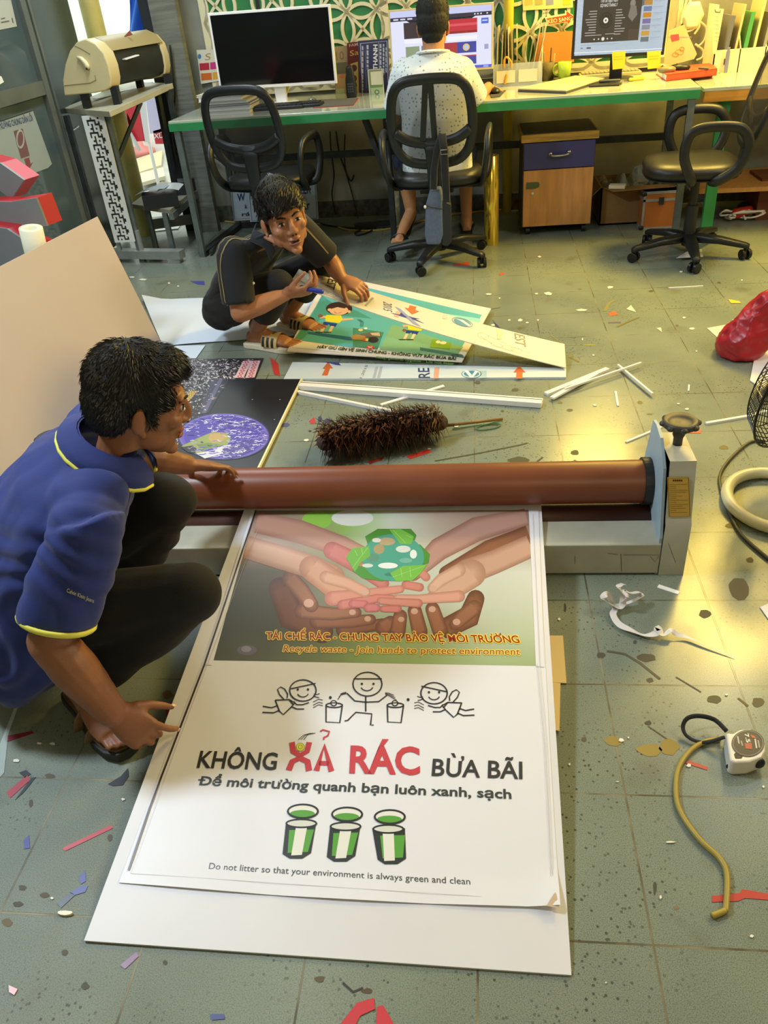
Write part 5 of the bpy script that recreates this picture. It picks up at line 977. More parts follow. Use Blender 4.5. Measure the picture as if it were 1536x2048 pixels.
def foot(mb, an, toe, s=1.0, h=.0):      # bare foot from ankle to toe
    an, toe = V(an), V(toe); d = V((toe.x-an.x, toe.y-an.y, 0)).normalized(); l = V((-d.y, d.x, 0)); f0 = V((an.x, an.y, 0))+V((0, 0, h))
    z = V((0, 0, 1)); dz = (toe.z-h)
    mb.loft([(f0-d*.055*s+z*.028, l*.022*s, z*.022), (f0-d*.03*s+z*.035, l*.03*s, z*.034), (f0+d*.02*s+z*.042, l*.031*s, z*.04), (f0+d*.08*s+z*.034, l*.037*s, z*.03), (f0+d*.13*s+z*.024, l*.044*s, z*.021), (f0+d*.165*s+z*.018, l*.042*s, z*.014)], 16)
    mb.cap(an+z*.02, f0+z*.05+d*.0, .036*s, .034*s)
    for i, (o, ln, r) in enumerate(((.031, .05, .0125), (.013, .048, .009), (-.001, .044, .0085), (-.015, .038, .008), (-.029, .03, .0075))):
        mb.cap(f0+d*.155*s+l*o*s+z*.016, f0+d*(.16+ln)*s+l*o*1.05*s+z*.012, r, r*.9, 10, 3)
    return f0, d, l
def head_mesh(mb, c, f, u, s=1.0, mouth_open=0.0):
    f, r, u = frame(f, u); M = Mx(r, f, u); P = lambda a, b, e: V(c)+(r*a+f*b+u*e)*s
    S = lambda a, b, e: (a*s, b*s, e*s)
    mb.ell(P(0, -.012, .035), S(.076, .096, .088), M, 24, 16); mb.ell(P(0, .03, -.02), S(.066, .066, .088), M, 22, 14)
    mb.loft([(P(0, .03, -.06), r*.058*s, f*.055*s), (P(0, .038, -.095), r*.043*s, f*.046*s), (P(0, .05, -.118), r*.024*s, f*.028*s)], 20)
    mb.ell(P(0, .075, -.113), S(.021, .018, .016), M); mb.ell(P(0, .078, .02), S(.052, .02, .013), M)
    for e in (-1, 1):
        mb.ell(P(e*.043, .062, -.03), S(.022, .026, .02), M); mb.ell(P(e*.046, .022, -.07), S(.018, .036, .03), M)
        me_ = Matrix.Rotation(-.35*e, 3, 'Z'); mb.ell(P(e*.079, -.012, -.022), S(.007, .018, .03), M@Matrix.Rotation(.25*e, 3, 'Z')); mb.ell(P(e*.077, -.002, -.05), S(.007, .01, .011), M)
    mb.loft([(P(0, .088, .012), r*.0085*s, f*.01*s), (P(0, .102, -.012), r*.0095*s, f*.012*s), (P(0, .107, -.034), r*.0125*s, f*.011*s), (P(0, .098, -.045), r*.013*s, f*.01*s)], 14)
    for e in (-1, 1): mb.ell(P(e*.013, .096, -.04), S(.0085, .012, .0075), M)
    mb.ell(P(0, .086, -.066), S(.025, .014, .008), M); mb.ell(P(0, .083, -.08-mouth_open), S(.022, .014, .0085), M)
    return P, M, f, r, u
def face_bits(root, P, M, s, lips=True, openm=.0, look=0.0, brow_tilt=0.0):
    for e in (-1, 1):
        ev = P_('eye', MB().ell(P(e*.031, .0865, -.003), (.0135*s, .0075*s, .0052*s), M, 16, 10), 'eye_white', root, smooth=True, world=True)
        P_('iris', MB().ell(P(e*.031+look, .0925, -.003), (.0064*s, .0028*s, .0052*s), M, 12, 8), 'eye_dark', ev, smooth=True, world=True)
        P_('eyelid', MB().tube([P(e*.031+t*.0145, .0905-abs(t)*.005, .0035-abs(t)**2*.006) for t in (-1, -.5, 0, .5, 1)], [.0014*s, .0022*s, .0024*s, .0022*s, .0014*s], 6), 'eye_dark', ev, smooth=True, world=True)
        P_('eyebrow', MB().tube([P(e*x, y, z+brow_tilt*e*0) for x, y, z in ((.012, .0975, .0165), (.026, .0955, .0225), (.04, .087, .0225), (.052, .074, .015))], [.003*s, .0042*s, .0036*s, .0014*s], 8, flat=.8), 'hair', root, smooth=True, world=True)
        P_('nostril', MB().ell(P(e*.0065, .108, -.0465), (.0042*s, .004*s, .0026*s), M, 10, 6), 'eye_dark', root, smooth=True, world=True)
    if lips:
        lp = MB().tube([P(x, .0975-abs(x)*.35, -.0665+(.002 if abs(x) < .012 and x != 0 else 0)) for x in (-.024, -.012, -.006, 0, .006, .012, .024)], [.0018*s, .0045*s, .0055*s, .005*s, .0055*s, .0045*s, .0018*s], 8)
        lp.tube([P(x, .0955-abs(x)*.35, -.0795-openm) for x in (-.022, -.012, 0, .012, .022)], [.0018*s, .0055*s, .0068*s, .0055*s, .0018*s], 8); P_('lips', lp, 'lip', root, smooth=True, world=True)
        if openm > 0: P_('mouth_gap', MB().ell(P(0, .0925, -.0735-openm*.5), (.018*s, .006*s, (.002+openm*.6)*s), M, 12, 8), 'eye_dark', root, smooth=True, world=True)
def hair_piece(root, blobs, P, M, s, flow, seed, n=1500, L=.022, name='hair', vox=.0045, keep=None, spike=.4):
    m = MB()
    for c, r in blobs: m.ell(P(*c), tuple(x*s for x in r), M, 20, 14)
    o = P_(name, m, 'hair', root, world=True); remesh(o, vox, 3)
    displace(o, lambda co, no: .0006*sn(co, 300, seed)+.0007*sn(co, 60, seed+1))
    rr = random.Random(seed); me = o.data; np_ = len(me.polygons); cen = P(0, 0, .03); Mi = root.matrix_basis.inverted() if False else None
    off = root.location; rt = MB()
    for k in range(n):
        p = me.polygons[rr.randrange(np_)]; c = p.center; nn = p.normal
        fv = V(flow(c+off)); fv = fv-nn*fv.dot(nn); fv = fv.normalized() if fv.length > .05 else nn.orthogonal().normalized(); d = (nn*spike+fv+V((rr.uniform(-.22, .22), rr.uniform(-.22, .22), rr.uniform(-.22, .22)))).normalized(); x = d.orthogonal().normalized(); y = d.cross(x); w = .0011; l = L*rr.uniform(.5, 1.2); b = c-nn*.003; mid = b+d*l*.55+nn*.002; e = b+d*l-nn*.001
        rt.add([b+x*w, b-x*w*.5+y*w*.87, b-x*w*.5-y*w*.87, mid+x*w*.8, mid-x*w*.4+y*w*.7, mid-x*w*.4-y*w*.7, e], [(0, 1, 4, 3), (1, 2, 5, 4), (2, 0, 3, 5), (3, 4, 6), (4, 5, 6), (5, 3, 6)])
    h = P_('strands', rt, 'hair_strand', o); h['kind'] = 'stuff'; return o
def cloth(root, name, mbs, m, vox, sm, fn=None):
    o = P_(name, mbs, m, root, world=True); remesh(o, vox, sm)
    if fn: displace(o, fn)
    return o

# --- man in the blue polo, crouching at the laminator -------------------------------------------
p1 = T('person', 'person in a blue polo shirt with yellow piping crouching at the brown roller', 'person', (-1.25, -3.28, 0)); L0 = p1.location
hc = V((-.985, -3.2, .722)); hf = V((.84, .46, -.3)); hu = V((.24, .12, .95))
rs, ls = V((-1.06, -3.42, .555)), V((-1.13, -3.04, .585)); nk = V((-1.075, -3.225, .615))
re_, rw = V((-1.165, -3.515, .335)), V((-1.065, -3.555, .172)); le, lw = V((-1.2, -2.9, .42)), V((-1.095, -2.80, .325))
rh, lh = V((-1.36, -3.36, .235)), V((-1.4, -3.1, .24)); rk, lk = V((-.93, -3.335, .31)), V((-1.03, -3.12, .415)); ra, la = V((-1.235, -3.4, .09)), V((-1.26, -3.03, .09)); rt_, lt = V((-1.09, -3.525, .02)), V((-1.06, -3.02, .02))
sd = (rs-ls).normalized()
b1 = MB(); Ph, Mh, hf, hr, hu = head_mesh(b1, hc, hf, hu, .95)
b1.loft([(Ph(0, -.02, -.03), hr*.056, hf*.056), (Ph(0, -.025, -.1), hr*.054, hf*.056), (nk+V((.01, 0, .01)), sd*.06, V((.055, 0, .03))), (nk+V((-.03, 0, -.05)), sd*.09, V((.06, 0, .03)))], 20)
b1.cap(rs, re_, .05, .046).cap(re_, re_*.6+rw*.4, .046, .049).cap(re_*.6+rw*.4, rw, .049, .033).cap(ls, le, .045, .04).cap(le, le*.5+lw*.5, .04, .041).cap(le*.5+lw*.5, lw, .041, .028)
b1.loft([(V((-1.4, -3.25, .2)), sd*.15, V((.11, 0, .0))), (V((-1.33, -3.25, .36)), sd*.14, V((.1, 0, -.03))), (V((-1.2, -3.24, .5)), sd*.16, V((.09, 0, -.05))), (V((-1.11, -3.23, .58)), sd*.15, V((.06, 0, -.05)))], 20)
for h_, k_, a_ in ((rh, rk, ra), (lh, lk, la)): b1.cap(h_, k_, .07, .05).cap(k_, a_, .05, .034)
foot(b1, ra, rt_, 1.0, .03); foot(b1, la, lt, 1.0, .03)
tipsR, tipsL = [], []
hand(b1, rw, (.62, -.1, -.62), (.55, -.35, .45)if False else (-.35, .75, -.5), 1, curl=(48, 62, 40), thumb=(.75, .5, .45), idx=(22, 26, 18), tips=tipsR)
hand(b1, lw, (.62, .6, -.42), (.05, -.3, -1), 1, curl=(6, 26, 30), thumb=(.35, .75, .3, V((.0, -.1, -.85))), spread=9, tips=tipsL)
ob = P_('body', b1, 'skin_brown', p1, world=True); remesh(ob, .0032, 8)
displace(ob, lambda co, no: .0006*sn(co, 160, 4)+.0008*sn(co, 60, 9))
face_bits(p1, Ph, Mh, .95)
for t, v, nn in tipsR+tipsL: P_('fingernail', MB().ell(t+nn.normalized()*-.0062+v*.001, (.0052, .0014, .006), Mx(v.cross(nn).normalized(), -nn.normalized(), v), 10, 6), 'nail', p1, smooth=True, world=True)
fl1 = lambda c: (lambda t: (-hf*.4-hu*.8)*(1-t)+(hf*.8-hu*.45+hr*.3)*t)(min(1, max(0, ((c-hc).dot(hf)+.07)/.1)))
hair_piece(p1, [((0, -.02, .044), (.083, .1, .09)), ((0, -.055, .0), (.079, .064, .082)), ((0, .03, .082), (.07, .066, .042)), ((0, -.066, -.035), (.056, .04, .036)), ((.064, .02, .03), (.02, .038, .034)), ((-.064, .02, .03), (.02, .038, .034)), ((.072, .012, -.005), (.009, .011, .024)), ((-.072, .012, -.005), (.009, .011, .024)), ((0, .066, .082), (.056, .03, .024))], Ph, Mh, .95, lambda c: fl1(c), 5, 8000, .024, spike=.22)
# polo shirt
sh = MB()
sh.loft([(V((-1.39, -3.26, .1)), sd*.22, V((.15, 0, .05))), (V((-1.38, -3.26, .18)), sd*.25, V((.18, 0, .02))), (V((-1.35, -3.26, .31)), sd*.225, V((.16, 0, -.04))), (V((-1.25, -3.245, .46)), sd*.192, V((.115, 0, -.07))), (V((-1.16, -3.235, .545)), sd*.195, V((.1, 0, -.07))), (V((-1.11, -3.23, .595)), sd*.15, V((.075, 0, -.045))), (nk+V((-.01, 0, .015)), sd*.085, V((.066, 0, -.02)))], 28)
ed = (re_-rs).normalized(); hem = rs+ed*.215; sh.ell(rs+V((-.012, .02, -.005)), (.07, .068, .066)).ell(rs.lerp(nk, .45)+V((-.025, 0, -.004)), (.078, .08, .058)).loft([(rs-ed*.01, V((.074, .0, .02)), ed.cross(V((.074, 0, .02))).normalized()*.07), (rs+ed*.1, V((.076, -.01, .0)), ed.cross(V((.076, -.01, 0))).normalized()*.066), (hem, V((.072, -.012, -.015)), ed.cross(V((.072, -.012, -.015))).normalized()*.064)], 22)
e2 = (le-ls).normalized(); sh.cap(ls+V((-.04, -.04, .01)), ls, .07, .068).loft([(ls, V((.068, 0, .01)), e2.cross(V((.068, 0, .01))).normalized()*.062), (ls+e2*.17, V((.062, 0, .0)), e2.cross(V((.062, 0, 0))).normalized()*.058)], 20)
def fold1(co, no):
    w = co+np.array(L0); q = w@np.array([.55, .35, .76]); side = w@np.array([.2, -.9, .35]); n1 = sn(w, 14, 3)
    f = .0055*np.sin(62*q+9*n1+14*side+4*sn(w, 22, 12))*(.15+.85*np.clip(sn(w, 11, 5), 0, 1))+.005*sn(w, 24, 6)+.0022*sn(w, 60, 16)+.005*np.clip(sn(w*np.array([1, 2.2, .7]), 34, 30), -.2, 1)
    arm = np.exp(-(((w-np.array(rs+ed*.06))**2).sum(1))/.012); f += .003*arm*np.sin(90*(w@np.array([.6, -.2, .75]))+7*n1)
    return f+.003
cl = cloth(p1, 'polo_shirt', sh, 'polo_blue', .005, 16, fold1)
# collar with piping
nkc = nk+V((.005, 0, .02)); col = []; 
cpts = []
for k in range(21):
    a = R(-165+330*k/20); x = math.cos(a); y = math.sin(a)      # a=0 is the nape
    cpts.append((x, y))
cf = V((1, .05, -.5)).normalized(); cu = V((.55, .0, .84)); cs_ = sd
def cpt(x, y, k, low): 
    fr = -x
    base = nkc+cf*(.072*fr)+cs_*(.072*y)+cu*(.012 if not low else -.018)-V((0, 0, .0))
    if low: base += cs_*y*.034+cf*fr*.03+V((0, 0, -.002 if fr < .2 else -.035*fr))
    else: base += cu*.012*(1-max(0, fr))
    return base
mc_ = MB(); vs = []; nC = len(cpts)
rows = []
for j, t in enumerate((0, .25, .5, .75, 1.0)):
    row = []
    for i, (x, y) in enumerate(cpts):
        a, b = cpt(x, y, i, False), cpt(x, y, i, True); o_ = (cf*-x+cs_*y)*.016*math.sin(t*math.pi); row.append(a.lerp(b, t)+o_)
    rows.append(row)
allv = [p for r_0 in rows for p in r_0]; inn = [p-(cf*-cpts[i % nC][0]+cs_*cpts[i % nC][1])*.005 for i, p in enumerate(allv)]
fsC = [(j*nC+i, j*nC+i+1, (j+1)*nC+i+1, (j+1)*nC+i) for j in range(4) for i in range(nC-1)]; N0 = len(allv)
mc_.add(allv+inn, fsC+[tuple(N0+k for k in f[::-1]) for f in fsC]); cobj = P_('collar', mc_, 'polo_blue', cl, smooth=True, world=True)
P_('piping', MB().tube([p+V((0, 0, .001)) for p in rows[-1]], .0055, 8, flat=.8), 'yellow_trim', cl, smooth=True, world=True)
hx = V((.074, -.012, -.016)); hy = ed.cross(hx).normalized()*.0665
P_('sleeve_piping', MB().tube([hem+hx*math.cos(2*math.pi*k/24)+hy*math.sin(2*math.pi*k/24) for k in range(24)], .0068, 8, closed=True, flat=.7), 'yellow_trim', cl, smooth=True, world=True)
Psl = Pl(rs+ed*.165+V((.02, -.066, 0)), V((.25, -.9, .35))); mb = MB().text(Psl, 'Calvin Klein Jeans', (136, 1180), (190, 1202), (138, 1172), .012, '#d9d3a0', .0); P_('sleeve_lettering', mb, 'print', cl, world=True)
# trousers
tr = MB(); tr.loft([(V((-1.4, -3.25, .11)), sd*.16, V((.12, 0, .02))), (V((-1.38, -3.25, .2)), sd*.17, V((.12, 0, -.02)))], 22)
for h_, k_, a_, dn in ((rh, rk, ra, .06), (lh, lk, la, .06)):
    tr.cap(h_, h_*.4+k_*.6, .1, .088).cap(h_*.4+k_*.6, k_, .088, .07).ell(k_, (.074, .07, .07)); cx = a_.lerp(k_, .22)
    d = (cx-k_).normalized(); x = d.orthogonal().normalized(); y = d.cross(x); tr.loft([(k_, x*.068, y*.068), (k_.lerp(cx, .5), x*.075, y*.068), (cx, x*.066, y*.062)], 18)
cloth(p1, 'trousers', tr, 'trouser_black', .006, 6, lambda co, no: .0055*np.sin(70*((co)@np.array([.75, .1, .65]))+5*sn(co, 16, 2))*np.clip(.4+sn(co, 11, 8), 0, 1)+.002*sn(co, 40, 3))
def sandal(root, an, toe, thick, mats, strap=True, h0=0.0, name='sandal', ln=.29, wd=.05):
    an, toe = V(an), V(toe); d = V((toe.x-an.x, toe.y-an.y, 0)).normalized(); l = V((-d.y, d.x, 0)); b = V((an.x, an.y, h0))-d*.075
    out = [(0, .028), (.02, .036), (.08, .036), (.15, .043), (.2, .05), (.25, .044), (.28, .026), (.287, .0)]; pts = [(x*ln/.287, y*wd/.05) for x, y in out]; pts = pts+[(x, -y) for x, y in pts[-2::-1]]
    s = P_(name, MB().prism(pts, b, d, l, thick), mats[0], root, world=True, bevel=.004); P_('footbed', MB().prism([(x*.94+.008, y*.86) for x, y in pts], b+V((0, 0, thick)), d, l, .004), mats[1], s, world=True)
    return s, b, d, l
for a_, t_ in ((ra, rt_), (la, lt)):
    s, b, d, l = sandal(p1, a_, t_, .026, ('sole_dark', 'leather_brown'))
    z = V((0, 0, 1)); st2 = MB()
    for x, wv in ((.15, .022), (.2, .02)): st2.tube([b+d*x+l*(.05*math.cos(t))+z*(.026+.05*math.sin(t)*(1.0 if x < .18 else .72)) for t in [math.pi*k/10 for k in range(11)]], wv*.6, 8, flat=.22, up=d)
    P_('straps', st2, 'leather_brown', s, smooth=True, world=True)

# --- man in black with the lifted film ------------------------------------------------------------
p2 = T('person', 'person in a black shirt with gold shoulder stripes crouching over the cartoon sign', 'person', (-1.3, -1.2, 0))
hc = V((-1.03, -1.5, .672)); hf = V((.45, -.87, -.05)); hu = V((.0, -.38, .95)); hu = V((-.08, -.22, .97)); S2 = 1.05
rs, ls = V((-1.27, -1.46, .53)), V((-1.05, -1.22, .56)); nk = V((-1.125, -1.37, .575)); sd = (rs-ls).normalized()
rw = fl(572, 588, .335); lw = fl(682, 556, .325); re_ = V((-1.262, -1.53, .3)); le = V((-.93, -1.14, .38))
rh, lh = V((-1.46, -1.16, .19)), V((-1.28, -.94, .19)); rk, lk = V((-1.12, -1.38, .36)), V((-.98, -1.08, .36)); ra, la = V((-1.31, -1.17, .09)), V((-1.2, -.95, .09)); rt_, lt = V((-1.12, -1.24, .02)), V((-1.04, -1.06, .02))
b2 = MB(); Ph, Mh, hf, hr, hu = head_mesh(b2, hc, hf, hu, S2, .003)
fw = V((.55, -.8, .1)).normalized()
b2.loft([(Ph(0, -.03, -.03), hr*.055, hf*.055), (Ph(0, -.03, -.11), hr*.052, hf*.054), (nk+V((.01, -.01, .01)), sd*.064, fw*.056), (nk+V((-.03, .03, -.06)), sd*.1, fw*.06)], 20)
b2.cap(rs, re_, .046, .04).cap(re_, re_*.55+rw*.45, .04, .042).cap(re_*.55+rw*.45, rw, .042, .027).cap(ls, le, .045, .039).cap(le, le*.5+lw*.5, .039, .04).cap(le*.5+lw*.5, lw, .04, .027)
b2.loft([(V((-1.4, -1.06, .17)), sd*.15, fw*.11), (V((-1.34, -1.12, .32)), sd*.14, fw*.1), (V((-1.24, -1.22, .46)), sd*.13, fw*.07), (V((-1.16, -1.31, .54)), sd*.12, fw*.045)], 20)
for h_, k_, a_ in ((rh, rk, ra), (lh, lk, la)): b2.cap(h_, k_, .07, .05).cap(k_, a_, .05, .036)
foot(b2, ra, rt_, 1.0, .022); foot(b2, la, lt, 1.0, .022)
hand(b2, rw, (.9, -.1, .12), (.25, .55, .8), 1, curl=(34, 44, 28), thumb=(.75, .3, .55), spread=4, s=1.08)
hand(b2, lw, (.82, -.35, -.3), (.1, .2, -1), -1, curl=(22, 50, 40), thumb=(.6, .75, .3), spread=4, s=1.05)
ob = P_('body', b2, 'skin_tan', p2, world=True); remesh(ob, .0034, 7); displace(ob, lambda co, no: .0006*sn(co, 150, 4))
face_bits(p2, Ph, Mh, S2, openm=.003)
hair_piece(p2, [((0, -.018, .05), (.085, .102, .09)), ((0, -.055, .0), (.08, .062, .078)), ((0, .045, .09), (.076, .06, .04)), ((.032, .088, .062), (.034, .018, .026)), ((-.024, .088, .064), (.04, .018, .024)), ((.0, .075, .082), (.06, .03, .028)), ((.068, .03, .045), (.018, .034, .03)), ((-.068, .03, .045), (.018, .034, .03))], Ph, Mh, S2, lambda c: (hf*.75-hu*.35+hr*.3 if (c-hc).dot(hf) > -.02 else -hf*.2-hu*.7), 12, 5200, .034, spike=.14)
sh = MB(); sh.loft([(V((-1.44, -1.02, .15)), sd*.165, fw*.13), (V((-1.41, -1.05, .24)), sd*.17, fw*.13), (V((-1.33, -1.13, .36)), sd*.172, fw*.125), (V((-1.24, -1.24, .46)), sd*.18, fw*.125), (V((-1.18, -1.31, .53)), sd*.175, fw*.11), (V((-1.145, -1.345, .572)), sd*.13, fw*.08), (nk+V((0, 0, .012)), sd*.084, fw*.062)], 26)
def sleeve(sh, s_, e_, ln, r0, r1):
    d = (e_-s_).normalized(); x = d.cross(V((0, 0, 1))).normalized(); y = d.cross(x); sh.ell(s_, (r0*.92, r0*.92, r0*.86)); sh.loft([(s_-d*.0, x*r0*.94, y*r0*.94), (s_+d*ln*.5, x*r0, y*r0), (s_+d*ln, x*r1, y*r1)], 20); return s_+d*ln, x, y, d
hm, x_, y_, ed = sleeve(sh, rs, re_, .2, .07, .066); hm2, x2_, y2_, ed2 = sleeve(sh, ls, le, .2, .068, .064)
c2 = cloth(p2, 'black_shirt', sh, 'shirt_black', .006, 5, lambda co, no: .004*np.sin(70*(co@np.array([.4, .5, .75]))+5*sn(co, 15, 2))*np.clip(.3+sn(co, 10, 8), 0, 1)+.003*sn(co, 30, 6)+.003)
# collar, open at the throat, and gold stripes down the shoulders
for sg in (1, -1):
    a = nk+sd*sg*.07+V((0, 0, .035)); b = nk+fw*.075+sd*sg*.018+V((0, 0, -.055)); m = MB()
    q = [nk-fw*.06+sd*sg*.03+V((0, 0, .05)), a, nk+fw*.06+sd*sg*.03+V((0, 0, .0)), b]; o_ = [p+sd*sg*.035+fw*.012+V((0, 0, -.028)) for p in q]
    m.add(q+o_+[p-V((0, 0, .005)) for p in q+o_], [(0, 1, 5, 4), (1, 2, 6, 5), (2, 3, 7, 6), (8, 12, 13, 9), (9, 13, 14, 10), (10, 14, 15, 11), (4, 5, 13, 12), (5, 6, 14, 13), (6, 7, 15, 14)]); P_('collar', m, 'shirt_black', c2, smooth=True, world=True)
from mathutils.bvhtree import BVHTree
def on_surface(o, root, pts, lift):
    bv = BVHTree.FromObject(o, bpy.context.evaluated_depsgraph_get()); out = []
    for p in pts:
        h = bv.find_nearest(V(p)-root.location)
        if h[0] is not None: out.append(h[0]+h[1]*lift)
    return out
bpy.context.view_layer.update()
def stripe(o, root, parent, pts, w, m, name):
    q = on_surface(o, root, spline(pts, 5), .0015); bv = BVHTree.FromObject(o, bpy.context.evaluated_depsgraph_get()); mb = MB(); vs = []
    for i, p in enumerate(q):
        d = (q[min(i+1, len(q)-1)]-q[max(i-1, 0)]).normalized(); n = bv.find_nearest(p)[1]; x = d.cross(n).normalized()*w/2; vs += [p+x+n*.001, p-x+n*.001]
    mb.add(vs, [(2*i, 2*i+1, 2*i+3, 2*i+2) for i in range(len(q)-1)]); P_(name, mb, m, parent, smooth=True)
od = (rs-nk).normalized(); out1 = V((-.5, -.8, .15)).normalized()
for off in (.0, .022):
    k_ = ed.cross(od).normalized()*off
    stripe(c2, p2, c2, [nk+od*.075+V((.01, -.03, .03))+k_, rs+V((.015, -.02, .06))+k_*1.2, rs+ed*.05+out1*.06+k_, rs+ed*.12+out1*.07+k_, hm+out1*.06+k_-ed*.006], .006, 'gold_trim', 'gold_stripe')
od = (ls-nk).normalized()
for off in (.0, .02): stripe(c2, p2, c2, [nk+od*.08+V((.02, -.03, .02))+fw*off, ls+V((.0, -.05, .05))+fw*off, ls+ed2*.1+V((.03, -.06, .03))+fw*off*.6, hm2+V((.02, -.06, .03))], .006, 'gold_trim', 'gold_stripe')
P_('chest_badge', MB().ell(fl(527, 553, .42)*0+on_surface(c2, p2, [nk+fw*.12+sd*.045+V((0, 0, -.17))], .001)[0], (.006, .006, .006)), 'white_plastic', c2, smooth=True)
tr = MB(); tr.loft([(V((-1.42, -1.03, .12)), sd*.15, fw*.12), (V((-1.4, -1.06, .22)), sd*.165, fw*.12)], 20)
for h_, k_, a_ in ((rh, rk, ra), (lh, lk, la)):
    tr.cap(h_, h_*.4+k_*.6, .098, .086).cap(h_*.4+k_*.6, k_, .086, .068); cx = a_.lerp(k_, .38); d = (cx-k_).normalized(); x = d.orthogonal().normalized(); y = d.cross(x); tr.loft([(k_, x*.067, y*.067), (k_.lerp(cx, .5), x*.076, y*.07), (cx, x*.068, y*.064)], 18)
cloth(p2, 'trousers', tr, 'trouser_black', .0065, 6, lambda co, no: .0035*np.sin(60*(co@np.array([.6, -.3, .65]))+5*sn(co, 16, 2))*np.clip(.4+sn(co, 11, 8), 0, 1))
for a_, t_ in ((ra, rt_), (la, lt)):
    s, b, d, l = sandal(p2, a_, t_, .024, ('slide_white', 'slide_white')); z = V((0, 0, 1))
    def band(t, x): return b+d*x+l*(.052*math.cos(t))+z*(.022+(.062-.05*(x-.14))*math.sin(t)**.8)
    m = MB().grid(lambda u, v: band(.05+(math.pi-.1)*u, .12+.085*v), 16, 4); P_('strap', m, mat('slide_tan', '#c9ae6e', .5), s, smooth=True, world=True)
    mb = MB()
    for x in (.125, .15, .175): mb.grid(lambda u, v: band(.06+.75*u, x+.013*v)+l*.0018+z*.0008, 6, 1).grid(lambda u, v: band(math.pi-.06-.75*u, x+.013*v)-l*.0018+z*.0008, 6, 1)
    P_('stripes', mb, 'black_plastic', s, world=True)
    tv, tf = glyphs('adidas', .01); tm = MB().add([band(math.pi/2+.42-.62*(1-x)*1.0-.1, .205-.075*0-.018-.02*(1-y)) + z*.002 for x, y in tv], tf); P_('lettering', tm, 'black_plastic', s, world=True)
o = one('craft_knife', MB().cap(rw+V((.075, -.02, .03)), rw+V((.16, -.03, .012)), .011, .009, 12), mat('knife_blue', '#2a3a9a', .35), 'blue craft knife in the right hand of the crouching man in black', 'knife', smooth=True)
# --- man seated at the middle monitor, seen from behind ---------------------------------------------
p3 = T('person', 'person in a dotted white shirt seated at the lit monitor, seen from behind', 'person', (-.49, .12, 0))
hc = V((-.49, .22, 1.185)); sd = V((1, -.05, 0)).normalized(); fw = V((.05, 1, 0)); rs, ls = V((-.35, .19, .965)), V((-.655, .2, .975)); nk = V((-.495, .17, 1.045))
re_, rw = V((-.27, .3, .8)), V((-.2, .52, .835)); le, lw = V((-.735, .25, .735)), V((-.6, .5, .84))
b3 = MB(); Ph, Mh, hf, hr, hu = head_mesh(b3, hc, (.05, 1, -.12), (0, .1, 1), 1.0)
b3.loft([(Ph(0, -.03, -.02), hr*.058, hf*.058), (Ph(0, -.035, -.11), hr*.056, hf*.056), (nk, sd*.066, fw*.058), (nk+V((0, 0, -.06)), sd*.1, fw*.06)], 20)
b3.cap(rs, re_, .046, .04).cap(re_, rw, .042, .027).cap(ls, le, .046, .041).cap(le, lw, .042, .028)
b3.loft([(V((-.49, .08, .5)), sd*.15, fw*.1), (V((-.49, .1, .7)), sd*.14, fw*.1), (V((-.495, .15, .9)), sd*.16, fw*.1), (V((-.495, .17, 1.0)), sd*.15, fw*.07)], 20)
legs = ((V((-.41, .1, .52)), V((-.34, .5, .5)), V((-.34, .62, .1)), V((-.34, .78, .02))), (V((-.58, .1, .52)), V((-.70, .42, .49)), V((-.675, .4, .19)), V((-.76, .3, .1))))
b3.cap(legs[0][0], legs[0][1], .07, .052).cap(legs[0][1], legs[0][2], .05, .034); foot(b3, legs[0][2], legs[0][3])
b3.cap(legs[1][0], legs[1][1], .075, .055); kn = legs[1][1]; an = fl(822, 425, .2); b3.cap(kn, kn.lerp(an, .4), .052, .053).cap(kn.lerp(an, .4), an, .053, .033); toe = fl(797, 478, .115); b3.ell(an, (.036, .036, .036)).cap(an, an.lerp(toe, .5), .037, .034).cap(an.lerp(toe, .5), toe, .034, .022)
for i in range(5): q = toe+V((-.03+.014*i, -.01+.004*i, .0)); b3.cap(q, q+(toe-an).normalized()*.03, .011-.001*abs(i), .008, 8, 3)
hand(b3, rw, (.15, .9, -.25), (.0, -.2, -1), -1, curl=(14, 30, 24), thumb=(.6, .75, .3), spread=6); hand(b3, lw, (.3, .9, -.15), (.0, -.2, -1), 1, curl=(14, 30, 24), thumb=(.6, .75, .3), spread=6)
ob = P_('body', b3, 'skin_light', p3, world=True); remesh(ob, .0042, 4)
face_bits(p3, Ph, Mh, 1.0)
hair_piece(p3, [((0, -.018, .055), (.086, .102, .092)), ((0, -.055, .0), (.081, .066, .085)), ((0, .04, .09), (.07, .06, .045)), ((0, -.068, -.06), (.056, .04, .042)), ((.068, .0, .01), (.016, .04, .05)), ((-.068, .0, .01), (.016, .04, .05))], Ph, Mh, 1.0, lambda c: (-hu*.8), 21, 1200, .018, spike=.2)
sh = MB(); sh.loft([(V((-.49, .06, .5)), sd*.19, fw*.135), (V((-.49, .06, .6)), sd*.185, fw*.13), (V((-.49, .09, .76)), sd*.18, fw*.13), (V((-.495, .14, .9)), sd*.195, fw*.12), (V((-.495, .165, .985)), sd*.2, fw*.1), (V((-.495, .172, 1.02)), sd*.165, fw*.08), (V((-.495, .175, 1.045)), sd*.115, fw*.07), (nk+V((0, 0, .012)), sd*.078, fw*.066)], 28)
for s_, e_ in ((rs, re_), (ls, le)): hm, x_, y_, d_ = sleeve(sh, s_, e_, .2, .07, .07)
c3 = cloth(p3, 'dotted_shirt', sh, 'dotted_cotton', .0062, 5, lambda co, no: .0045*np.sin(45*(co@np.array([.35, .2, .9]))+5*sn(co, 12, 2))*np.clip(.2+sn(co, 8, 8), 0, 1)+.003*sn(co, 26, 6)+.003)
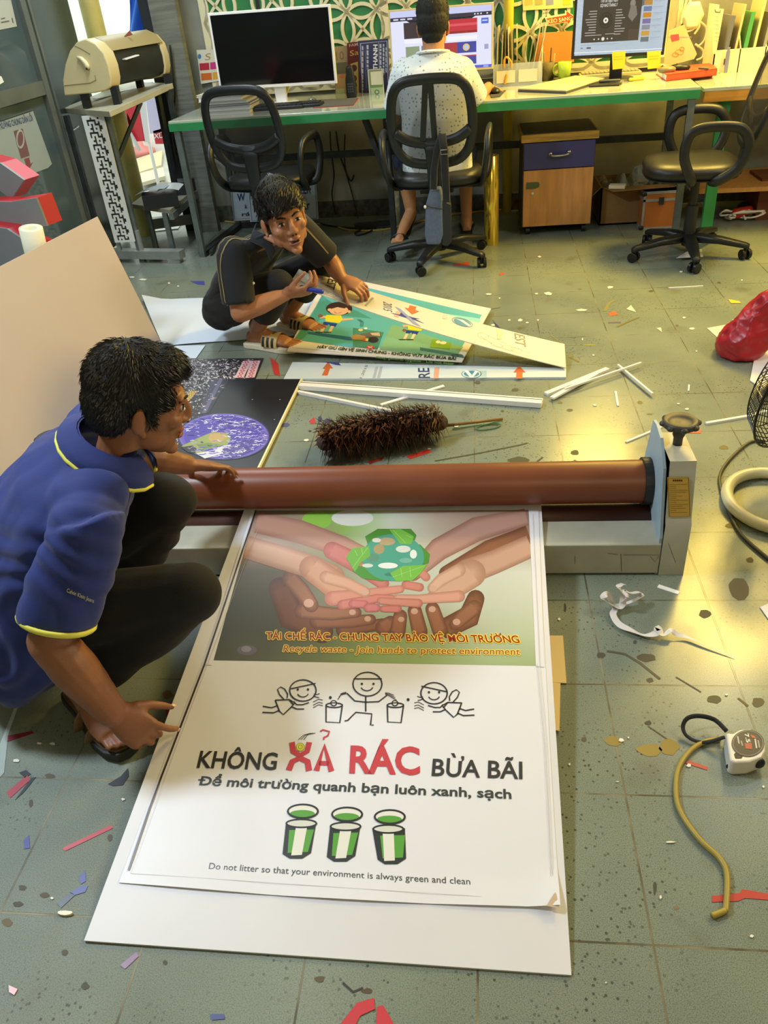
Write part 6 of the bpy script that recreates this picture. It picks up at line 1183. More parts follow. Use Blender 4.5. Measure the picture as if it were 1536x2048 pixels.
P_('collar', MB().tube([nk+V((0, -.005, .022))+sd*.072*math.sin(a)-fw*.064*math.cos(a)+V((0, 0, -.02*(1-math.cos(a))*.5)) for a in [R(-140+280*k/16) for k in range(17)]], .02, 10, flat=.4, up=(0, 0, 1)), 'dotted_cotton', c3, smooth=True, world=True)
st3 = MB().loft([(V((-.49, .09, .48)), sd*.175, fw*.14), (V((-.49, .07, .56)), sd*.182, fw*.13)], 22)
for h_, k_ in ((legs[0][0], legs[0][1]), (legs[1][0], legs[1][1])): st3.cap(h_, h_.lerp(k_, .55), .095, .085).cap(h_.lerp(k_, .55), h_.lerp(k_, .93), .085, .078)
cloth(p3, 'shorts', st3, 'navy_shorts', .0065, 5, lambda co, no: .004*sn(co, 40, 3))
P_('drawstring', MB().tube(spline([fl(808, 312, .53), fl(818, 307, .52), fl(822, 318, .51), fl(812, 322, .51), fl(830, 322, .51), fl(853, 328, .51)], 5), .004, 6), 'white_cloth', p3, smooth=True, world=True)
d = (toe-an).normalized(); l = V((.9, .25, 0)).normalized(); up = l.cross(d).normalized()
if up.dot(V((0, -1, .3))) > 0: up = -up
bs = an.lerp(toe, .1)+up*.045-d*.05
sl = P_('sandal', MB().prism([(0, -.03), (0, .03), (.1, .036), (.19, .045), (.25, .035), (.265, 0), (.25, -.035), (.19, -.045), (.1, -.036)], bs, d, l, .022), 'black_plastic', p3, world=True, bevel=.004)
P_('strap', MB().tube([toe+l*.042*math.cos(t)-up*.03*math.sin(t)+up*.02-d*.02 for t in [math.pi*k/8 for k in range(9)]], .016, 8, flat=.25, up=d), 'black_plastic', sl, smooth=True, world=True)
s, b, d, l = sandal(p3, legs[0][2], legs[0][3], .02, ('black_plastic', 'black_plastic'))

# ---------------- boards, posters and litter on the floor ----------------
def flat(nm, px, z, t, col, m, lb, cat, draw=None, group=None):
    q = [fl(x, y, z) for x, y in px]; n = (q[1]-q[0]).cross(q[2]-q[0]); q = q if n.z > 0 else q[::-1]
    mb = MB().slab(q, t, col); 
    if draw: draw(mb, Pl((0, 0, z), (0, 0, 1)))
    return one(nm, mb, m, lb, cat, group)
# big pinkish board leaning at the left, its edge on the floor
a = fl(336, 712, .002); b = fl(20, 1000, .002); d = ray(195, 433); w_ = b-a; c1 = CAM+d*((a-CAM).dot(w_)/d.dot(w_))
bd = MB(); q = [a, c1, c1+w_, b]; n = (q[1]-q[0]).cross(q[2]-q[0]).normalized()
if n.dot(CAM-a) < 0: q = q[::-1]
bd.slab(q, .008); one('leaning_board', bd, mat('board_pinkish', '#c5b9ba', .5, var=.02, vs=2), 'large plain pale board leaning up behind the man in the blue polo', 'board')
# sheets under and round the man in black
def vin(mb_px, z, lb, nu=20, nv=14, amp=.004):
    q = [fl(x, y, z) for x, y in mb_px]
    mb = MB().grid(lambda u, v: (q[0]*(1-u)+q[1]*u)*(1-v)+(q[3]*(1-u)+q[2]*u)*v+V((0, 0, amp*abs(math.sin(u*7+v*3)*math.sin(v*5+u*2))+ (.03*(max(0, .12-u)/.12)*max(0, .4-v)/.4))), nu, nv)
    return one('vinyl_sheet', mb, mat('vinyl_white', '#d9e0ec', .35, bump=.15, bs=14), lb, 'sheet', smooth=True)
vin([(286, 600), (668, 588), (640, 668), (326, 692)], .004, 'white vinyl sheet spread on the floor under the man in black')
flat('white_board', [(330, 692), (411, 690), (392, 716), (345, 718)], .004, .003, '#dfe4ea', 'print', 'narrow white board just in front of the white vinyl sheet', 'board')
flat('blue_print', [(338, 716), (386, 716), (372, 738), (350, 746)], .003, .002, '#2c5a80', 'print', 'blue print partly under the crowd poster', 'print')
def d_crowd(mb, P):
    r_ = random.Random(2); cols = ['#2a2830', '#8a8488', '#c8c0c0', '#4a4450', '#a8a0a4', '#1c1a20', '#6a6068', '#d8d0d0', '#7a5a68', '#e2dcd8']
    for i in range(3600):
        y = r_.uniform(719, 940) if i > 1500 else r_.uniform(719, 790); x = r_.uniform(330, 530)
        if x > 520-(y-719)*.55-abs(r_.gauss(0, 4)) or x < 300: continue
        s = 1.0+(y-719)*.004; a_ = r_.uniform(0, 3.1); w, h = r_.uniform(1.5, 4.5)*s, r_.uniform(.7, 1.8)*s; c, s_ = math.cos(a_), math.sin(a_)*.6
        mb.poly(P, [(x+w*c, y+w*s_), (x-h*s_, y+h*c*.6), (x-w*c, y-w*s_), (x+h*s_, y-h*c*.6)], .0006+i*5e-8, r_.choice(cols) if y < 800 else r_.choice(cols+['#c8a8b0', '#9a7080', '#e8e4e4']))
    for (x0, y0, x1, y1) in ((495, 722, 478, 756), (512, 722, 500, 756)):
        mb.line(P, [(x0, y0), (x1, y1)], .042, .0013, '#d9b8c0')
        for k in range(6): t = (k+.5)/6; mb.ring(P, x0+(x1-x0)*t, y0+(y1-y0)*t, 3.4, 2, .004, .0016, '#c03848')
    mb.line(P, [(388, 782), (368, 806)], .03, .0013, '#c9a84a')
    for k in range(4): mb.ring(P, 386-k*5, 785+k*6, 3, 2.4, .003, .0016, '#8a6a20')
flat('printed_poster', [(300, 719), (527, 716), (440, 940), (240, 1000)], .004, .003, '#2c2a32', 'print', 'printed poster of a packed crowd lying beside the black earth board', 'poster', d_crowd)
def d_earth(mb, P):
    mb.poly(P, [(420, 758.5), (458, 758.5), (418, 826), (396, 830)], .0006, '#3a3850'); mb.poly(P, [(438, 758.5), (452, 758.5), (414, 826), (404, 826)], .0007, '#5a5878'); mb.poly(P, [(446, 758.5), (456, 758.5), (420, 824), (412, 826)], .0008, '#2c2b3a')
    cx, cy, rx, ry = 448, 873, 89, 45
    for k, c in ((1.05, '#2a2640'), (1.02, '#4a4088'), (1.0, '#6a60b8'), (.96, '#5a4cae'), (.9, '#4636a0')): mb.disc(P, cx, cy, rx*k, ry*k, .0009+(1.05-k)*.003, c, 44)
    L_ = .0016; r_ = random.Random(9)
    def blob(pts, c): 
        nonlocal L_
        L_ += .00003; mb.poly(P, [(350+x*.1758, 700+y*.1758) for x, y in pts], L_, c)
    blob([(70, 1100), (250, 1010), (420, 940), (580, 940), (640, 1010), (600, 1080), (480, 1100), (380, 1130), (300, 1180), (220, 1180), (180, 1120)], '#8a9450'); blob([(400, 960), (540, 945), (600, 1000), (520, 1050), (420, 1060), (380, 1010)], '#b09458'); blob([(250, 1080), (380, 1060), (520, 1080), (400, 1120), (300, 1150)], '#6a8040')
    blob([(70, 1110), (200, 1090), (250, 1130), (230, 1180), (150, 1170)], '#2a2a2e'); blob([(240, 1180), (400, 1150), (560, 1090), (640, 1080), (620, 1160), (480, 1200), (340, 1240)], '#c9c8d4'); blob([(540, 1130), (700, 1070), (900, 1020), (960, 1060), (820, 1180), (640, 1240), (560, 1230)], '#4a3e8a')
    for i in range(420):
        a_ = r_.uniform(0, 6.28); rr_ = math.sqrt(r_.random())*.95; x, y = cx+rx*rr_*math.cos(a_), cy+ry*rr_*math.sin(a_)
        if 930 < (y-700)/.1758 < 1110 and (x-350)/.1758 < 620 and r_.random() < .8: continue
        l = r_.uniform(3, 15); b_ = r_.uniform(-.35, .25); L_ += .000002
        mb.line(P, [(x-l/2, y-b_*l*.3), (x-l*.15, y+r_.uniform(-2, 2)), (x+l*.2, y+r_.uniform(-2, 2)), (x+l/2, y+b_*l*.3)], r_.uniform(.0015, .006), L_, r_.choice(['#e8e6f0', '#c8c4e0', '#a49cd8', '#d8d4ea', '#7a6cc8', '#8a80cc', '#382c80', '#5a4cae']))
    cr = ['#2a2830', '#8a8488', '#c8c0c0', '#4a4450', '#a8a0a4', '#9a7080', '#d8d0d0', '#7a5a68', '#e2dcd8']
    for i in range(900):
        y = r_.uniform(760, 938); x = r_.uniform(330, 470); lim = 462-(y-760)*.75-abs(r_.gauss(0, 7))
        if x > lim or x < 420-(y-758)*.5: continue
        a_ = r_.uniform(0, 3.1); w, h = r_.uniform(1.5, 5), r_.uniform(.7, 2); c, s_ = math.cos(a_), math.sin(a_)*.6; mb.poly(P, [(x+w*c, y+w*s_), (x-h*s_, y+h*c*.6), (x-w*c, y-w*s_), (x+h*s_, y-h*c*.6)], .00085+i*1e-8, r_.choice(cr))
    for x, y in ((549, 840), (505, 800), (560, 800)): mb.disc(P, x, y, 1.5, 1, .002, '#8a8a9a', 8)
flat('printed_board', [(420, 758), (604, 758), (516, 940), (330, 942)], .012, .01, '#222228', 'print', 'black printed board of the earth seen from space beyond the roller', 'poster', d_earth)
mb = MB(); q = [fl(604, 758, .0125), fl(516, 940, .0125)]; mb.bar(q[0], q[1], .007, .012); one('board_edging', mb, mat('edge_cream', '#e0d8a8', .5), 'thin cream edging along the right side of the black earth board', 'edging')
# foam board printed with arrows (lower) and the lifted film
def film_print(mb, P, up):
    c1_, c2c, c3c = '#35406e', '#cf6a3c', '#4a8ab0'
    if up: return
    for x, y in ((653, 737), (1040, 744)): mb.poly(P, [(x-8, y+1), (x+3, y-13), (x+13, y+0), (x+7, y), (x+2, y+14), (x-9, y+14), (x-3, y+1)] if x < 700 else [(x-13, y+1), (x-2, y-13), (x+11, y+1), (x+5, y+1), (x+5, y+13), (x-8, y+13), (x-7, y+1)], .0008, c2c)
    mb.text(P, '1.2015', (724, 757), (736, 731), (719, 756), .0008, '#6a7080', 0); mb.text(P, 'RE', (860, 756), (858, 736), (836, 756), .0008, c1_, .01)
    for x in (748, 757): mb.line(P, [(x, 756), (x+6, 733)], .012, .0007, '#a8b0bc')
    mb.line(P, [(872, 757), (874, 735)], .02, .0007, '#d8a08c'); mb.disc(P, 943, 748, 20, 8.5, .0007, c3c); mb.ring(P, 943, 748, 17, 7, .006, .0009, '#d8e2e6'); mb.poly(P, [(928, 741), (936, 741), (944, 751), (950, 742), (957, 743), (946, 755), (940, 755)], .001, '#e2eaec'); mb.line(P, [(966, 756), (966, 742)], .03, .0007, '#a8c4d0'); mb.poly(P, [(648, 724), (676, 724), (682, 731), (672, 730)], .0008, '#3a4488')
flat('foam_board', [(567, 758), (585, 724), (1132, 736), (1132, 754)], .009, .009, '#c9d4dc', 'print', 'pale board printed with orange arrows and blue logos lying under the cartoon sign', 'board', lambda mb, P: film_print(mb, P, False))
# cartoon sign
sgq = [fl(574, 702, .035), fl(924, 723, .024), fl(982, 617, .024), fl(655, 548, .045)]
PS_ = Pl((sgq[0]+sgq[1]+sgq[2]+sgq[3])/4, (sgq[1]-sgq[0]).cross(sgq[3]-sgq[0])); sgq = [PS_.at(574, 702), PS_.at(924, 723), PS_.at(982, 617), PS_.at(655, 548)]
mb = MB().slab(sgq, .005, '#e6dcd0'); Z5 = lambda *p: [(580+x*.18229, 530+y*.18229) for x, y in p]; Z6 = lambda *p: [(840+x*.2018, 560+y*.2018) for x, y in p]; k5 = .0008
def pg(pts, c): 
    global k5
    k5 += .00004; mb.poly(PS_, pts, k5, c)
def ds(x, y, rx, ry, c, n=20):
    global k5
    k5 += .00004; mb.disc(PS_, 580+x*.18229, 530+y*.18229, rx*.18229, ry*.18229, k5, c, n)
pg([(587, 680), (914, 709), (964, 630), (668, 560)], '#62b4bc'); pg(Z5((45, 820), (110, 830), (220, 760), (180, 740), (330, 600), (560, 560), (900, 590), (720, 500), (480, 430), (350, 330), (200, 620)), '#4f9a8c'); pg(Z5((130, 830), (690, 910), (690, 760), (380, 780), (190, 760)), '#5ab4cc')
pg(Z5((980, 930), (1110, 670), (1150, 660), (1250, 690), (1900, 900), (1830, 1000), (1400, 985)), '#86b48a'); pg(Z6((0, 668), (130, 690), (420, 740), (440, 775), (0, 700)), '#4a7a6a'); pg(Z6((0, 300), (600, 385), (570, 480), (440, 470), (0, 340)), '#9adac8')
pg(Z5((690, 690), (1030, 740), (960, 930), (690, 900)), '#4a8a74'); pg(Z5((190, 730), (660, 790), (690, 830), (640, 830), (200, 760)), '#2a6a98')
pg(Z5((20, 890), (80, 830), (540, 900), (560, 960), (40, 905)), '#efe9e0')
for dx, dy, sc in ((0, 0, 1), (945, 155, .9)):
    q5 = lambda *p: [(580+(dx+x*sc)*.18229, 530+(dy+y*sc)*.18229) for x, y in p]
    pg(q5((320, 560), (400, 560), (410, 580), (330, 590)), '#e8b890'); pg(q5((560, 590), (690, 585), (700, 600), (570, 615)), '#e8b890'); pg(q5((400, 550), (560, 555), (580, 600), (540, 640), (390, 620), (385, 570)), '#eadc2a'); pg(q5((370, 625), (520, 645), (500, 680), (440, 675), (430, 650), (410, 665), (360, 660)), '#2a3f98')
    for x in (370, 460): pg(q5((x-10, 670), (x+25, 675), (x-10, 740), (x-40, 735)), '#ecd2b0'); pg(q5((x-100, 735), (x-10, 735), (x-5, 745), (x-80, 748)), '#4a3a34')
    if not dx:
        ds(540, 480, 145, 72, '#3a2620', 26); ds(535, 500, 105, 52, '#edb98e', 26); pg(q5((420, 440), (660, 440), (600, 480), (520, 465), (450, 485)), '#3a2620'); ds(430, 495, 18, 16, '#edb98e', 10); ds(650, 515, 18, 16, '#edb98e', 10)
        k5 += .0001; mb.line(PS_, q5((485, 518), (510, 532), (540, 532), (565, 520)), .004, k5, '#b04a3a'); ds(335, 560, 28, 18, '#8a5a40', 12)
    else: ds(1255, 718, 22, 14, '#8a5a40', 12)
for t in (0, 14, 28): mb.line(PS_, Z5((740+t, 600), (780+t, 630), (770+t, 680)), .0025, k5+.0002, '#3a7a80')
ds(830, 700, 20, 11, '#efe8dc', 12); ds(775, 718, 28, 14, '#d8c890', 12); pg(Z5((770, 760), (900, 740), (980, 745), (1000, 790), (930, 800), (800, 790)), '#6a6058'); pg(Z5((880, 750), (980, 745), (990, 785), (900, 775)), '#c9b49a'); pg(Z5((660, 790), (720, 765), (830, 785), (830, 830), (700, 825)), '#b08850'); ds(915, 825, 58, 32, '#2e2a2c', 16); ds(825, 825, 28, 18, '#d0553c', 12); ds(845, 825, 16, 16, '#e8d8b0', 10); ds(880, 908, 46, 22, '#cf4a30', 16)
mb.line(PS_, Z5((855, 897), (905, 920)), .004, k5+.0003, '#f0e0d0'); mb.line(PS_, Z5((905, 897), (855, 920)), .004, k5+.0003, '#f0e0d0'); pg(Z6((125, 590), (310, 630), (295, 690), (100, 670)), '#86ac28'); ds(1620, 780, 1, 1, '#86ac28'); mb.disc(PS_, *Z6((180, 620))[0], 5, 3, k5+.0002, '#e8e4c8', 10); mb.disc(PS_, *Z6((230, 628))[0], 7, 3, k5+.0002, '#e8e4c8', 10); mb.ring(PS_, *Z6((345, 752))[0], 6, 2.6, .004, k5+.0003, '#3a5a4a')
mb.text(PS_, 'HÃY GIỮ GÌN VỆ SINH CHUNG - KHÔNG VỨT RÁC BỪA BÃI', (634, 697), (911, 721.5), (637, 691.5), k5+.0003, '#28381e', .025); mb.text(PS_, 'Keep general hygiene - Do not litter', (752, 718), (908, 731), (754, 713), k5+.0003, '#5a8a3a', .01)
one('cartoon_sign', mb, 'print', 'teal cartoon sign about litter showing a boy in a yellow shirt', 'sign')
# the long printed strip he lifts off the board
Lf, Ln, Rn, Rf = fl(600, 535, .345), fl(580, 566, .325), fl(1132, 735, .02), fl(1129, 688, .05)
def strip_pt(u, v):      # u along, v from near edge to far edge
    p = (Ln*(1-u)+Rn*u)*(1-v)+(Lf*(1-u)+Rf*u)*v; return p+V((0, 0, -.09*u*(1-u)*(1-.1*v)))
mid = strip_pt(.45, .5)
mb = MB(); G = 30; vsA = [strip_pt(i/G, j/4) for j in range(5) for i in range(G+1)]; nrm = (Rn-Ln).cross(Lf-Ln).normalized(); vsB = [p-nrm*.004 for p in vsA]; W_ = G+1; N_ = len(vsA)
fA = [(j*W_+i, j*W_+i+1, (j+1)*W_+i+1, (j+1)*W_+i) for j in range(4) for i in range(G)]
rim = [i for i in range(W_)]+[j*W_+G for j in range(1, 5)]+[4*W_+i for i in range(G-1, -1, -1)]+[j*W_ for j in range(3, 0, -1)]
mb.add(vsA+vsB, fA+[tuple(N_+k for k in f[::-1]) for f in fA]+[(rim[i], N_+rim[i], N_+rim[(i+1) % len(rim)], rim[(i+1) % len(rim)]) for i in range(len(rim))], '#d5cdb8')
class SPt:
    n = nrm
    def at(s, u, v, lift=0): return strip_pt(u, v)+nrm*lift
SP_ = SPt(); c1_, c2c, c3c = '#2c3258', '#cf6a3c', '#3f86a8'
mb.text(SP_, 'EST', (.82, .95), (.825, .45), (.86, .95), .001, c1_, .012); mb.line(SP_, [(.765, .95), (.77, .5)], .022, .001, '#d9a890'); mb.text(SP_, '2015', (.335, .7), (.345, .3), (.37, .7), .001, '#5a6070', 0)
for u in (.25, .28): mb.line(SP_, [(u, .2), (u+.015, .72)], .011, .001, '#9aa0b0')
mb.line(SP_, [(.075, .5), (.085, .9)], .02, .001, '#d9a890'); mb.text(SP_, 'EST', (.115, .95), (.12, .45), (.15, .95), .001, c1_, .012)
mb.poly(SP_, [(.43, .9), (.455, .93), (.455, .75), (.47, .75), (.448, .5), (.415, .72), (.43, .74)], .001, c2c)
mb.poly(SP_, [(.4, .45), (.5, .25), (.44, .38), (.4, .3)], .001, '#3a3f88'); mb.poly(SP_, [(.38, .62), (.4, .6), (.49, .05), (.46, .08)], .0012, '#9096b8'); mb.poly(SP_, [(.37, .25), (.44, .25), (.48, .4), (.42, .33)], .0011, '#3a3f88'); mb.line(SP_, [(.395, .15), (.4, .45)], .02, .001, '#d9a890')
mb.disc(SP_, .63, .82, .032, .16, .001, c3c); mb.ring(SP_, .63, .82, .038, .18, .003, .0012, c3c); mb.poly(SP_, [(.605, .9), (.625, .85), (.655, .7), (.66, .78), (.63, .93)], .0013, '#dfe2d8'); mb.line(SP_, [(.565, .75), (.565, .97)], .02, .001, '#b8c0b8')
for u0, v0 in ((.0, .05), (.68, .1)):
    mb.ring(SP_, u0+.03, v0+.35, .02, .14, .0012, .001, '#8a8a90'); mb.line(SP_, [(u0+.02, v0+.3), (u0+.08, v0+.05), (u0+.14, v0+.0), (u0+.2, v0-.02)], .0014, .001, '#6a6a78'); mb.line(SP_, [(u0+.05, v0+.42), (u0+.12, v0+.26), (u0+.2, v0+.12)], .0014, .001, '#8a8a96')
    for t in (.08, .12, .15): mb.ring(SP_, u0+t, v0+.12, .02, .09, .0012, .001, '#6a6a80', 16)
one('printed_strip', mb, 'print', 'long printed strip lifted at its left end by the hands of the man in black', 'strip')
# white plastic profiles and offcuts
def stick(px, w, h, lb, m='white_plastic', group='white plastic offcuts', nm='plastic_strip', z=None):
    q = [fl(x, y, (h/2 if z is None else z)) for x, y in px]; mb = MB()
    for i in range(len(q)-1): mb.bar(q[i], q[i+1]+(q[i+1]-q[i]).normalized()*(w*.3 if i < len(q)-2 else 0), w, h)
    return one(nm, mb, m, lb, 'strip', group)
tk = T('trunking', 'long white plastic trunking lying behind the feather duster', 'trunking', tuple(fl(830, 790))); q = [fl(602, 776, 0), fl(1084, 812, 0)]
P_('channel', MB().bar(q[0]+V((0, 0, .012)), q[1]+V((0, 0, .012)), .045, .022), 'white_plastic', tk, world=True, bevel=.002); P_('groove', MB().bar(q[0]+V((0, .008, .0235)), q[1]+V((0, .008, .0235)), .003, .001), 'grey_plastic', tk, world=True)
stick([(596, 784), (790, 824)], .014, .012, 'thin white plastic strip left of the feather duster, running under the trunking', z=.006)
stick([(762, 810), (888, 772)], .016, .006, 'short white plastic strip crossing under the trunking', z=.004)
stick([(1092, 788), (1215, 738)], .022, .01, 'widest white strip in the small heap right of the lifted strip'); stick([(1104, 796), (1192, 748)], .02, .008, 'white strip lying front left in the small heap right of the lifted strip', z=.012); stick([(1130, 778), (1282, 726)], .008, .008, 'longest thin white stick in the small heap right of the lifted strip', z=.02); stick([(1236, 730), (1305, 788)], .008, .008, 'thin white stick crossing at the right end of the small heap', z=.012)
stick([(1252, 884), (1338, 848)], .008, .005, 'thin white stick lying left of the hand wheel'); stick([(1412, 847), (1500, 832), (1540, 820)], .012, .008, 'white stick running under the fan guard'); stick([(1337, 576), (1406, 572)], .008, .004, 'thin white stick in front of the right chair'); stick([(1231, 783), (1236, 812)], .008, .004, 'short white curl of plastic right of the trunking end'); stick([(1378, 770), (1377, 782)], .006, .004, 'tiny white plastic bit on the floor left of the fan')
stick([(1316, 1172), (1358, 1186)], .014, .002, 'white paper sliver in front of the laminator housing', 'paper')
# feather duster
fd = T('feather_duster', 'brown feather duster lying on the floor behind the roller', 'duster', tuple(fl(770, 875)))
A_, B_ = fl(650, 885, .055), fl(880, 845, .055); ax = (B_-A_).normalized(); r_ = random.Random(4); fm_ = MB(); P_('core', MB().cap(A_, B_, .03, .03), 'brown_dark', fd, world=True)
s1_ = ax.cross(V((0, 0, 1))).normalized(); s2_ = s1_.cross(ax).normalized()
fcol = ['#5a3218', '#6d3f20', '#3c2010', '#7a4a28', '#4a2a14', '#8a5a32', '#2a160a']
for i in range(2600):
    t = r_.random(); a_ = r_.uniform(-.6, 3.75); d = s1_*math.cos(a_)+s2_*math.sin(a_); b = A_.lerp(B_, t)+d*.02; L = r_.uniform(.06, .115)*(1-.25*max(0, t-.7)/.3); w = r_.uniform(.003, .006)
    v = (d*1.0-ax*r_.uniform(-.1, .5)+V((r_.uniform(-.3, .3),)*1+(r_.uniform(-.3, .3), r_.uniform(-.2, .2)))).normalized(); e = b+v*L+V((0, 0, -.018-.02*r_.random())); m_ = b+v*L*.55+V((0, 0, .004)); e.z = max(.003, e.z); m_.z = max(.004, m_.z); b.z = max(.01, b.z); x = v.cross(ax+d*.2).normalized()*w; c = r_.choice(fcol) if t < .88 else r_.choice(['#a88a5a', '#8a6a3a', '#6d3f20'])
    fm_.add([b-x*.4, b+x*.4, m_+x, m_-x, e], [(0, 1, 2, 3), (3, 2, 4)], c)
P_('feathers', fm_, 'feather', fd, world=True)['kind'] = 'stuff'
P_('handle', MB().cyl(B_+V((0, 0, -.015)), fl(1005, 838, .02), .006, .005), mat('cane', '#7a5a2a', .5), fd, world=True, smooth=True)
one('wire_loop', MB().tube(spline([fl(x, y, .004) for x, y in ((905, 858), (960, 850), (1000, 848), (990, 856), (960, 860), (955, 854), (1005, 840))], 5), .0022, 6), mat('wire_green', '#4a7a4a', .4), 'thin green wire by the handle of the feather duster', 'wire', smooth=True)
# curled white ribbon
rb = [fl(x, y, z) for x, y, z in ((1248, 1168, .05), (1238, 1172, .07), (1246, 1192, .045), (1242, 1212, .02), (1222, 1208, .03), (1206, 1196, .045), (1214, 1188, .05), (1222, 1200, .03), (1232, 1214, .012), (1226, 1228, .012), (1238, 1248, .01), (1262, 1260, .01), (1288, 1270, .008), (1312, 1266, .016), (1316, 1256, .022), (1326, 1270, .012), (1342, 1260, .02), (1352, 1268, .012), (1374, 1274, .008), (1410, 1290, .006), (1470, 1315, .003))]
sp = spline(rb, 5); n_ = len(sp); vs = []
for i, p in enumerate(sp):
    d = (sp[min(i+1, n_-1)]-sp[max(i-1, 0)]).normalized(); tw = .5*math.sin(i*.35); up = V((0, math.sin(tw), math.cos(tw))); x = d.cross(up).normalized()*.0085*(1-.9*max(0, (i-n_+22)/22)); vs += [p+x, p-x]
mb = MB().add(vs, [(2*i, 2*i+1, 2*i+3, 2*i+2) for i in range(n_-1)]); one('paper_ribbon', mb, mat('ribbon', '#e6e0dc', .5), 'curled strip of white backing paper on the floor in front of the laminator', 'ribbon', smooth=True)
mb = MB().tube(spline([fl(x, y, z) for x, y, z in ((1242, 1206, .02), (1256, 1196, .05), (1246, 1180, .06), (1262, 1186, .05), (1278, 1184, .04), (1282, 1192, .03), (1264, 1202, .02), (1240, 1212, .012))], 5), .008, 6, flat=.12, up=(0, .3, 1)); one('paper_ribbon', mb, 'ribbon', 'knotted white paper loops at the top end of the curled strip', 'ribbon', smooth=True)
# tape measure
bt = fl(1497, 1530); tm = T('tape_measure', 'white tape measure with a black wrist strap on the floor at the right', 'tape measure', tuple(bt)); PT_ = Pl((0, 0, .042), (0, 0, 1))
outl = [(1452, 1464), (1466, 1466), (1480, 1458), (1500, 1457), (1520, 1465), (1531, 1482), (1531, 1500), (1524, 1514), (1500, 1523), (1470, 1525), (1460, 1520), (1455, 1486)]
q = [PT_.at(*p) for p in outl]; q = q if (q[1]-q[0]).cross(q[2]-q[0]).z < 0 else q; pts = q[::-1]
P_('case', MB().slab(pts, .041), mat('tape_white', '#e2ddd0', .35), tm, world=True, bevel=.005, seg=3)
mb = MB(); cx, cy = 1496, 1487
PT2 = Pl((0, 0, .0425), (0, 0, 1)); mb.disc(PT2, cx, cy, 33, 27, .0005, '#2a2a30', 36); mb.ring(PT2, cx, cy, 30, 24.5, .0012, .0009, '#8a8a94', 36); mb.text(PT2, '7.5', (1489, 1468), (1493, 1486), (1497, 1467), .001, '#e8e4e0', .02); mb.poly(PT2, [(1489, 1487), (1503, 1486), (1504, 1499), (1491, 1498)], .001, '#a84a38'); mb.poly(PT2, [(1500, 1470), (1508, 1472), (1512, 1477), (1504, 1476)], .001, '#b8583c')
for x, y0, y1, c in ((1476, 1473, 1488, '#b8b4ac'), (1483, 1482, 1492, '#9a968e'), (1511, 1478, 1497, '#c8c4bc'), (1517, 1481, 1496, '#9a968e')): mb.line(PT2, [(x-1, y0), (x+2, y1)], .003, .001, c)
P_('face', mb, 'print', tm, world=True)
P_('grip', MB().slab([PT2.at(*p) for p in ((1479, 1496), (1492, 1502), (1484, 1518), (1470, 1518), (1467, 1508))][::-1], .012), 'black_plastic', tm, world=True, bevel=.002)
qq = [fl(1524, 1516, .03), fl(1531, 1510, .03)]; P_('lock_button', MB().ell(fl(1518, 1526, .022), (.012, .008, .014)), 'black_plastic', tm, world=True, smooth=True); P_('tape_slot', MB().ell(fl(1466, 1533, .014), (.014, .006, .01)), 'black_plastic', tm, world=True, smooth=True); P_('hook', MB().box(tuple(fl(1462, 1538, .008)-V((.006, .004, .008))), tuple(fl(1476, 1538, .008)+V((.006, .0, .001)))), 'chrome', tm, world=True)
P_('wrist_strap', MB().tube(spline([fl(x, y, z) for x, y, z in ((1453, 1462, .03), (1430, 1440, .025), (1400, 1432, .03), (1376, 1436, .03), (1366, 1452, .02), (1372, 1470, .012), (1392, 1482, .008), (1415, 1484, .012), (1450, 1474, .028))], 6), .005, 8, flat=.5), 'black_fabric', tm, world=True, smooth=True)
one('yellow_tube', MB().tube(spline([fl(x, y, .006) for x, y in ((1440, 1478), (1408, 1484), (1378, 1504), (1356, 1540), (1352, 1590), (1364, 1630), (1400, 1680), (1440, 1718), (1454, 1752), (1452, 1814), (1448, 1822), (1424, 1832))], 7), .0055, 10), mat('tube_olive', '#a38f3c', .4), 'yellow rubber tube curving down the floor from the tape measure', 'tube', smooth=True)
# red bag, sheet, fan
b = fl(1478, 712); rbag = MB().loft([(b+V((0, .02, .0)), V((.09, 0, 0)), V((0, .1, 0))), (b+V((.0, .02, .03)), V((.105, .0, 0)), V((0, .11, 0))), (b+V((.03, .02, .1)), V((.12, 0, 0)), V((0, .1, 0))), (b+V((.07, .01, .19)), V((.09, 0, 0)), V((0, .08, 0))), (b+V((.1, .0, .25)), V((.06, 0, 0)), V((0, .05, 0))), (b+V((.12, -.01, .28)), V((.02, 0, 0)), V((0, .02, 0)))], 22)
o = one('plastic_bag', rbag, 'bag_red', 'red plastic bag slumped on the floor behind the fan', 'bag', smooth=True); remesh(o, .009, 2); displace(o, lambda co, no: .012*sn(co, 30, 3)-.012*np.abs(sn(co, 44, 7))-.006*np.abs(sn(co, 90, 9)))
flat('white_sheet', [(1414, 656), (1482, 644), (1500, 664), (1452, 690)], .003, .002, '#e2dcc4', 'print', 'white sheet sticking out left of the red plastic bag', 'paper')
flat('paper_stack', [(1536, 672), (1512, 700), (1500, 760), (1560, 800)], .006, .005, '#e8e6e4', 'print', 'white paper lying behind the fan guard', 'paper')
flat('white_sheet', [(1520, 1214), (1545, 1204), (1560, 1240), (1545, 1250)], .003, .002, '#dcdce2', 'print', 'white paper corner on the floor at the right edge below the fan', 'paper')
fn = T('electric_fan', 'cream floor fan with a black wire guard at the right edge', 'fan', tuple(fl(1570, 1000))); fc_ = V((.655, -2.43, .33)); fa = V((-.62, .75, .14)).normalized(); fx = fa.cross(V((0, 0, 1))).normalized(); fy = fx.cross(fa).normalized()
g = MB(); RF = .205
def gp(a, r, h): return fc_+(fx*math.cos(a)+fy*math.sin(a))*r+fa*h
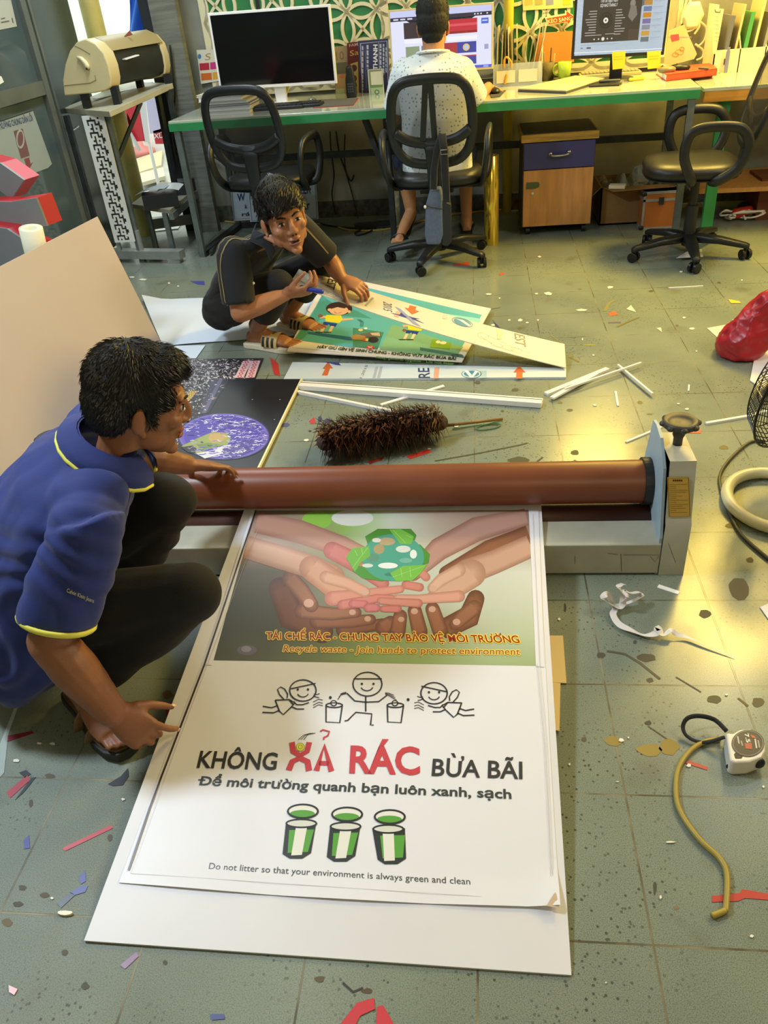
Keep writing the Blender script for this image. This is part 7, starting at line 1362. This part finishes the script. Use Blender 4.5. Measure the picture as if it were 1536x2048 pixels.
for k in range(56):
    a = 2*math.pi*k/56; g.tube([gp(a, .03, .075), gp(a, .1, .072), gp(a+.06, .165, .055), gp(a+.1, RF, 0)], .0016, 4); g.tube([gp(a, .05, -.085), gp(a, .13, -.075), gp(a, RF-.01, -.03), gp(a, RF, 0)], .0016, 4)
P_('guard_wires', g, 'wire_black', fn, world=True)['kind'] = 'stuff'
g = MB()
for r, h in ((RF, 0), (.165, .056), (.1, .072), (.05, .075), (.16, -.066), (.1, -.08)): g.tube([gp(2*math.pi*k/40, r, h) for k in range(40)], .004 if r == RF else .002, 6, closed=True)
P_('guard_ring', g, 'wire_black', fn, world=True, smooth=True); P_('hub', MB().lathe([(.045, 0), (.045, .01), (0, .014)], gp(0, 0, .07), fa), 'fan_cream', fn, world=True, smooth=True)
for k in range(3):
    a0 = 2*math.pi*k/3; P_('blade', MB().grid(lambda u, v: gp(a0+(.2+.9*v)*(1-.25*u), .035+.15*u, -.02+.05*v*(1-.4*u)), 8, 6), mat('blade', '#b8c4c0', .3), fn, world=True, smooth=True)
P_('motor', MB().lathe([(.0, -.2), (.05, -.19), (.06, -.15), (.058, -.09), (.04, -.085)], fc_, fa), 'fan_cream', fn, world=True, smooth=True)
bc = V((fc_.x+.02, fc_.y-.03, 0)); bcx = fl(1552, 1000, .02); P_('base_ring', MB().tube([bcx+V((.135*math.cos(2*math.pi*k/40), .155*math.sin(2*math.pi*k/40), .0)) for k in range(40)], .018, 12, closed=True), 'fan_cream', fn, world=True, smooth=True)
P_('stem', MB().tube(spline([bcx+V((.13, 0, 0)), bcx+V((.15, .05, .1)), bcx+V((.14, .1, .22)), fc_-fa*.13+V((0, 0, -.03))], 6), .014, 10), 'fan_cream', fn, world=True, smooth=True)
one('fan_cord', MB().tube(spline([fl(x, y, .006) for x, y in ((1530, 882), (1500, 884), (1462, 916), (1442, 945), (1440, 970), (1452, 1010), (1476, 1060), (1504, 1090), (1540, 1120))], 7), .005, 8), mat('cord_dark', '#4a452a', .5), 'dark cord looping on the floor left of the fan base', 'cord', smooth=True)
# red edged channel letters leaning at the left, with a paper roll
def letter(poly, y0, depth, lb, x0=-2.1):
    P = Pl((x0, y0, .4), V((-.3, -.95, .0))); q = [P.at(*p) for p in poly]; n = (q[1]-q[0]).cross(q[2]-q[0])
    if n.dot(CAM-q[0]) < 0: q = q[::-1]
    t = T('channel_letter', lb, 'letter', tuple(V((sum(p.x for p in q)/len(q), sum(p.y for p in q)/len(q), 0))))
    P_('face', MB().slab(q, .01), 'letter_grey', t, world=True); nn = (q[1]-q[0]).cross(q[2]-q[0]).normalized(); m = MB(); b = [p-nn*.01 for p in q]; c = [p-nn*depth for p in q]; k = len(q)
    m.add(b+c, [((i+1) % k, i, k+i, k+(i+1) % k) for i in range(k)]+[tuple(range(2*k-1, k-1, -1))]); P_('edge', m, 'red_acrylic', t, world=True); return t
letter([(-30, 318), (0, 326), (48, 360), (22, 398), (-30, 360)], -1.35, .09, 'grey letter with a red edge, uppermost of the three by the glass door')
letter([(-40, 403), (20, 404), (72, 396), (94, 452), (30, 460), (-40, 450)], -1.45, .09, 'grey letter with a red edge, middle of the three by the glass door')
letter([(-40, 450), (14, 458), (44, 478), (86, 496), (40, 520), (10, 560), (-40, 560)], -1.45, .09, 'dark grey letter with a red edge behind the top of the leaning board', -2.35)
pp = Pl((-2.1, -1.6, .3), V((.3, -1, 0))); c = pp.at(66, 476); pr2 = T('paper_roll', 'white paper roll among the red edged letters', 'roll', tuple(c-V((0, 0, .05)))); P_('roll', MB().lathe([(.045, -.06), (.045, .04), (.018, .04), (.018, .0)], c, (.15, -.1, 1), n=28, caps=False), 'white_cloth', pr2, world=True, smooth=True); P_('core', MB().lathe([(.02, .03), (.02, -.05), (.0, -.05)], c, (.15, -.1, 1), n=20, caps=False), 'cardboard', pr2, world=True, smooth=True)
# things just seen behind the man in the polo
b = fl(14, 1345); t = T('red_tool', 'red handled item on the floor behind the man in the blue polo', 'tool', tuple(b)); P_('body', MB().bar(b+V((-.05, .05, .03)), b+V((.02, -.0, .03)), .05, .06), 'red_acrylic', t, world=True, bevel=.006); P_('handle', MB().bar(b+V((-.08, .06, .03)), b+V((-.05, .04, .03)), .03, .05), 'pole_yellow', t, world=True)
flat('clear_film', [(-5, 1500), (42, 1382), (46, 1386), (16, 1470), (8, 1545), (-5, 1560)], .002, .0008, '#c9d8d4', mat('film_clear', '#d8e4e0', .1, alpha=.45), 'strip of clear film lying on the floor at the left edge', 'film')

# ---------------- scraps and stains ----------------
r_ = random.Random(21)
def scrap(px, col, lb=None, z=.0025, t=.0012, group=None, nm='paper_scrap', cat='scrap'):
    return flat(nm, px, z, t, col, 'print', lb, cat, None, group)
def chip(x, y, w, h, n=5):
    a0 = r_.uniform(0, 6); return [(x+w/2*math.cos(a0+2*math.pi*k/n)*r_.uniform(.6, 1.1), y+h/2*math.sin(a0+2*math.pi*k/n)*r_.uniform(.6, 1.1)) for k in range(n)]
far = [(1097, 587, 20, 8), (977, 588, 12, 5), (999, 596, 5, 3), (1220, 574, 14, 7), (1079, 513, 8, 4), (1073, 587, 7, 4), (1164, 620, 26, 6), (1040, 640, 11, 6), (1019, 640, 7, 4), (1054, 645, 8, 4), (1076, 640, 5, 3), (986, 650, 10, 5), (1384, 657, 12, 6), (1368, 635, 10, 5), (1362, 543, 10, 4), (1165, 678, 4, 6), (1393, 702, 5, 3), (1187, 710, 5, 3), (1484, 560, 5, 3), (1468, 640, 10, 4), (264, 554, 12, 4), (286, 559, 18, 4), (338, 566, 8, 4), (356, 572, 6, 3), (1374, 818, 10, 5), (1357, 807, 8, 3), (1281, 921, 14, 6), (1355, 863, 5, 3), (960, 792, 14, 6), (876, 838, 10, 4), (640, 872, 26, 9), (612, 880, 16, 6), (858, 897, 9, 4), (1190, 810, 8, 4), (912, 852, 12, 5), (1010, 750, 6, 3)]
for x, y, w, h in far: scrap(chip(x, y, w, h), '#e4dfcb', 'small torn white scrap on the floor beyond the roller', group='white scraps beyond the roller')
near = [(33, 1521, 20, 10), (105, 1487, 12, 7), (78, 1486, 12, 5), (246, 1598, 10, 6), (104, 1796, 8, 6), (1243, 1480, 12, 10), (1139, 1528, 6, 6), (1378, 1531, 12, 10), (1257, 1475, 4, 4), (1118, 1238, 8, 6), (1321, 1794, 6, 12), (1453, 1389, 9, 4), (1503, 1872, 10, 8), (1212, 1965, 5, 4), (1340, 1684, 26, 4), (1527, 1573, 8, 6), (1235, 1563, 8, 2)]
for x, y, w, h in near: scrap(chip(x, y, w, h), '#e2dfd4', 'small white scrap on the floor this side of the laminator', group='white scraps near the camera')
scrap([(1253, 618), (1262, 610), (1272, 624)], '#e8e0c0', 'larger white triangle of paper in the middle of the tiled floor'); scrap([(1313, 656), (1322, 655), (1324, 664)], '#e8e0c0', 'small white triangle of paper right of the middle of the floor'); scrap([(1379, 500), (1404, 498), (1406, 513), (1352, 516)], '#e6e2d8', 'white curved paper offcut under the right chair', z=.02)
scrap([(1456, 598), (1478, 602), (1482, 606), (1462, 606)], '#d8b83a', 'yellow scrap of tape behind the red plastic bag'); scrap([(17, 1970), (35, 1978), (28, 1990), (18, 1984)], '#e8a8b0', 'pink scrap of paper near the bottom left corner')
scrap(chip(128, 1825, 36, 12, 9), '#e0d9b8', 'heap of pale crumbs by the grout line at the left', z=.006, t=.005)
tapes = [([(124, 1696), (222, 1650), (226, 1656), (130, 1702)], '#b8404a', 'long red tape strip on the floor left of the white board'), ([(10, 1472), (64, 1462), (68, 1466), (12, 1484)], '#7a2430', 'dark red tape piece near the left edge of the floor'), ([(12, 1585), (54, 1550), (60, 1560), (20, 1596)], '#b0404a', 'red smear of tape under the black piece at the left'), ([(30, 1600), (62, 1556), (72, 1554), (48, 1584)], '#26282e', 'black sliver of tape at the left edge'), ([(38, 1545), (52, 1540), (62, 1548), (50, 1556)], '#26282e', 'black round piece of tape at the left edge'), ([(216, 1568), (242, 1552), (256, 1536), (258, 1552), (246, 1570), (226, 1572)], '#24272e', 'black half moon of tape left of the white board'), ([(114, 1806), (140, 1784), (150, 1790), (122, 1816)], '#343a48', 'dark grey tape strip left of the white board'), ([(140, 1786), (160, 1772), (176, 1772), (170, 1784), (150, 1790)], '#3a4090', 'blue tape piece joined to the dark grey strip'), ([(158, 1752), (170, 1742), (172, 1762), (162, 1768)], '#3a4090', 'small blue tape piece above the blue and grey strip'), ([(48, 1680), (58, 1670), (60, 1696), (48, 1698)], '#3a4090', 'small blue tape piece beside the grout line at the left'), ([(240, 1930), (272, 1904), (278, 1912), (250, 1938)], '#7a4a70', 'purple oval tape piece under the bottom left corner of the white board'), ([(420, 2028), (448, 2028), (450, 2038), (424, 2040)], '#3a3f80', 'small blue tape piece at the bottom edge of the photograph'), ([(678, 2052), (714, 2006), (748, 1996), (750, 2018), (720, 2032), (708, 2056)], '#c83c44', 'red curved tape piece at the bottom edge, the left one'), ([(754, 2014), (766, 2010), (790, 2052), (752, 2056)], '#c83c44', 'red curved tape piece at the bottom edge, the right one'), ([(1424, 1792), (1480, 1786), (1484, 1778), (1540, 1788), (1540, 1800), (1490, 1796), (1476, 1802), (1424, 1804)], '#b83a34', 'zigzag red tape strip at the right edge under the yellow tube'), ([(1376, 1520), (1416, 1534), (1414, 1540), (1370, 1526)], '#b03a38', 'short red tape strip beside the yellow tube'), ([(330, 1412), (344, 1406), (344, 1430), (334, 1436)], '#b02830', 'red tape piece between the knee of the man and the white board'), ([(1370, 858), (1402, 858), (1402, 866), (1372, 866)], '#d0503a', 'red tape rectangle right of the hand wheel'), ([(812, 912), (856, 898), (864, 904), (820, 918)], '#c8402e', 'orange red tape piece just behind the roller'), ([(736, 922), (770, 912), (764, 920), (738, 928)], '#9a3a2a', 'brownish red tape piece under the feather duster'), ([(1216, 626), (1230, 622), (1236, 629), (1220, 632)], '#c85a3a', 'red tape dot in the middle of the tiled floor'), ([(1216, 644), (1242, 643), (1242, 646), (1216, 646)], '#5a5470', 'thin dark purple tape line in the middle of the floor'), ([(985, 640), (1000, 655), (1010, 668), (1000, 668)], '#3c3f6a', 'dark blue tape sliver behind the lifted strip'), ([(540, 714), (556, 726), (560, 752), (548, 748)], '#c03a34', 'red tape piece in front of the slide sandal'), ([(618, 842), (628, 834), (632, 846), (622, 848)], '#b8403a', 'red tape dot left of the feather duster'), ([(380, 562), (408, 562), (410, 570), (396, 569)], '#44469a', 'blue tape scrap on the floor by the back of the man in black'), ([(998, 547), (1010, 544), (1008, 548), (1000, 551)], '#c05a40', 'red tape dot in front of the gold roll'), ([(904, 529), (936, 523), (940, 531), (910, 532)], '#b8503a', 'orange smear under the middle chair')]
for px, c, lb in tapes: scrap(px, c, lb, z=.0012, t=.0008, nm='tape_strip', cat='tape')
# stains that belong to the floor
st = MB(); PFl = Pl((0, 0, .0006), (0, 0, 1)); dkb, olv = '#4c4a3c', '#6a6244'
def blot(x, y, w, h, c, n=11, lift=0.0):
    a0 = r_.uniform(0, 6); st.poly(PFl, [(x+w/2*math.cos(2*math.pi*k/n)*r_.uniform(.7, 1.1), y+h/2*math.sin(2*math.pi*k/n)*r_.uniform(.7, 1.1)) for k in range(n)], lift, c)
for x, y, w, h, c in ((1294, 1315, 40, 18, '#4d4638'), (1480, 1175, 44, 50, '#5a5138'), (1410, 1228, 26, 18, '#4a4030'), (1226, 1482, 40, 22, '#8a7a3c'), (1300, 1500, 60, 26, '#927f3e'), (1338, 1494, 44, 34, '#8f7c3c'), (1428, 1398, 34, 20, '#55523a'), (1516, 1404, 26, 22, '#5a543c'), (1300, 1360, 16, 10, dkb), (1168, 1478, 14, 10, dkb), (1202, 1310, 18, 14, dkb), (1296, 1446, 16, 10, '#3a3a34'), (1270, 1284, 8, 8, dkb), (100, 1552, 24, 10, '#5a4f3a'), (45, 1775, 18, 12, '#4f4838'), (90, 1790, 20, 12, '#564c38'), (35, 1808, 24, 12, '#4a4536'), (170, 1972, 18, 16, '#4a4636'), (130, 1905, 16, 14, '#544c3a'), (220, 1675, 12, 16, '#565040'), (62, 1606, 10, 18, '#4f4a38'), (15, 1845, 24, 16, '#6a5c38'), (330, 1925, 10, 12, '#4a4838'), (640, 1958, 22, 14, '#5a5238'), (735, 1982, 24, 12, '#54442e'), (1150, 905, 18, 12, '#4d4a2c'), (1150, 925, 10, 14, '#4d4a2c'), (1040, 920, 46, 14, '#3f4030'), (1030, 780, 16, 8, dkb), (955, 765, 14, 8, '#45454c'), (1005, 822, 8, 5, dkb), (1120, 805, 12, 6, '#6a6034'), (1140, 820, 16, 6, '#5a5a3a'), (1280, 805, 12, 7, '#6a6438'), (1300, 828, 14, 4, '#6a6438'), (1302, 582, 10, 5, '#4a4a30'), (1160, 578, 10, 4, '#6a6634'), (1040, 656, 12, 6, '#5a5630'), (1354, 651, 7, 5, '#4a4c48'), (1438, 565, 9, 4, '#4a4a30'), (1448, 895, 20, 10, '#6a5c34'), (612, 1462, 2, 2, dkb), (335, 1390, 22, 18, '#6a5530'), (1310, 1775, 8, 30, '#3f403a'), (1352, 1815, 12, 10, '#7a6a5a'), (1500, 1120, 16, 12, '#5a4a24'), (1470, 1050, 40, 16, '#766a34'), (655, 842, 20, 10, '#3c3f66'), (640, 838, 8, 14, '#3c3f66'), (570, 850, 22, 10, '#45486a'), (620, 862, 8, 4, '#2a2a2c'), (1180, 690, 30, 3, '#8a8440'), (1130, 1216, 6, 22, '#2e2c28')): blot(x, y, w, h, c)
for pts, w, c in (([(1214, 1302), (1250, 1308), (1280, 1326), (1320, 1358)], .007, '#55503c'), ([(1352, 1354), (1402, 1384)], .004, '#55503c'), ([(1296, 1452), (1334, 1478)], .003, '#4a483a'), ([(1476, 1396), (1496, 1412)], .006, '#6a5a34'), ([(870, 922), (960, 906), (1040, 890), (1055, 886)], .008, '#3a3a2c'), ([(1068, 928), (1086, 914)], .007, '#3f4030'), ([(1234, 654), (1260, 642), (1278, 635)], .012, '#5a5630'), ([(1210, 622), (1218, 606), (1230, 600)], .016, '#77724a'), ([(1140, 714), (1158, 724)], .01, '#6a6430'), ([(1100, 670), (1130, 690), (1160, 690)], .004, '#8a8238'), ([(960, 622), (1000, 615)], .006, '#45483c'), ([(800, 780), (838, 783)], .005, '#2e2c2a'), ([(430, 1300), (380, 1420)], .003, '#5a5040'), ([(686, 1966), (706, 1984), (726, 1976)], .004, '#38342c'), ([(1165, 940), (1130, 945)], .005, '#4d4a2c')): st.line(PFl, pts, w, .0002, c)
o = P_('floor_stains', st, mat('stain', rough=.6, vcol=True), FLOOR); o['kind'] = 'stuff'
